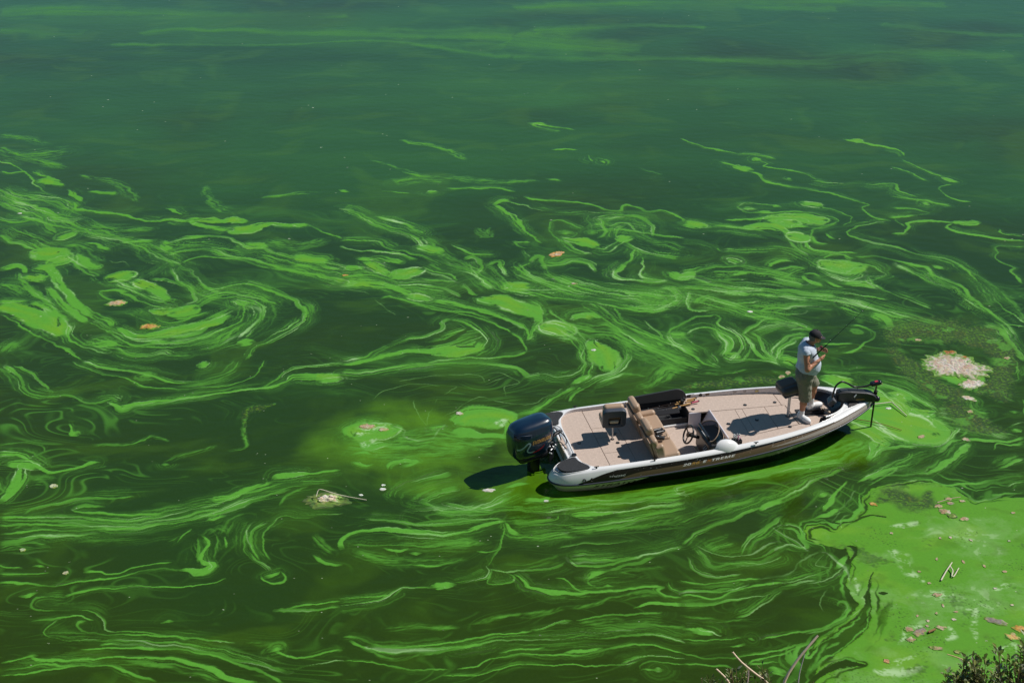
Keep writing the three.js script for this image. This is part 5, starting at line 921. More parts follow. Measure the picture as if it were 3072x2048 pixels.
// ---------------------------------------------------------------- the bass boat (x towards the bow, z towards starboard, the near side)
const BOAT_AT = V(0.855, 0, -21.708), BOAT_TURN = 12.65 * Math.PI / 180;
const boat = new THREE.Group(); boat.name = 'bass_boat'; scene.add(boat);
boat.position.copy(BOAT_AT); boat.rotation.y = BOAT_TURN;
tag(boat, 'white and black bass boat with beige carpeted decks drifting on the green water', 'boat');
const part = (name, geo, mat, parent = boat) => mesh(name, geo, mat, parent);
const sub = (name, parent = boat, p = [0, 0, 0], ry = 0) => { const g = new THREE.Group(); g.name = name; g.position.set(...p); g.rotation.y = ry; parent.add(g); return g; };
function xf(g, p = [0, 0, 0], r = [0, 0, 0], s) { if (s) g.scale(...s); g.rotateX(r[0]); g.rotateZ(r[2]); g.rotateY(r[1]); g.translate(...p); return g; }
const bx = (w, h, d, r, p, rot) => xf(new RoundedBoxGeometry(w, h, d, 3, Math.min(r, w / 2.01, h / 2.01, d / 2.01)), p, rot);
const tube = (pts, r, n = 24, k = 8, closed = false) => new THREE.TubeGeometry(new THREE.CatmullRomCurve3(pts.map((p) => V(...p)), closed), n, r, k, closed);
const cyl = (r0, r1, h, p, rot, n = 20) => xf(new THREE.CylinderGeometry(r0, r1, h, n), p, rot);
const ball = (r, p, s, n = 20) => xf(new THREE.SphereGeometry(r, n, Math.round(n * 0.7)), p, [0, 0, 0], s);
const join = (...g) => mergeGeometries(g.flat().map((x) => { const y = x.index ? x.toNonIndexed() : x; for (const a of Object.keys(y.attributes)) if (!['position', 'normal', 'uv'].includes(a)) y.deleteAttribute(a); return y; }));
function plate(pts, y, thick = 0.006, bevel = 0.003) {              // a flat piece cut to an outline [x, z], top face at y
  const s = new THREE.Shape(pts.map(([x, z]) => new THREE.Vector2(x, -z)));
  const g = new THREE.ExtrudeGeometry(s, { depth: thick, bevelEnabled: bevel > 0, bevelThickness: bevel, bevelSize: bevel, bevelSegments: 2, curveSegments: 8 });
  g.rotateX(-Math.PI / 2); g.translate(0, y - thick - bevel, 0); return g;
}
const round2 = (pts, n = 60, closed = true) => new THREE.CatmullRomCurve3(pts.map(([x, z]) => V(x, 0, z)), closed, 'centripetal').getPoints(n).slice(0, closed ? -1 : undefined).map((p) => [p.x, p.z]);
const lut = (tb) => (x) => { let i = 0; while (i < tb.length - 2 && x > tb[i + 1][0]) i++; const [a, b] = [tb[i], tb[i + 1]], t = Math.min(1, Math.max(0, (x - a[0]) / (b[0] - a[0]))); return mix(a[1], b[1], t); };
const canvasTex = (w, h, draw, srgb = true) => { const c = document.createElement('canvas'); c.width = w; c.height = h; const g = c.getContext('2d'); draw(g, w, h); const t = new THREE.CanvasTexture(c); if (srgb) t.colorSpace = THREE.SRGBColorSpace; t.anisotropy = 8; return t; };

// materials
const gel = std([0.80, 0.80, 0.80], 0.22, { clearcoat: 0.4, clearcoatRoughness: 0.1 });
const black = std([0.012, 0.012, 0.014], 0.35), satin = std([0.02, 0.021, 0.024], 0.5), rubber = std([0.018, 0.02, 0.024], 0.75);
const steel = std([0.55, 0.55, 0.56], 0.28, { metalness: 0.9 }), alu = std([0.62, 0.62, 0.63], 0.4, { metalness: 0.8 });
const speckTex = (base, amp, n, rep) => { const d = new Uint8Array(n * n * 4); for (let k = 0; k < n * n; k++) { const i = k % n, j = (k / n) | 0, f = 1 + amp * (rnd() - 0.5) * 1.5 + amp * 0.8 * noise(i * 0.11, j * 0.11) + 0.12 * noise(i * 8 / 256, j * 8 / 256); for (let c = 0; c < 3; c++) d[k * 4 + c] = S8(base[c] * f); d[k * 4 + 3] = 255; }
  const t = new THREE.DataTexture(d, n, n, THREE.RGBAFormat); t.wrapS = t.wrapT = THREE.RepeatWrapping; t.magFilter = THREE.LinearFilter; t.minFilter = THREE.LinearMipmapLinearFilter; t.generateMipmaps = true; t.colorSpace = THREE.SRGBColorSpace; t.repeat.set(rep, rep); t.needsUpdate = true; return t; };
const carpet = new THREE.MeshPhysicalMaterial({ map: speckTex([0.50, 0.395, 0.33], 0.26, 256, 2.3), roughness: 0.95 });
const padMat = new THREE.MeshPhysicalMaterial({ map: speckTex([0.022, 0.024, 0.028], 0.9, 128, 3), roughness: 0.9 });
const vinyl = std([0.40, 0.275, 0.185], 0.42), vinylDark = std([0.30, 0.205, 0.14], 0.45), slate = std([0.045, 0.055, 0.075], 0.45);

// plan outline at the rub rail, port side mirrored
const HALF = [[0.02, 0.22], [0.0, 0.46], [-0.12, 0.56], [-0.30, 0.63], [-0.40, 0.76], [-0.37, 0.93], [-0.22, 1.055], [0.1, 1.12], [0.5, 1.14], [1.2, 1.145], [2.1, 1.14], [3.0, 1.085], [3.9, 0.985], [4.65, 0.83], [5.1, 0.68], [5.45, 0.51], [5.8, 0.29], [6.02, 0.10]];
const LOOP = new THREE.CatmullRomCurve3([...HALF.map(([x, z]) => V(x, 0, z)), V(6.06, 0, 0), ...HALF.slice().reverse().map(([x, z]) => V(x, 0, -z))], true, 'centripetal');
const NO = 320, RIM = LOOP.getPoints(NO).slice(0, NO);
const NRM = RIM.map((p, i) => { const a = RIM[(i + NO - 1) % NO], b = RIM[(i + 1) % NO], t = b.clone().sub(a).normalize(); return V(t.z, 0, -t.x).multiplyScalar(-1); });
const rubY = lut([[-0.4, 0.20], [0.5, 0.215], [1.5, 0.24], [2, 0.26], [3, 0.30], [3.9, 0.36], [4.65, 0.42], [5.4, 0.48], [6.1, 0.52]]);
const gunY = lut([[-0.4, 0.36], [0, 0.41], [0.5, 0.445], [2, 0.475], [3, 0.50], [3.9, 0.54], [4.65, 0.58], [5.4, 0.62], [6.1, 0.635]]);
function strip(sect, keep, uv) {                                    // a band round the rim: sect(x) -> [[inset, height], ...]
  const pos = [], uvs = [], idx = [], rows = sect(0).length; let run = 0;
  for (let i = 0; i <= NO; i++) {
    const p = RIM[i % NO], n = NRM[i % NO], q = sect(p.x);
    q.forEach(([d, y, rake = 0], j) => { const taper = Math.min(1, Math.max(0.12, (6.12 - p.x) / 0.7)); const dd = p.x > 3 ? Math.min(d, 0.8 * Math.abs(p.z)) : d; pos.push(p.x - n.x * dd * taper - rake, y, p.z - n.z * dd * taper); const u = uv ? uv(p, j / (rows - 1)) : [p.x, j]; uvs.push(...u); });
    if (i && keep(RIM[(i - 1) % NO]) && keep(p)) for (let j = 0; j < rows - 1; j++) { const a = (i - 1) * rows + j, b = i * rows + j; idx.push(a, b, a + 1, b, b + 1, a + 1); }
  }
  const g = new THREE.BufferGeometry();
  g.setAttribute('position', new THREE.Float32BufferAttribute(pos, 3)); g.setAttribute('uv', new THREE.Float32BufferAttribute(uvs, 2)); g.setIndex(idx); g.computeVertexNormals();
  return g;
}
const all = () => true, U = (p, v) => [(p.x + 0.5) / 6.6, v];
// topsides above the rub rail, with their paint
function sidePaint(flip) { return canvasTex(2048, 128, (g, w, h) => {
  const X = (x) => (x + 0.5) / 6.6 * w;
  g.fillStyle = '#e9e9ea'; g.fillRect(0, 0, w, h);
  g.fillStyle = '#0d0d10'; g.beginPath(); g.moveTo(X(0.02), h); g.quadraticCurveTo(X(0.34), h * 0.45, X(0.75), h * 0.10); g.lineTo(X(3.2), h * 0.08); g.lineTo(X(5.0), h * 0.12); g.lineTo(X(5.0), h); g.closePath(); g.fill();
  g.fillStyle = '#6b5844'; g.beginPath(); g.moveTo(X(0.78), h); g.quadraticCurveTo(X(0.95), h * 0.62, X(1.25), h * 0.56); g.lineTo(X(3.0), h * 0.42); g.lineTo(X(4.2), h * 0.2); g.lineTo(X(6.1), h * 0.16); g.lineTo(X(6.1), h); g.closePath(); g.fill();
  g.fillStyle = '#a49a92'; g.beginPath(); g.moveTo(X(3.6), h * 0.62); g.lineTo(X(5.2), h * 0.3); g.lineTo(X(6.1), h * 0.3); g.lineTo(X(6.1), h * 0.86); g.lineTo(X(4.4), h * 0.86); g.closePath(); g.fill();
  for (let k = 0; k < 900; k++) { const x = rr(X(0.5), X(5.6)), y = rr(h * 0.06, h * 0.95), b = rnd() < 0.12; g.fillStyle = b ? '#ffffff' : ['#3b3a40', '#57534f', '#8d7a6b'][(rnd() * 3) | 0]; const s = b ? rr(1.5, 3) : rr(1, 2.2); if (y < h * 0.55 || rnd() < 0.35) g.fillRect(x, y, s, s * 1.6); }
  g.save(); if (flip) { g.translate(X(1.97) + X(2.85), 0); g.scale(-1, 1); }
  g.font = 'bold italic 37px sans-serif'; g.textBaseline = 'middle'; const y = h * 0.56, put = (s, c, x) => { g.fillStyle = c; g.save(); g.translate(x, y); g.scale(1.18, 1); g.fillText(s, 0, 0); g.restore(); return x + g.measureText(s).width * 1.18; };
  let x = put('20', '#e8e8e8', X(1.94)); x = put('56', '#c99a4b', x + 2); x = put('E', '#e8e8e8', x + 16); x = put('X', '#a9703c', x); put('TREME', '#e8e8e8', x);
  g.restore();
  g.fillStyle = '#d8d8d8'; for (let k = 0; k < 9; k++) g.fillRect(X(0.62) + k * 10, h * 0.58 + (k % 2) * 2, 7, 7); for (let k = 0; k < 7; k++) g.fillRect(X(0.70) + k * 9, h * 0.68, 6, 6);
}); }
const topSect = (x) => { const r = rubY(x) + 0.012, q = gunY(x), s = q - r; return [[0.0, r], [0.012, r + s * 0.3], [0.035, r + s * 0.62], [0.062, r + s * 0.86]]; };
for (const sgn of [1, -1]) {
  const m = new THREE.MeshPhysicalMaterial({ map: sidePaint(sgn < 0), roughness: 0.3, clearcoat: 0.25, clearcoatRoughness: 0.08 });
  part('topside', strip(topSect, (p) => sgn * p.z > -0.08 && p.x > -0.5, (p, v) => [(p.x + 0.5) / 6.6, v]), m);
}
part('gunwale', strip((x) => { const r = rubY(x) + 0.012, q = gunY(x), s = q - r; return [[0.062, r + s * 0.86], [0.078, q - 0.008], [0.098, q], [0.125, q + 0.004]]; }, all), gel);
// hull below the rail: white at the stern, black forward
const hullTex = (flip) => canvasTex(1024, 128, (g, w, h) => {
  const X = (x) => (x + 0.5) / 6.6 * w; g.fillStyle = '#08080a'; g.fillRect(0, 0, w, h);
  g.fillStyle = '#d9d6cc'; g.beginPath(); g.moveTo(0, 0); g.lineTo(0, h); g.lineTo(X(0.3), h); g.lineTo(X(1.35), h * 0.05); g.lineTo(X(1.35), 0); g.closePath(); g.fill();
  g.save(); g.font = 'bold italic 40px sans-serif'; g.textBaseline = 'middle'; if (flip) { g.translate(X(0.35) + X(1.2), 0); g.scale(-1, 1); } g.fillStyle = '#5a5546'; g.fillText('STRATOS', X(0.33), h * 0.30, X(1.2) - X(0.33)); g.restore();
});
const hullSect = (x) => { const r = rubY(x) - 0.012, f = sm(3.4, 6.0, x), k = sm(4.2, 6.1, x); return [[0.004, r, 0], [0.03 + 0.05 * f, r * 0.72, 0.12 * k], [0.075 + 0.14 * f, r * 0.42, 0.36 * k], [0.13 + 0.32 * f, 0.0, 0.75 * k], [0.22 + 0.5 * f, -0.14, 1.1 * k], [0.5, -0.2, 1.3 * k]]; };
for (const sgn of [1, -1]) part('hull', strip(hullSect, (p) => sgn * p.z > -0.08, (p, v) => [(p.x + 0.5) / 6.6, 1 - v]), new THREE.MeshPhysicalMaterial({ map: hullTex(sgn < 0), roughness: 0.2, clearcoat: 0.6, clearcoatRoughness: 0.08 }));
{ const pts = RIM.map((p, i) => [p.x + NRM[i].x * 0.004, rubY(p.x), p.z + NRM[i].z * 0.004]); part('rub_rail', tube(pts, 0.018, 360, 6, true), std([0.03, 0.035, 0.05], 0.4)); }

// deck cap with the opening for the decks and the cockpit
const OPEN = round2([[0.17, 0], [0.17, 0.5], [0.24, 0.80], [0.42, 0.965], [0.9, 0.995], [2.0, 0.985], [3.0, 0.935], [3.9, 0.84], [4.5, 0.72], [4.95, 0.56], [5.28, 0.33], [5.42, 0], [5.28, -0.33], [4.95, -0.56], [4.5, -0.72], [3.9, -0.84], [3.0, -0.935], [2.0, -0.985], [0.9, -0.995], [0.42, -0.965], [0.24, -0.80], [0.17, -0.5]], 120);
{
  const rim = RIM.map((p, i) => { const t = 0.125 * Math.min(1, Math.max(0.12, (6.12 - p.x) / 0.7)); return new THREE.Vector2(p.x - NRM[i].x * t, p.z - NRM[i].z * t); });
  const hole = OPEN.map(([x, z]) => new THREE.Vector2(x, z)), pts = [...rim, ...hole];
  if (THREE.ShapeUtils.isClockWise(rim)) { /* orientation is handled by the triangulator */ }
  const tri = THREE.ShapeUtils.triangulateShape(rim, [hole]);
  const g = new THREE.BufferGeometry();
  g.setAttribute('position', new THREE.Float32BufferAttribute(pts.flatMap((p) => [p.x, gunY(p.x) + 0.004, p.y]), 3));
  g.setAttribute('uv', new THREE.Float32BufferAttribute(pts.flatMap((p) => [p.x, p.y]), 2));
  const A = pts[tri[0][0]], B = pts[tri[0][1]], C = pts[tri[0][2]], ccw = (B.x - A.x) * (C.y - A.y) - (B.y - A.y) * (C.x - A.x) > 0;
  g.setIndex(tri.flatMap(([a, b, c]) => ccw ? [a, c, b] : [a, b, c])); g.computeVertexNormals();
  part('deck_cap', g, gel);
  const pos = [], ix = []; OPEN.forEach(([x, z]) => { pos.push(x, gunY(x) + 0.004, z, x, x > 3.1 ? 0.38 : 0.10, z); }); const n = OPEN.length;
  for (let i = 0; i < n; i++) { const a = 2 * i, b = 2 * ((i + 1) % n); ix.push(a, a + 1, b, b, a + 1, b + 1); }
  const w = new THREE.BufferGeometry(); w.setAttribute('position', new THREE.Float32BufferAttribute(pos, 3)); w.setAttribute('uv', new THREE.Float32BufferAttribute(OPEN.flatMap(([x, z]) => [x, 0, x, 1]), 2)); w.setIndex(ix); w.computeVertexNormals();
  part('inner_liner', w, std([0.62, 0.60, 0.63], 0.4, { side: THREE.DoubleSide }));
}
const clipX = (a, b, grow = 0.004) => { const near = OPEN.filter(([x, z]) => z >= 0 && x >= a && x <= b).sort((p, q) => p[0] - q[0]), far = OPEN.filter(([x, z]) => z < 0 && x >= a && x <= b).sort((p, q) => q[0] - p[0]);
  const zAt = (x, s) => { const l = OPEN.filter(([, z]) => s * z >= 0).sort((p, q) => p[0] - q[0]); for (let i = 0; i < l.length - 1; i++) if (l[i][0] <= x && l[i + 1][0] >= x) return mix(l[i][1], l[i + 1][1], (x - l[i][0]) / (l[i + 1][0] - l[i][0] || 1)); return 0; };
  const o = []; if (near[0][0] > a + 0.02) o.push([a, zAt(a, 1)]); o.push(...near); if (near[near.length - 1][0] < b - 0.02) o.push([b, zAt(b, 1)], [b, zAt(b, -1)]); o.push(...far); if (near[0][0] > a + 0.02) o.push([a, zAt(a, -1)]);
  return o.map(([x, z]) => [x, z * (1 - grow)]); };
part('cockpit_floor', plate(clipX(1.2, 3.4), 0.14, 0.02, 0), carpet);
const RD = 0.395, FD = 0.44;                                        // height of the rear and the front deck
const rear = sub('rear_deck'), front = sub('front_deck');
part('carpet_base', plate(clipX(0.0, 1.66), RD - 0.012, 0.03, 0), std([0.32, 0.25, 0.20], 0.95), rear);
const lid = (parent, x0, x1, z0, z1, y) => part('hatch_lid', plate([[x0, z0], [x1, z0], [x1, z1], [x0, z1]], y, 0.014, 0.004), carpet, parent);
part('aft_panel', plate(clipX(0.0, 0.672, 0.006), RD, 0.014, 0.003), carpet, rear);
lid(rear, 0.688, 1.158, -0.975, -0.350, RD); lid(rear, 0.688, 1.158, -0.335, -0.02, RD); lid(rear, 0.688, 1.165, -0.005, 0.505, RD); lid(rear, 0.688, 1.165, 0.52, 0.978, RD);
lid(rear, 1.180, 1.655, -0.975, 0.978, RD);
part('deck_riser', bx(0.012, RD - 0.14, 1.94, 0.004, [1.668, (RD + 0.13) / 2 - 0.01, 0]), carpet, rear);
const frontBase = [...clipX(2.98, 5.42).filter(([x, z]) => z >= 0 || x > 2.97), [2.98, -0.5]];
part('carpet_base', plate(clipX(2.98, 5.42), FD - 0.012, 0.03, 0), std([0.32, 0.25, 0.20], 0.95), front);
part('side_panel', plate([[2.60, -0.935], [2.60, -0.46], [2.66, -0.41], [2.93, -0.39], [4.36, -0.31], [4.36, -0.735], [3.9, -0.825], [3.0, -0.92]], FD + 0.004, 0.02, 0.004), carpet, front);
part('hatch_lid', plate([[3.0, -0.37], [3.45, -0.345], [3.40, 0.56], [3.0, 0.58]], FD, 0.014, 0.004), carpet, front);
part('hatch_lid', plate([[3.464, -0.343], [3.586, -0.338], [3.536, 0.54], [3.414, 0.56]], FD, 0.014, 0.004), carpet, front);
part('hatch_lid', plate([[3.60, -0.337], [4.02, -0.317], [3.98, 0.46], [3.55, 0.54]], FD, 0.014, 0.004), carpet, front);
part('hatch_lid', plate([[4.034, -0.316], [4.42, -0.295], [4.40, 0.40], [4.00, 0.455]], FD, 0.014, 0.004), carpet, front);
part('side_panel', plate([[3.0, 0.60], [3.55, 0.56], [4.42, 0.42], [4.60, 0.42], [4.60, 0.68], [3.9, 0.825], [3.0, 0.915]], FD, 0.014, 0.004), carpet, front);
part('bow_panel', plate([[4.44, -0.29], [4.38, -0.32], [4.38, -0.735], [4.7, -0.645], [4.92, -0.55], [5.20, -0.36], [5.3, 0], [5.18, 0.38], [4.92, 0.55], [4.62, 0.67], [4.62, 0.40], [4.44, 0.39]], FD, 0.014, 0.004), carpet, front);
const latch = (parent, x, z, y) => { const g = sub('latch', parent, [x, y, z]); part('bezel', cyl(0.032, 0.034, 0.012, [0, 0.004, 0]), black, g); part('pull', bx(0.03, 0.008, 0.012, 0.003, [0, 0.012, 0]), steel, g); };
for (const [x, z] of [[1.02, 0.23], [0.92, 0.68], [0.34, 0.09], [1.06, -0.1]]) latch(rear, x, z, RD);
for (const [x, z] of [[3.70, -0.45], [3.16, 0.12], [3.72, 0.10], [4.28, -0.42], [4.22, 0.46], [2.70, -0.52]]) latch(front, x, z, FD + 0.004);
// far inner side: cup holder, speaker, plate
part('cup_recess', bx(0.15, 0.06, 0.012, 0.02, [2.80, 0.475, -0.955], [0, 0.05, 0]), black);
part('speaker', cyl(0.035, 0.035, 0.012, [2.99, 0.477, -0.937], [Math.PI / 2, 0.06, 0]), black);
part('name_plate', bx(0.15, 0.045, 0.006, 0.004, [3.16, 0.485, -0.925], [0, 0.08, 0]), std([0.10, 0.06, 0.03], 0.4));
for (const [x, z, w] of [[3.66, -0.868, 0.08], [3.86, -0.846, 0.09], [4.10, -0.808, 0.14]]) part('sticker', bx(w, 0.04, 0.004, 0.002, [x, 0.50, z], [0, 0.13, 0]), std(w > 0.1 ? [0.5, 0.4, 0.16] : [0.34, 0.30, 0.30], 0.5));

// stern: non-skid pads, splash well, cleats
for (const s of [1, -1]) part('step_pad', plate(round2([[-0.24, 0.80 * s], [-0.16, 0.68 * s], [0.0, 0.60 * s], [0.115, 0.575 * s], [0.165, 0.72 * s], [0.30, 0.92 * s], [0.27, 0.985 * s], [0.02, 1.0 * s], [-0.18, 0.955 * s]], 48), 0.436, 0.02, 0.004), padMat);
for (const s of [1, -1]) part('pad_rim', tube(round2([[-0.31, 0.80 * s], [-0.21, 0.66 * s], [-0.03, 0.58 * s], [0.125, 0.55 * s], [0.185, 0.72 * s], [0.32, 0.92 * s], [0.28, 1.005 * s], [0.02, 1.02 * s], [-0.2, 0.97 * s]], 48).map(([x, z]) => [x, gunY(x) + 0.002, z]), 0.006, 90, 6, true), gel);
part('splash_well', join(bx(0.10, 0.05, 1.0, 0.02, [0.06, 0.20, 0]), bx(0.05, 0.34, 1.02, 0.02, [0.035, 0.22, 0])), gel);
part('transom_plate', bx(0.02, 0.16, 0.5, 0.006, [-0.0, 0.34, 0.06]), std([0.42, 0.36, 0.28], 0.6));
for (const [x, z] of [[0.56, -1.045], [0.40, 1.02], [1.45, 1.045], [3.35, 0.99]]) { const g = sub('cleat', boat, [x, gunY(x) + 0.02, z]); part('post', bx(0.03, 0.03, 0.02, 0.006, [0, 0, 0]), black, g); part('horn', bx(0.09, 0.014, 0.018, 0.006, [0, 0.018, 0]), black, g); }
part('filler_cap', cyl(0.045, 0.05, 0.03, [0.135, 0.43, 0.50]), black);
for (const x of [0.28, 0.42]) part('vent', xf(new THREE.TorusGeometry(0.026, 0.008, 8, 18), [x - 0.12, 0.285, 1.118], [-0.25, 0.02, 0]), black);

// bow: dark instrument panel, pad, trim
part('bow_console', (() => { const pos = [], ix = []; const n = 26; for (let i = 0; i <= n; i++) { const a = mix(-1.28, 1.28, i / n), c = Math.cos(a), s = Math.sin(a); const w = Math.pow(c, 0.55); pos.push(4.52 + 0.86 * c, gunY(5) + 0.008, 0.58 * s * (1 - 0.12 * c), 4.52 + (0.86 - 0.2 * w) * c, FD + 0.02, 0.56 * s * (1 - 0.05 * c)); if (i) { const q = 2 * (i - 1); ix.push(q, q + 1, q + 2, q + 2, q + 1, q + 3); } } const g = new THREE.BufferGeometry(); g.setAttribute('position', new THREE.Float32BufferAttribute(pos, 3)); g.setIndex(ix); g.computeVertexNormals(); return g; })(), new THREE.MeshPhysicalMaterial({ color: new THREE.Color().setRGB(0.012, 0.014, 0.02), roughness: 0.3, side: THREE.DoubleSide }));
part('bow_trim', tube(Array.from({ length: 18 }, (_, i) => { const a = mix(-0.9, 1.2, i / 17); return [4.53 + 0.90 * Math.cos(a), gunY(5.2) + 0.016, 0.60 * Math.sin(a)]; }), 0.016, 40, 8), gel);
part('bow_pad', plate([[5.45, 0.22], [5.50, 0], [5.46, -0.2], [5.70, -0.17], [5.95, -0.04], [5.95, 0.04], [5.60, 0.26], [5.42, 0.33]], 0.642, 0.02, 0.004), std([0.05, 0.045, 0.045], 0.9));

// bench seat
const bench = sub('bench_seat');
part('seat_base', bx(0.42, 0.22, 1.50, 0.03, [1.77, 0.24, 0.22]), std([0.45, 0.40, 0.36], 0.5), bench);
for (const [z, d] of [[-0.22, 0.52], [0.22, 0.30], [0.62, 0.46]]) part('cushion', bx(0.38, 0.14, d - 0.01, 0.055, [1.79, 0.40, z], [0, 0, 0.06]), vinyl, bench);
for (const z of [-0.52, 0.92]) part('side_bolster', bx(0.38, 0.19, 0.14, 0.065, [1.77, 0.43, z], [0, 0, 0.08]), vinyl, bench);
for (const z of [-0.20, 0.60]) {
  const b = sub('backrest', bench, [1.60, 0.36, z]);
  part('back_cushion', bx(0.13, 0.48, 0.70, 0.06, [-0.075, 0.22, 0], [0, 0, 0.30]), vinyl, b);
  part('headrest', bx(0.14, 0.17, 0.42, 0.06, [-0.15, 0.50, -0.06], [0, 0, 0.34]), vinyl, b);
  for (const s of [-1, 1]) part('wing', bx(0.18, 0.34, 0.12, 0.055, [-0.01, 0.18, s * 0.325], [0, 0, 0.26]), vinyl, b);
  part('back_shell', bx(0.03, 0.44, 0.66, 0.014, [-0.155, 0.20, 0], [0, 0, 0.30]), vinylDark, b);
}
// rear fishing seat on a post, turned away
{
  const g = sub('rear_seat', boat, [0.96, RD, 0.09], -0.08); g.scale.set(0.88, 0.93, 0.9);
  part('post', cyl(0.019, 0.019, 0.36, [0, 0.18, 0]), alu, g); part('post_base', cyl(0.035, 0.04, 0.01, [0, 0.005, 0]), black, g);
  part('seat_cushion', bx(0.46, 0.12, 0.42, 0.05, [0, 0.38, -0.16]), vinyl, g);
  part('seat_pan', bx(0.44, 0.03, 0.40, 0.014, [0, 0.31, -0.15]), slate, g);
  const frame = new THREE.Shape(); const rrect = (s, x, y, w, h, r) => { s.moveTo(x + r, y); s.lineTo(x + w - r, y); s.quadraticCurveTo(x + w, y, x + w, y + r); s.lineTo(x + w, y + h - r); s.quadraticCurveTo(x + w, y + h, x + w - r, y + h); s.lineTo(x + r, y + h); s.quadraticCurveTo(x, y + h, x, y + h - r); s.lineTo(x, y + r); s.quadraticCurveTo(x, y, x + r, y); return s; };
  rrect(frame, -0.225, 0, 0.45, 0.36, 0.09); frame.holes.push(rrect(new THREE.Path(), -0.135, 0.04, 0.28, 0.195, 0.03));
  const fg = new THREE.ExtrudeGeometry(frame, { depth: 0.07, bevelEnabled: true, bevelThickness: 0.025, bevelSize: 0.02, bevelSegments: 4, curveSegments: 8 });
  part('back_shell', xf(fg, [0, 0.36, 0.04], [0.10, 0, 0]), slate, g);
  part('back_cushion', bx(0.44, 0.42, 0.17, 0.075, [0, 0.57, -0.03], [0.12, 0, 0]), vinyl, g);
  part('lumbar_roll', xf(new THREE.CapsuleGeometry(0.035, 0.13, 6, 14), [0.0, 0.455, 0.10], [0, 0, Math.PI / 2]), std([0.56, 0.45, 0.33], 0.5), g);
}
// bow seat on a post
{
  const g = sub('bow_seat', boat, [4.33, FD, 0.09], 0.1);
  part('post', cyl(0.026, 0.026, 0.52, [0, 0.26, 0]), alu, g); part('post_base', cyl(0.04, 0.045, 0.01, [0, 0.005, 0]), black, g);
  part('seat_cushion', bx(0.41, 0.17, 0.40, 0.084, [-0.02, 0.60, -0.03], [0.05, 0, 0.14]), std([0.075, 0.06, 0.052], 0.42), g);
  part('seat_top', bx(0.35, 0.10, 0.26, 0.049, [-0.04, 0.655, -0.08], [0.12, 0, 0.14]), std([0.15, 0.11, 0.085], 0.5), g);
  part('seat_pan', bx(0.36, 0.04, 0.36, 0.018, [-0.01, 0.53, -0.02], [0.05, 0, 0.14]), slate, g);
}
// cockpit: bulkhead, rod locker, helm console
part('bulkhead', join(xf(new RoundedBoxGeometry(0.03, 0.38, 1.02, 2, 0.012), [2.90, 0.30, 0.11], [0, 0, -0.42]), bx(0.24, 0.30, 0.03, 0.012, [2.70, 0.29, -0.41])), std([0.60, 0.58, 0.63], 0.4));
part('warning_sticker', bx(0.006, 0.12, 0.05, 0.002, [2.905, 0.37, 0.06], [0, 0, -0.42]), std([0.55, 0.42, 0.06], 0.5));
const lock = sub('rod_locker');
part('locker_box', join(bx(1.05, 0.02, 0.46, 0.004, [2.08, 0.17, -0.74]), bx(1.05, 0.30, 0.02, 0.004, [2.08, 0.30, -0.955]), bx(0.02, 0.28, 0.46, 0.004, [2.595, 0.30, -0.72]), bx(1.05, 0.16, 0.02, 0.004, [2.08, 0.23, -0.50])), rubber, lock);
part('locker_lip', bx(0.62, 0.05, 0.035, 0.012, [2.30, 0.16, -0.475], [0, 0.06, 0]), gel, lock);
part('lid_half', bx(0.86, 0.022, 0.10, 0.01, [2.02, 0.415, -0.575], [0.75, 0, 0.0]), black, lock);
part('lid_half', bx(0.95, 0.022, 0.08, 0.01, [2.0, 0.41, -0.70], [0.7, 0.02, 0.0]), black, lock);
{ const s = new THREE.Shape(); s.moveTo(-0.56, 0); s.quadraticCurveTo(-0.55, 0.10, -0.42, 0.115); s.lineTo(0.36, 0.17); s.quadraticCurveTo(0.52, 0.175, 0.56, 0.02); s.lineTo(0.55, -0.02); s.lineTo(-0.56, -0.02); s.closePath();
  part('open_lid', xf(new THREE.ExtrudeGeometry(s, { depth: 0.03, bevelEnabled: true, bevelThickness: 0.012, bevelSize: 0.01, bevelSegments: 3 }), [2.14, 0.455, -0.965], [-0.32, 0.0, 0]), satin, lock); }
const helm = sub('helm_console');
part('console_pod', ball(0.25, [2.80, 0.39, 0.90], [1.12, 0.92, 0.62], 28), gel, helm);
part('console_body', bx(0.40, 0.42, 0.72, 0.07, [2.68, 0.37, 0.60]), black, helm);
part('instrument_panel', bx(0.05, 0.24, 0.50, 0.02, [2.55, 0.56, 0.56], [0, 0, 0.35]), std([0.015, 0.018, 0.025], 0.3), helm);
part('chart_sheet', bx(0.012, 0.22, 0.13, 0.004, [2.515, 0.60, 0.68], [0, 0, 0.6]), std([0.55, 0.56, 0.58], 0.6), helm);
for (const [z, y] of [[0.40, 0.62], [0.52, 0.64]]) part('gauge', cyl(0.04, 0.04, 0.014, [2.52, y, z], [0, 0, Math.PI / 2 + 0.35]), std([0.02, 0.05, 0.08], 0.15), helm);
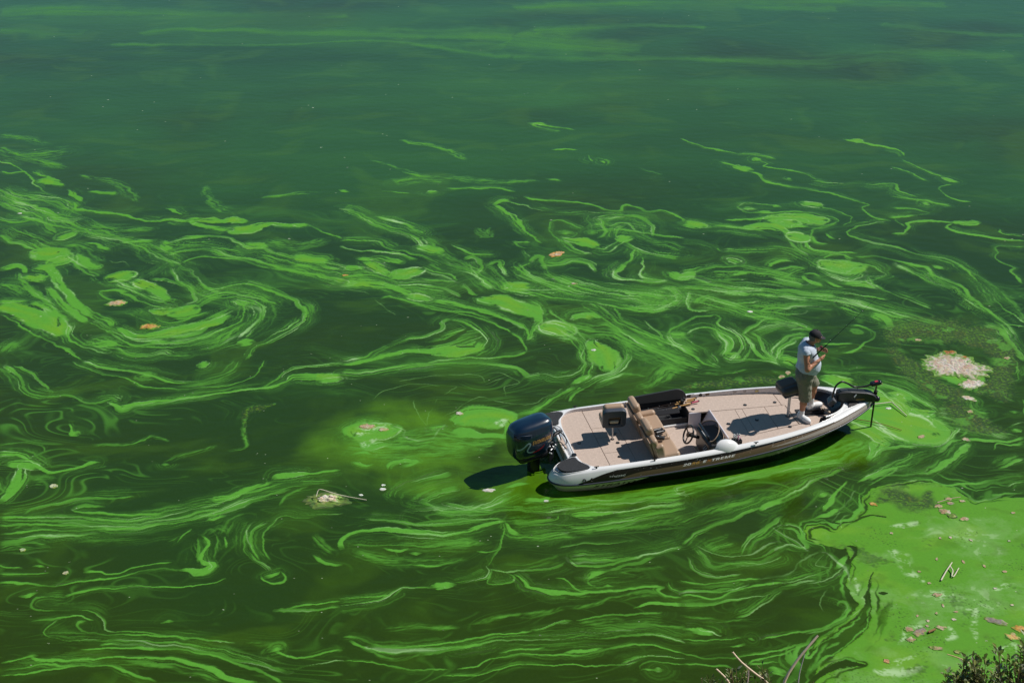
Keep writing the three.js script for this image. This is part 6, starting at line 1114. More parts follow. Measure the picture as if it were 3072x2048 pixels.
{ // moulded cowl with its tinted screen
  const pos = [], ix = [], n = 20; const prof = (i, k) => { const a = mix(-1.75, 1.75, i / n), s = Math.sin(a), c = Math.cos(a); return k === 0 ? [2.62 + 0.30 * Math.max(-0.15, c), 0.44, 0.58 + 0.40 * s] : [2.56 + 0.20 * Math.max(-0.25, c), 0.66 + 0.13 * Math.max(0, c) - 0.04 * Math.abs(s), 0.58 + 0.31 * s]; };
  for (let i = 0; i <= n; i++) { const a = prof(i, 0), b = prof(i, 1), m = a.map((v, q) => mix(v, b[q], 0.42) + (q === 1 ? 0.02 : 0)); pos.push(...a, ...m); if (i) { const q = 2 * (i - 1); ix.push(q, q + 1, q + 2, q + 2, q + 1, q + 3); } }
  const g = new THREE.BufferGeometry(); g.setAttribute('position', new THREE.Float32BufferAttribute(pos, 3)); g.setIndex(ix); g.computeVertexNormals();
  part('cowl', g, new THREE.MeshPhysicalMaterial({ color: vinyl.color, roughness: 0.45, side: THREE.DoubleSide }), helm);
  const p2 = [], i2 = []; for (let i = 0; i <= n; i++) { const a = prof(i, 0), b = prof(i, 1), m = a.map((v, q) => mix(v, b[q], 0.42) + (q === 1 ? 0.02 : 0)); p2.push(...m, ...b); if (i) { const q = 2 * (i - 1); i2.push(q, q + 1, q + 2, q + 2, q + 1, q + 3); } }
  const h = new THREE.BufferGeometry(); h.setAttribute('position', new THREE.Float32BufferAttribute(p2, 3)); h.setIndex(i2); h.computeVertexNormals();
  part('windscreen', h, new THREE.MeshPhysicalMaterial({ color: new THREE.Color().setRGB(0.25, 0.27, 0.30), roughness: 0.05, transmission: 1, thickness: 0, side: THREE.DoubleSide }), helm);
  part('screen_rim', tube(Array.from({ length: 21 }, (_, i) => prof(i, 1)), 0.009, 40, 6), vinylDark, helm);
}
{ const w = sub('steering_wheel', helm, [2.24, 0.59, 0.53]); w.rotation.set(0, Math.PI / 2, 0); w.rotateX(0.42);
  part('wheel_rim', new THREE.TorusGeometry(0.165, 0.017, 10, 36), black, w); part('hub', cyl(0.05, 0.05, 0.03, [0, 0, 0], [Math.PI / 2, 0, 0]), black, w);
  for (const a of [0.3, 2.4, 4.5]) part('spoke', bx(0.15, 0.03, 0.012, 0.005, [0.085 * Math.cos(a), 0.085 * Math.sin(a), 0], [0, 0, a]), black, w);
  part('column', cyl(0.03, 0.035, 0.22, [0, 0, 0.11], [Math.PI / 2, 0, 0]), black, w); }
part('throttle', join(bx(0.10, 0.10, 0.04, 0.015, [2.28, 0.43, 0.955]), bx(0.03, 0.16, 0.03, 0.012, [2.25, 0.53, 0.95], [0, 0, 0.4])), black, helm);
for (let i = 0; i < 7; i++) part('wire', tube([[2.52, 0.50, 0.70 + i * 0.03], [2.46 + rr(-0.04, 0.04), 0.44, 0.74 + i * 0.03], [2.58, 0.36, 0.84 + i * 0.01]], 0.008, 10, 5), std(i % 2 ? [0.5, 0.5, 0.5] : [0.03, 0.03, 0.03], 0.4), helm);

// outboard motor, turned a little
{
  const m = sub('outboard_motor', boat, [-0.23, 0, 0.06], 0.30);
  const CY = 0.735, section = (x, z, e) => Math.pow(Math.pow(Math.abs(x), e) + Math.pow(Math.abs(z), e), -1 / e);
  const cowl = (() => { const n = 56, rows = [[0.0, 0.72, 0.66], [0.02, 0.82, 0.80], [0.10, 0.89, 0.90], [0.25, 0.95, 0.97], [0.42, 1.0, 1.02], [0.60, 1.03, 1.03], [0.70, 1.03, 1.0], [0.735, 1.0, 0.95], [0.82, 0.98, 0.90], [0.90, 0.93, 0.82], [0.955, 0.82, 0.68], [0.985, 0.62, 0.48], [0.997, 0.36, 0.26], [1.0, 0.0, 0.0]];
    const pos = [], ix = [];
    rows.forEach(([t, fx, fz], j) => { for (let i = 0; i <= n; i++) { const a = i / n * 2 * Math.PI, c = Math.cos(a), s = Math.sin(a), k = section(c, s, 4.0); const x = c * k * 0.395 * fx, z = s * k * 0.262 * fz * (1 - 0.10 * (x < 0 ? -x / 0.41 : 0)); pos.push(x - 0.06 * (1 - t) * 0 + 0.05 * (t - 0.4), -0.33 + 0.66 * t + (0.5 - t) * -0.16 * x + (t < 0.3 ? 0.10 * x * (1 - t / 0.3) : 0), z); if (i && j) { const w = n + 1, q = (j - 1) * w + i; ix.push(q - 1, q - 1 + w, q, q, q - 1 + w, q + w); } } });
    const g = new THREE.BufferGeometry(); g.setAttribute('position', new THREE.Float32BufferAttribute(pos, 3)); g.setAttribute('uv', new THREE.Float32BufferAttribute(new Float32Array(pos.length / 3 * 2), 2)); g.setIndex(ix); g.computeVertexNormals(); return g; })();
  part('cowling', xf(cowl, [-0.40, CY, 0]), new THREE.MeshPhysicalMaterial({ color: new THREE.Color().setRGB(0.003, 0.016, 0.04), roughness: 0.3, clearcoat: 0.9, clearcoatRoughness: 0.06, side: THREE.DoubleSide }), m);
  for (const s of [1, -1]) { // decal shaped to the side of the cowling
    const tex = canvasTex(1024, 512, (g, w, h) => { g.clearRect(0, 0, w, h); if (s < 0) { g.translate(w, 0); g.scale(-1, 1); }
      g.save(); g.translate(400, 235); g.rotate(-0.12); g.font = 'bold italic 132px sans-serif'; g.fillStyle = '#d7a35a'; g.fillText('EVINRUDE', 0, 0, 540); g.font = 'bold 60px sans-serif'; g.fillStyle = '#b9a98c'; g.fillText('RAM', 440, 88); g.restore();
      g.lineCap = 'round'; g.lineWidth = 40; g.strokeStyle = '#93a9b4'; g.beginPath(); g.moveTo(30, 330); g.bezierCurveTo(200, 330, 250, 140, 330, 180); g.bezierCurveTo(400, 230, 230, 330, 290, 400); g.bezierCurveTo(330, 440, 400, 430, 450, 420); g.stroke();
      g.fillStyle = '#b3202c'; g.beginPath(); g.moveTo(420, 440); g.quadraticCurveTo(640, 400, 760, 270); g.quadraticCurveTo(700, 430, 430, 462); g.fill(); });
    const G = new THREE.PlaneGeometry(0.74, 0.40, 28, 14), p = G.attributes.position, ray = new THREE.Raycaster(), tmp = new THREE.Mesh(m.children[0].geometry, new THREE.MeshBasicMaterial({ side: THREE.DoubleSide }));
    for (let i = 0; i < p.count; i++) { const x = p.getX(i) - 0.40, y = p.getY(i) + CY - 0.05 - 0.06 * p.getX(i); ray.set(V(x, y, s * 1), V(0, 0, -s)); const hit = ray.intersectObject(tmp)[0]; p.setXYZ(i, x, y, (hit ? hit.point.z : s * 0.2) + s * 0.003); }
    if (s < 0) { const a = G.index.array; for (let i = 0; i < a.length; i += 3) { const t = a[i]; a[i] = a[i + 2]; a[i + 2] = t; } }
    G.computeVertexNormals();
    part('decal', G, new THREE.MeshPhysicalMaterial({ map: tex, transparent: true, alphaTest: 0.5, roughness: 0.3 }), m);
  }
  part('cowl_vents', join(...[0, 1, 2].map((i) => tube([[-0.775, 0.955 - i * 0.03, 0.12], [-0.68, 0.94 - i * 0.035, 0.24], [-0.50, 0.92 - i * 0.03, 0.278]], 0.009, 12, 5))), std([0.004, 0.018, 0.05], 0.35), m);
  part('lower_cowl', bx(0.60, 0.18, 0.40, 0.08, [-0.38, 0.38, 0]), black, m);
  part('midsection', join(bx(0.22, 0.70, 0.16, 0.06, [-0.30, 0.20, 0]), bx(0.40, 0.05, 0.30, 0.02, [-0.42, -0.1, 0])), black, m);
  part('clamp_bracket', join(bx(0.10, 0.40, 0.05, 0.015, [-0.02, 0.36, 0.13]), bx(0.10, 0.40, 0.05, 0.015, [-0.02, 0.36, -0.13]), bx(0.22, 0.16, 0.26, 0.03, [-0.10, 0.42, 0])), satin, m);
  part('steering_arm', tube([[-0.06, 0.56, 0.04], [0.10, 0.60, 0.02], [0.28, 0.62, -0.02]], 0.032, 16, 8), satin, m); part('tie_bar', tube([[0.05, 0.5, 0.2], [0.14, 0.45, 0.02], [0.13, 0.43, -0.2]], 0.02, 14, 8), satin, m);
  for (const [p, r] of [[[[-0.02, 0.58, 0.1], [0.12, 0.74, 0.12], [0.28, 0.56, 0.14], [0.34, 0.40, 0.10]], 0.011], [[[-0.04, 0.56, -0.06], [0.14, 0.70, -0.08], [0.28, 0.52, -0.1], [0.32, 0.38, -0.06]], 0.011], [[[-0.02, 0.5, 0.16], [0.10, 0.58, 0.22], [0.20, 0.44, 0.24], [0.26, 0.34, 0.16]], 0.009]]) part('cable', tube(p, r, 20, 6), rubber, m);
  part('fittings', join(...Array.from({ length: 12 }, () => bx(rr(0.02, 0.05), rr(0.02, 0.04), rr(0.02, 0.05), 0.006, [rr(-0.12, 0.08), rr(0.36, 0.58), rr(0.10, 0.24)], [rnd(), rnd(), rnd()]))), alu, m);
}
// trolling motor on the bow
{
  const m = sub('trolling_motor', boat, [0, 0, 0]);
  const SX = 6.03, SZ = 0.12;
  part('mount_housing', xf(new THREE.ExtrudeGeometry((() => { const s = new THREE.Shape(); s.moveTo(-0.32, -0.03); s.lineTo(-0.31, 0.10); s.quadraticCurveTo(-0.26, 0.125, -0.10, 0.12); s.lineTo(0.20, 0.085); s.quadraticCurveTo(0.36, 0.05, 0.38, -0.02); s.lineTo(0.34, -0.075); s.lineTo(-0.22, -0.06); s.closePath(); return s; })(), { depth: 0.13, bevelEnabled: true, bevelThickness: 0.03, bevelSize: 0.022, bevelSegments: 4 }), [0, 0, -0.065]).rotateY(-0.14).translate(5.61, 0.715, 0.115), satin, m);
  part('housing_rib', bx(0.14, 0.012, 0.08, 0.004, [5.40, 0.855, 0.09], [0, -0.14, 0]), std([0.07, 0.07, 0.075], 0.4), m);
  part('lever', bx(0.07, 0.02, 0.02, 0.006, [5.57, 0.79, 0.225], [0, 0.5, 0.5]), alu, m);
  part('gold_band', bx(0.16, 0.022, 0.004, 0.002, [5.68, 0.70, 0.228], [0, -0.14, 0]), std([0.25, 0.14, 0.03], 0.4), m);
  part('pivot', ball(0.058, [SX + 0.02, 0.63, SZ + 0.05]), std([0.015, 0.016, 0.02], 0.15), m);
  part('bracket', bx(0.16, 0.10, 0.10, 0.03, [SX - 0.05, 0.67, SZ]), black, m);
  part('collar', cyl(0.036, 0.036, 0.06, [SX, 0.745, SZ]), black, m);
  part('shaft', cyl(0.017, 0.017, 0.85, [SX, 0.30, SZ]), black, m);
  part('shaft_top', cyl(0.018, 0.018, 0.17, [SX, 0.83, SZ]), std([0.25, 0.19, 0.15], 0.3, { metalness: 0.6 }), m);
  part('head', bx(0.22, 0.085, 0.11, 0.04, [SX - 0.02, 0.945, SZ], [0, 0.0, 0.12]), std([0.012, 0.014, 0.022], 0.25), m);
  part('head_decal', bx(0.06, 0.006, 0.05, 0.002, [SX - 0.02, 0.99, SZ + 0.01], [0, 0, 0.12]), std([0.5, 0.03, 0.06], 0.4), m);
  part('head_stripe', bx(0.012, 0.016, 0.09, 0.004, [SX + 0.09, 0.935, SZ + 0.005]), std([0.45, 0.3, 0.14], 0.4), m);
  part('steering_cable', tube([[SX - 0.12, 0.925, SZ], [SX - 0.30, 0.90, SZ], [SX - 0.44, 0.91, SZ - 0.02], [SX - 0.58, 0.995, SZ - 0.03], [SX - 0.70, 1.04, SZ - 0.03], [SX - 0.80, 0.985, SZ - 0.02], [SX - 0.85, 0.86, SZ], [SX - 0.87, 0.72, SZ], [SX - 0.93, 0.60, SZ]], 0.018, 60, 8), black, m);
  part('pull_cord', tube([[SX - 0.38, 0.90, SZ], [SX - 0.38, 0.83, SZ]], 0.004, 6, 5), black, m);
}
{ const f = sub('foot_pedal', boat, [4.80, FD, 0.06], -0.05);
  part('pedal_mat', bx(0.50, 0.012, 0.26, 0.005, [-0.02, 0.008, 0.0]), rubber, f); part('pedal_base', bx(0.40, 0.04, 0.17, 0.015, [0, 0.03, 0]), black, f); part('foot_plate', bx(0.34, 0.03, 0.13, 0.012, [0.0, 0.075, 0], [0, 0, 0.10]), black, f); part('pedal_knob', ball(0.035, [0.2, 0.06, 0.07]), black, f); }
{ const d = sub('depth_finder', boat, [5.16, 0.60, 0.12], -0.30);
  part('case', bx(0.09, 0.15, 0.22, 0.02, [0, 0.08, 0], [0, 0, -0.75]), std([0.10, 0.10, 0.11], 0.45), d); part('screen', bx(0.008, 0.09, 0.14, 0.004, [-0.036, 0.105, 0], [0, 0, -0.75]), std([0.025, 0.018, 0.018], 0.2), d); part('bracket', bx(0.05, 0.08, 0.10, 0.02, [0.02, 0.0, 0]), black, d); }
part('panel_strut', bx(0.20, 0.02, 0.04, 0.008, [5.02, 0.55, 0.20], [0, -0.6, -0.4]), std([0.45, 0.36, 0.26], 0.5));
// ---------------------------------------------------------------- the angler
function isoMesh(f, lo, hi, cell) {                                 // surface of the field f < 0 inside a box
  const c = lo.clone().add(hi).multiplyScalar(0.5), half = Math.max(hi.x - lo.x, hi.y - lo.y, hi.z - lo.z) / 2, n = Math.ceil(2 * half / cell) + 4;
  const mc = new MarchingCubes(n, new THREE.MeshBasicMaterial(), false, false, 400000); mc.isolation = 0;
  const hs = n / 2, fld = mc.field; fld.fill(-1);
  const k = half * (1 + 4 / n);
  for (let z = 0; z < n; z++) { const pz = c.z + (z - hs) / hs * k; if (pz < lo.z - 2 * cell || pz > hi.z + 2 * cell) continue;
    for (let y = 0; y < n; y++) { const py = c.y + (y - hs) / hs * k; if (py < lo.y - 2 * cell || py > hi.y + 2 * cell) continue;
      for (let x = 0; x < n; x++) { const px = c.x + (x - hs) / hs * k; if (px < lo.x - 2 * cell || px > hi.x + 2 * cell) continue; fld[z * n * n + y * n + x] = -f(px, py, pz); } } }
  mc.update();
  const cnt = mc.count, P = mc.positionArray.slice(0, cnt * 3), g = new THREE.BufferGeometry();
  for (let i = 0; i < cnt; i++) { P[i * 3] = c.x + P[i * 3] * k; P[i * 3 + 1] = c.y + P[i * 3 + 1] * k; P[i * 3 + 2] = c.z + P[i * 3 + 2] * k; }
  g.setAttribute('position', new THREE.BufferAttribute(P, 3)); const q = mergeVertices(g, cell * 0.02); q.computeVertexNormals();
  q.setAttribute('uv', new THREE.Float32BufferAttribute(new Float32Array(q.attributes.position.count * 2), 2));
  return q;
}
const smin = (a, b, k) => { const h = Math.max(k - Math.abs(a - b), 0) / k; return Math.min(a, b) - h * h * k * 0.25; };
function cap(a, b, r0, r1) { const [ax, ay, az] = a, ex = b[0] - ax, ey = b[1] - ay, ez = b[2] - az, l = ex * ex + ey * ey + ez * ez || 1e-9; return (x, y, z) => { const px = x - ax, py = y - ay, pz = z - az; let t = (px * ex + py * ey + pz * ez) / l; t = t < 0 ? 0 : t > 1 ? 1 : t; return Math.hypot(px - t * ex, py - t * ey, pz - t * ez) - (r0 + (r1 - r0) * t); }; }
function ell(c, r) { return (x, y, z) => { const k = Math.hypot((x - c[0]) / r[0], (y - c[1]) / r[1], (z - c[2]) / r[2]); return (k - 1) * Math.min(r[0], r[1], r[2]); }; }
const blend = (list, k) => (x, y, z) => { let d = 1e9; for (const f of list) d = d > 1e8 ? f(x, y, z) : smin(d, f(x, y, z), k); return d; };

const person = new THREE.Group(); person.name = 'person'; scene.add(person);
person.position.copy(BOAT_AT).add(V(4.62, 0.44, 0.14).applyAxisAngle(V(0, 1, 0), BOAT_TURN)); person.rotation.y = BOAT_TURN;
tag(person, 'person in black cap, pale sleeveless shirt and khaki shorts standing on the bow deck', 'person');
{
  // joints about the deck point under the body: x to the bow, y up, z to starboard
  const J = { hipR: [-0.10, 0.90, 0.11], kneeR: [-0.05, 0.47, 0.10], ankR: [-0.09, 0.10, 0.09], hipL: [0.0, 0.90, -0.10], kneeL: [0.20, 0.60, -0.09], ankL: [0.17, 0.23, -0.10],
    shR: [-0.165, 1.43, 0.17], elR: [-0.17, 1.165, 0.31], wrR: [0.10, 1.275, 0.20], shL: [-0.01, 1.45, -0.20], elL: [0.07, 1.17, -0.26], wrL: [0.175, 1.365, -0.03] };
  const body = blend([
    cap(J.hipR, J.kneeR, 0.095, 0.062), cap(J.kneeR, [-0.075, 0.33, 0.095], 0.062, 0.064), cap([-0.075, 0.33, 0.095], J.ankR, 0.062, 0.04),
    cap(J.hipL, J.kneeL, 0.095, 0.062), cap(J.kneeL, [0.175, 0.44, -0.095], 0.062, 0.064), cap([0.175, 0.44, -0.095], J.ankL, 0.062, 0.04),
    cap([-0.08, 0.93, 0.08], [-0.03, 0.93, -0.08], 0.125, 0.125), ell([0.005, 1.09, 0.03], [0.15, 0.16, 0.155]), cap([-0.09, 1.34, 0.06], [-0.03, 1.36, -0.08], 0.10, 0.10), cap([-0.05, 1.05, 0], [-0.07, 1.34, 0], 0.12, 0.12),
    cap([-0.065, 1.43, 0], [0.02, 1.58, 0.01], 0.062, 0.06),
    cap(J.shR, J.elR, 0.058, 0.05), cap(J.elR, J.wrR, 0.047, 0.028), cap(J.shL, J.elL, 0.058, 0.05), cap(J.elL, J.wrL, 0.047, 0.028),
    ell([0.05, 1.655, 0.012], [0.098, 0.108, 0.078]), cap([0.085, 1.60, 0.014], [0.125, 1.565, 0.016], 0.062, 0.04), ell([0.162, 1.612, 0.016], [0.022, 0.03, 0.016]),
    ell([0.045, 1.635, 0.092], [0.024, 0.034, 0.012]), ell([0.045, 1.635, -0.068], [0.024, 0.034, 0.012]),
  ], 0.03);
  const skin = std([0.46, 0.205, 0.115], 0.5, { sheen: 0.2 });
  const hands = [];
  const finger = (base, dir, curl, len, r) => { // three phalanges bending towards curl
    const a = V(...base), d = V(...dir).normalize(), c = V(...curl).normalize(), out = []; let p = a.clone();
    [0.45, 0.32, 0.23].forEach((q, i) => { const e = d.clone().multiplyScalar(Math.cos(i * 0.75 + 0.25)).add(c.clone().multiplyScalar(Math.sin(i * 0.75 + 0.25))), n = p.clone().add(e.multiplyScalar(len * q)); out.push(cap(p.toArray(), n.toArray(), r * (1 - 0.1 * i), r * (0.9 - 0.1 * i))); p = n; });
    return blend(out, 0.004); };
  const hand = (w, dir, side, curl, thumb) => { // palm, four unequal fingers, thumb from the side of the palm
    const W = V(...w), d = V(...dir).normalize(), s = V(...side).normalize(), at = (l, o, c = 0) => W.clone().addScaledVector(d, l).addScaledVector(s, o).addScaledVector(V(...curl).normalize(), c).toArray();
    const f = [cap(at(0.0, 0), at(0.03, 0), 0.028, 0.03), cap(at(0.03, 0.018), at(0.085, 0.026), 0.021, 0.017), cap(at(0.03, -0.018), at(0.085, -0.026), 0.021, 0.017), cap(at(0.04, 0), at(0.088, 0), 0.02, 0.017)];
    const palm = blend(f, 0.02); const fs = [[-0.03, 0.062], [-0.01, 0.078], [0.011, 0.084], [0.031, 0.074]].map(([o, l]) => finger(at(0.085, o), dir, curl, l, 0.0095));
    const th = blend([cap(at(0.025, 0.026 * thumb), at(0.065, 0.048 * thumb, 0.02), 0.013, 0.011), cap(at(0.065, 0.048 * thumb, 0.02), at(0.095, 0.03 * thumb, 0.04), 0.011, 0.009)], 0.006);
    return (x, y, z) => Math.min(smin(palm(x, y, z), th(x, y, z), 0.008), ...fs.map((q) => smin(q(x, y, z), palm(x, y, z) + 0.004, 0.006))); };
  const hR = hand(J.wrR, [0.88, 0.25, -0.38], [-0.1, 0.9, 0.35], [0.2, -0.35, -0.9], 1), hL = hand(J.wrL, [0.72, 0.1, 0.68], [0.1, 0.95, -0.2], [0.3, -0.6, 0.7], 1);
  const skinGeo = [isoMesh(body, V(-0.3, 0.04, -0.36), V(0.36, 1.8, 0.36), 0.0125)];
  for (const [h, w] of [[hR, J.wrR], [hL, J.wrL]]) skinGeo.push(isoMesh(h, V(w[0] - 0.06, w[1] - 0.13, w[2] - 0.13), V(w[0] + 0.19, w[1] + 0.13, w[2] + 0.13), 0.0042));
  part('body', mergeGeometries(skinGeo), skin, person);
  const clothTex = (c, amp) => { const m = std(c, 0.9); return m; };
  // sleeveless shirt over the belly
  const fold = (x, y, z, a, s) => a * noise(x * s + 3 * z * s, y * s * 0.7);
  const torso = blend([ell([0.01, 1.09, 0.03], [0.193, 0.21, 0.198]), cap([-0.09, 1.35, 0.08], [-0.03, 1.37, -0.10], 0.145, 0.145), cap([-0.05, 1.0, 0.0], [-0.075, 1.38, 0], 0.17, 0.155), cap([-0.15, 1.445, 0.14], [-0.01, 1.465, -0.16], 0.079, 0.079), cap([-0.07, 1.0, 0.06], [-0.02, 1.0, -0.06], 0.165, 0.165)], 0.07);
  const shirtF = (x, y, z) => { let d = torso(x, y, z) + 0.016 * noise(x * 9 + 4 * z, y * 7 - z * 5) + 0.008 * noise(x * 22 + z * 16, y * 13); d = Math.max(d, 0.965 - 0.30 * x + 0.012 * Math.sin(z * 30) - y, 0.0 + (Math.abs(z - 0.0) - 0.31) );
    const neck = Math.hypot(x + 0.0, (y - 1.58) * 0.9, z - 0.01) - 0.11; const inner = torso(x, y, z) + 0.03; d = Math.max(d, -neck); return Math.max(d, -Math.max(inner, 0.965 - 0.30 * x - y - 0.03)); };
  part('shirt', isoMesh(shirtF, V(-0.32, 0.8, -0.32), V(0.34, 1.58, 0.32), 0.010), std([0.50, 0.565, 0.66], 0.9), person);
  for (const [s, o, q] of [[J.shR, J.elR, 1], [J.shL, J.elL, -1]]) { const cf = cap(s, s.map((v, i) => mix(v, o[i], 0.42)), 0.079, 0.078), dir = V(o[0] - s[0], o[1] - s[1], o[2] - s[2]).normalize(); part('sleeve', isoMesh((x, y, z) => Math.max(cf(x, y, z), (x - s[0]) * dir.x + (y - s[1]) * dir.y + (z - s[2]) * dir.z - 0.045 - 0.008 * Math.sin(x * 60)), V(s[0] - 0.14, s[1] - 0.2, s[2] - 0.14), V(s[0] + 0.14, s[1] + 0.12, s[2] + 0.14), 0.010), std([0.50, 0.565, 0.66], 0.9), person); }
  // shorts, belt
  const legR = cap([-0.11, 0.86, 0.085], [-0.055, 0.42, 0.105], 0.135, 0.118), legL = cap([0.01, 0.86, -0.085], [0.175, 0.60, -0.09], 0.13, 0.112), seat = cap([-0.09, 0.90, 0.06], [-0.05, 0.90, -0.07], 0.165, 0.16);
  const shortsF = (x, y, z) => { const w = 0.015 * noise(x * 17 + z * 9, y * 13) + 0.009 * noise(x * 38 + z * 9, y * 24 + z * 20); const r = Math.max(legR(x, y, z) + w, 0.41 + 0.10 * (x + 0.035) - y), l = Math.max(legL(x, y, z) + w, 0.60 + 0.25 * (x - 0.175) - y); const d = smin(smin(r, l, 0.03), seat(x, y, z) + w, 0.06); return Math.max(d, y - 1.0 + 0.2 * x); };
  part('shorts', isoMesh(shortsF, V(-0.28, 0.36, -0.3), V(0.34, 1.05, 0.32), 0.0105), std([0.205, 0.195, 0.145], 0.92), person);
  // shoes and socks
  const shoe = (c, yaw, y0, tilt) => { const g = new THREE.Group(); g.name = 'shoe'; g.position.set(c[0], y0, c[1]); g.rotation.set(0, yaw, tilt, 'YXZ'); person.add(g);
    const up = blend([ell([-0.07, 0.055, 0], [0.062, 0.062, 0.045]), ell([0.05, 0.045, 0], [0.10, 0.045, 0.05]), ell([0.11, 0.038, 0.0], [0.075, 0.036, 0.05]), cap([-0.065, 0.06, 0], [-0.055, 0.105, 0], 0.05, 0.046)], 0.04);
    part('upper', isoMesh((x, y, z) => Math.max(up(x, y, z), 0.022 - y, y - 0.115), V(-0.16, 0, -0.08), V(0.2, 0.14, 0.08), 0.008), std([0.78, 0.78, 0.78], 0.6), g);
    part('sole', plate(round2([[-0.135, 0], [-0.11, 0.043], [0, 0.044], [0.10, 0.054], [0.175, 0.03], [0.19, 0], [0.175, -0.03], [0.10, -0.054], [0, -0.044], [-0.11, -0.043]], 36), 0.026, 0.02, 0.003), std([0.50, 0.50, 0.52], 0.7), g);
    for (let i = 0; i < 4; i++) part('lace', bx(0.008, 0.006, 0.05, 0.003, [0.0 + i * 0.022, 0.092 - i * 0.009, 0], [0, 0.1 - 0.2 * (i & 1), -0.3]), std([0.6, 0.6, 0.62], 0.7), g);
    part('collar_patch', bx(0.012, 0.03, 0.05, 0.005, [-0.118, 0.085, 0]), std([0.03, 0.04, 0.07], 0.6), g); return g; };
  shoe([-0.075, 0.135], -1.18, 0.008, 0); shoe([0.225, -0.105], 0.12, 0.088, 0.06);
  part('sock', isoMesh(cap([-0.088, 0.06, 0.088], [-0.086, 0.165, 0.092], 0.052, 0.05), V(-0.18, -0.02, 0), V(0.0, 0.24, 0.18), 0.009), std([0.72, 0.72, 0.72], 0.95), person);
  part('sock', isoMesh(cap([0.168, 0.17, -0.10], [0.170, 0.285, -0.098], 0.052, 0.05), V(0.08, 0.08, -0.19), V(0.26, 0.36, -0.01), 0.009), std([0.72, 0.72, 0.72], 0.95), person);
  // head: hair, cap, glasses
  const hairF = (x, y, z) => Math.max(ell([0.038, 1.655, 0.012], [0.104, 0.112, 0.087])(x, y, z), x - 0.065 - (y - 1.62) * 0.4, 1.565 + 0.2 * x - y);
  part('hair', isoMesh(hairF, V(-0.1, 1.52, -0.1), V(0.16, 1.8, 0.13), 0.008), std([0.16, 0.145, 0.13], 0.9), person);
  const capM = std([0.016, 0.015, 0.02], 0.85), ht = new THREE.Group(); ht.name = 'cap'; ht.position.set(0.045, 1.675, 0.013); ht.rotation.z = -0.30; person.add(ht);
  part('crown', xf(new THREE.SphereGeometry(0.114, 28, 16, 0, 2 * Math.PI, 0, Math.PI * 0.52), [0, 0, 0], [0, 0, 0], [1.03, 1.0, 0.88]), capM, ht);
  const br = new THREE.Shape(); br.moveTo(0.02, -0.09); br.bezierCurveTo(0.15, -0.09, 0.195, -0.045, 0.195, 0); br.bezierCurveTo(0.195, 0.045, 0.15, 0.09, 0.02, 0.09); br.closePath();
  const bg = new THREE.ExtrudeGeometry(br, { depth: 0.007, bevelEnabled: true, bevelThickness: 0.003, bevelSize: 0.003, bevelSegments: 2, curveSegments: 12 }); bg.rotateX(-Math.PI / 2); { const p = bg.attributes.position; for (let i = 0; i < p.count; i++) p.setY(i, p.getY(i) - 1.6 * p.getZ(i) ** 2 - 0.08 * Math.max(0, p.getX(i) - 0.08)); bg.computeVertexNormals(); }
  part('brim', bg.translate(0.015, -0.002, 0), std([0.022, 0.02, 0.024], 0.8), ht); part('button', ball(0.01, [0, 0.115, 0]), capM, ht);
  part('emblem', bx(0.004, 0.018, 0.055, 0.002, [0.112, 0.042, 0.012], [0, -0.1, 0.35]), std([0.55, 0.55, 0.58], 0.7), ht);
  part('cap_stitching', bx(0.02, 0.003, 0.03, 0.001, [0.06, 0.099, -0.01], [0, 0.3, -0.5]), std([0.35, 0.03, 0.03], 0.7), ht);
  const gl = new THREE.Group(); gl.name = 'glasses'; person.add(gl);
  for (const s of [1, -1]) { part('lens', ell2([0.138, 1.642, 0.016 + s * 0.034], [0.012, 0.02, 0.026]), std([0.01, 0.01, 0.012], 0.1), gl); part('temple', bx(0.11, 0.007, 0.004, 0.002, [0.085, 1.648, 0.014 + s * 0.078], [0, 0, -0.03]), black, gl); }
  part('watch', xf(new THREE.TorusGeometry(0.033, 0.009, 8, 20), J.wrL.map((v, i) => mix(v, J.elL[i], 0.12)), [0, 0.9, 0.9]), black, person);
}
function ell2(c, r) { return xf(new THREE.SphereGeometry(1, 16, 10), c, [0, 0, 0], r); }
// ---------------------------------------------------------------- gear in the boat
const inBoat = (x, y, z) => V(x, y, z).applyAxisAngle(V(0, 1, 0), BOAT_TURN).add(BOAT_AT);
function gear(name, label, category, [x, y, z], turn = 0, group) { const g = new THREE.Group(); g.name = name; scene.add(g); g.position.copy(inBoat(x, y, z)); g.rotation.y = BOAT_TURN + turn; return tag(g, label, category, group); }
const cork = std([0.52, 0.30, 0.11], 0.8), carbon = std([0.02, 0.02, 0.022], 0.3), chrome = std([0.6, 0.6, 0.6], 0.25, { metalness: 0.9 });
function reelParts(g, x, y, m) { part('reel', join(xf(new THREE.CylinderGeometry(0.028, 0.028, 0.05, 16), [x, y, 0], [Math.PI / 2, 0, 0]), bx(0.05, 0.02, 0.03, 0.008, [x, y + 0.022, 0])), m, g); part('reel_handle', join(bx(0.012, 0.07, 0.008, 0.003, [x, y, 0.04]), bx(0.016, 0.016, 0.024, 0.006, [x, y + 0.03, 0.052]), bx(0.016, 0.016, 0.024, 0.006, [x, y - 0.03, 0.052])), black, g); }
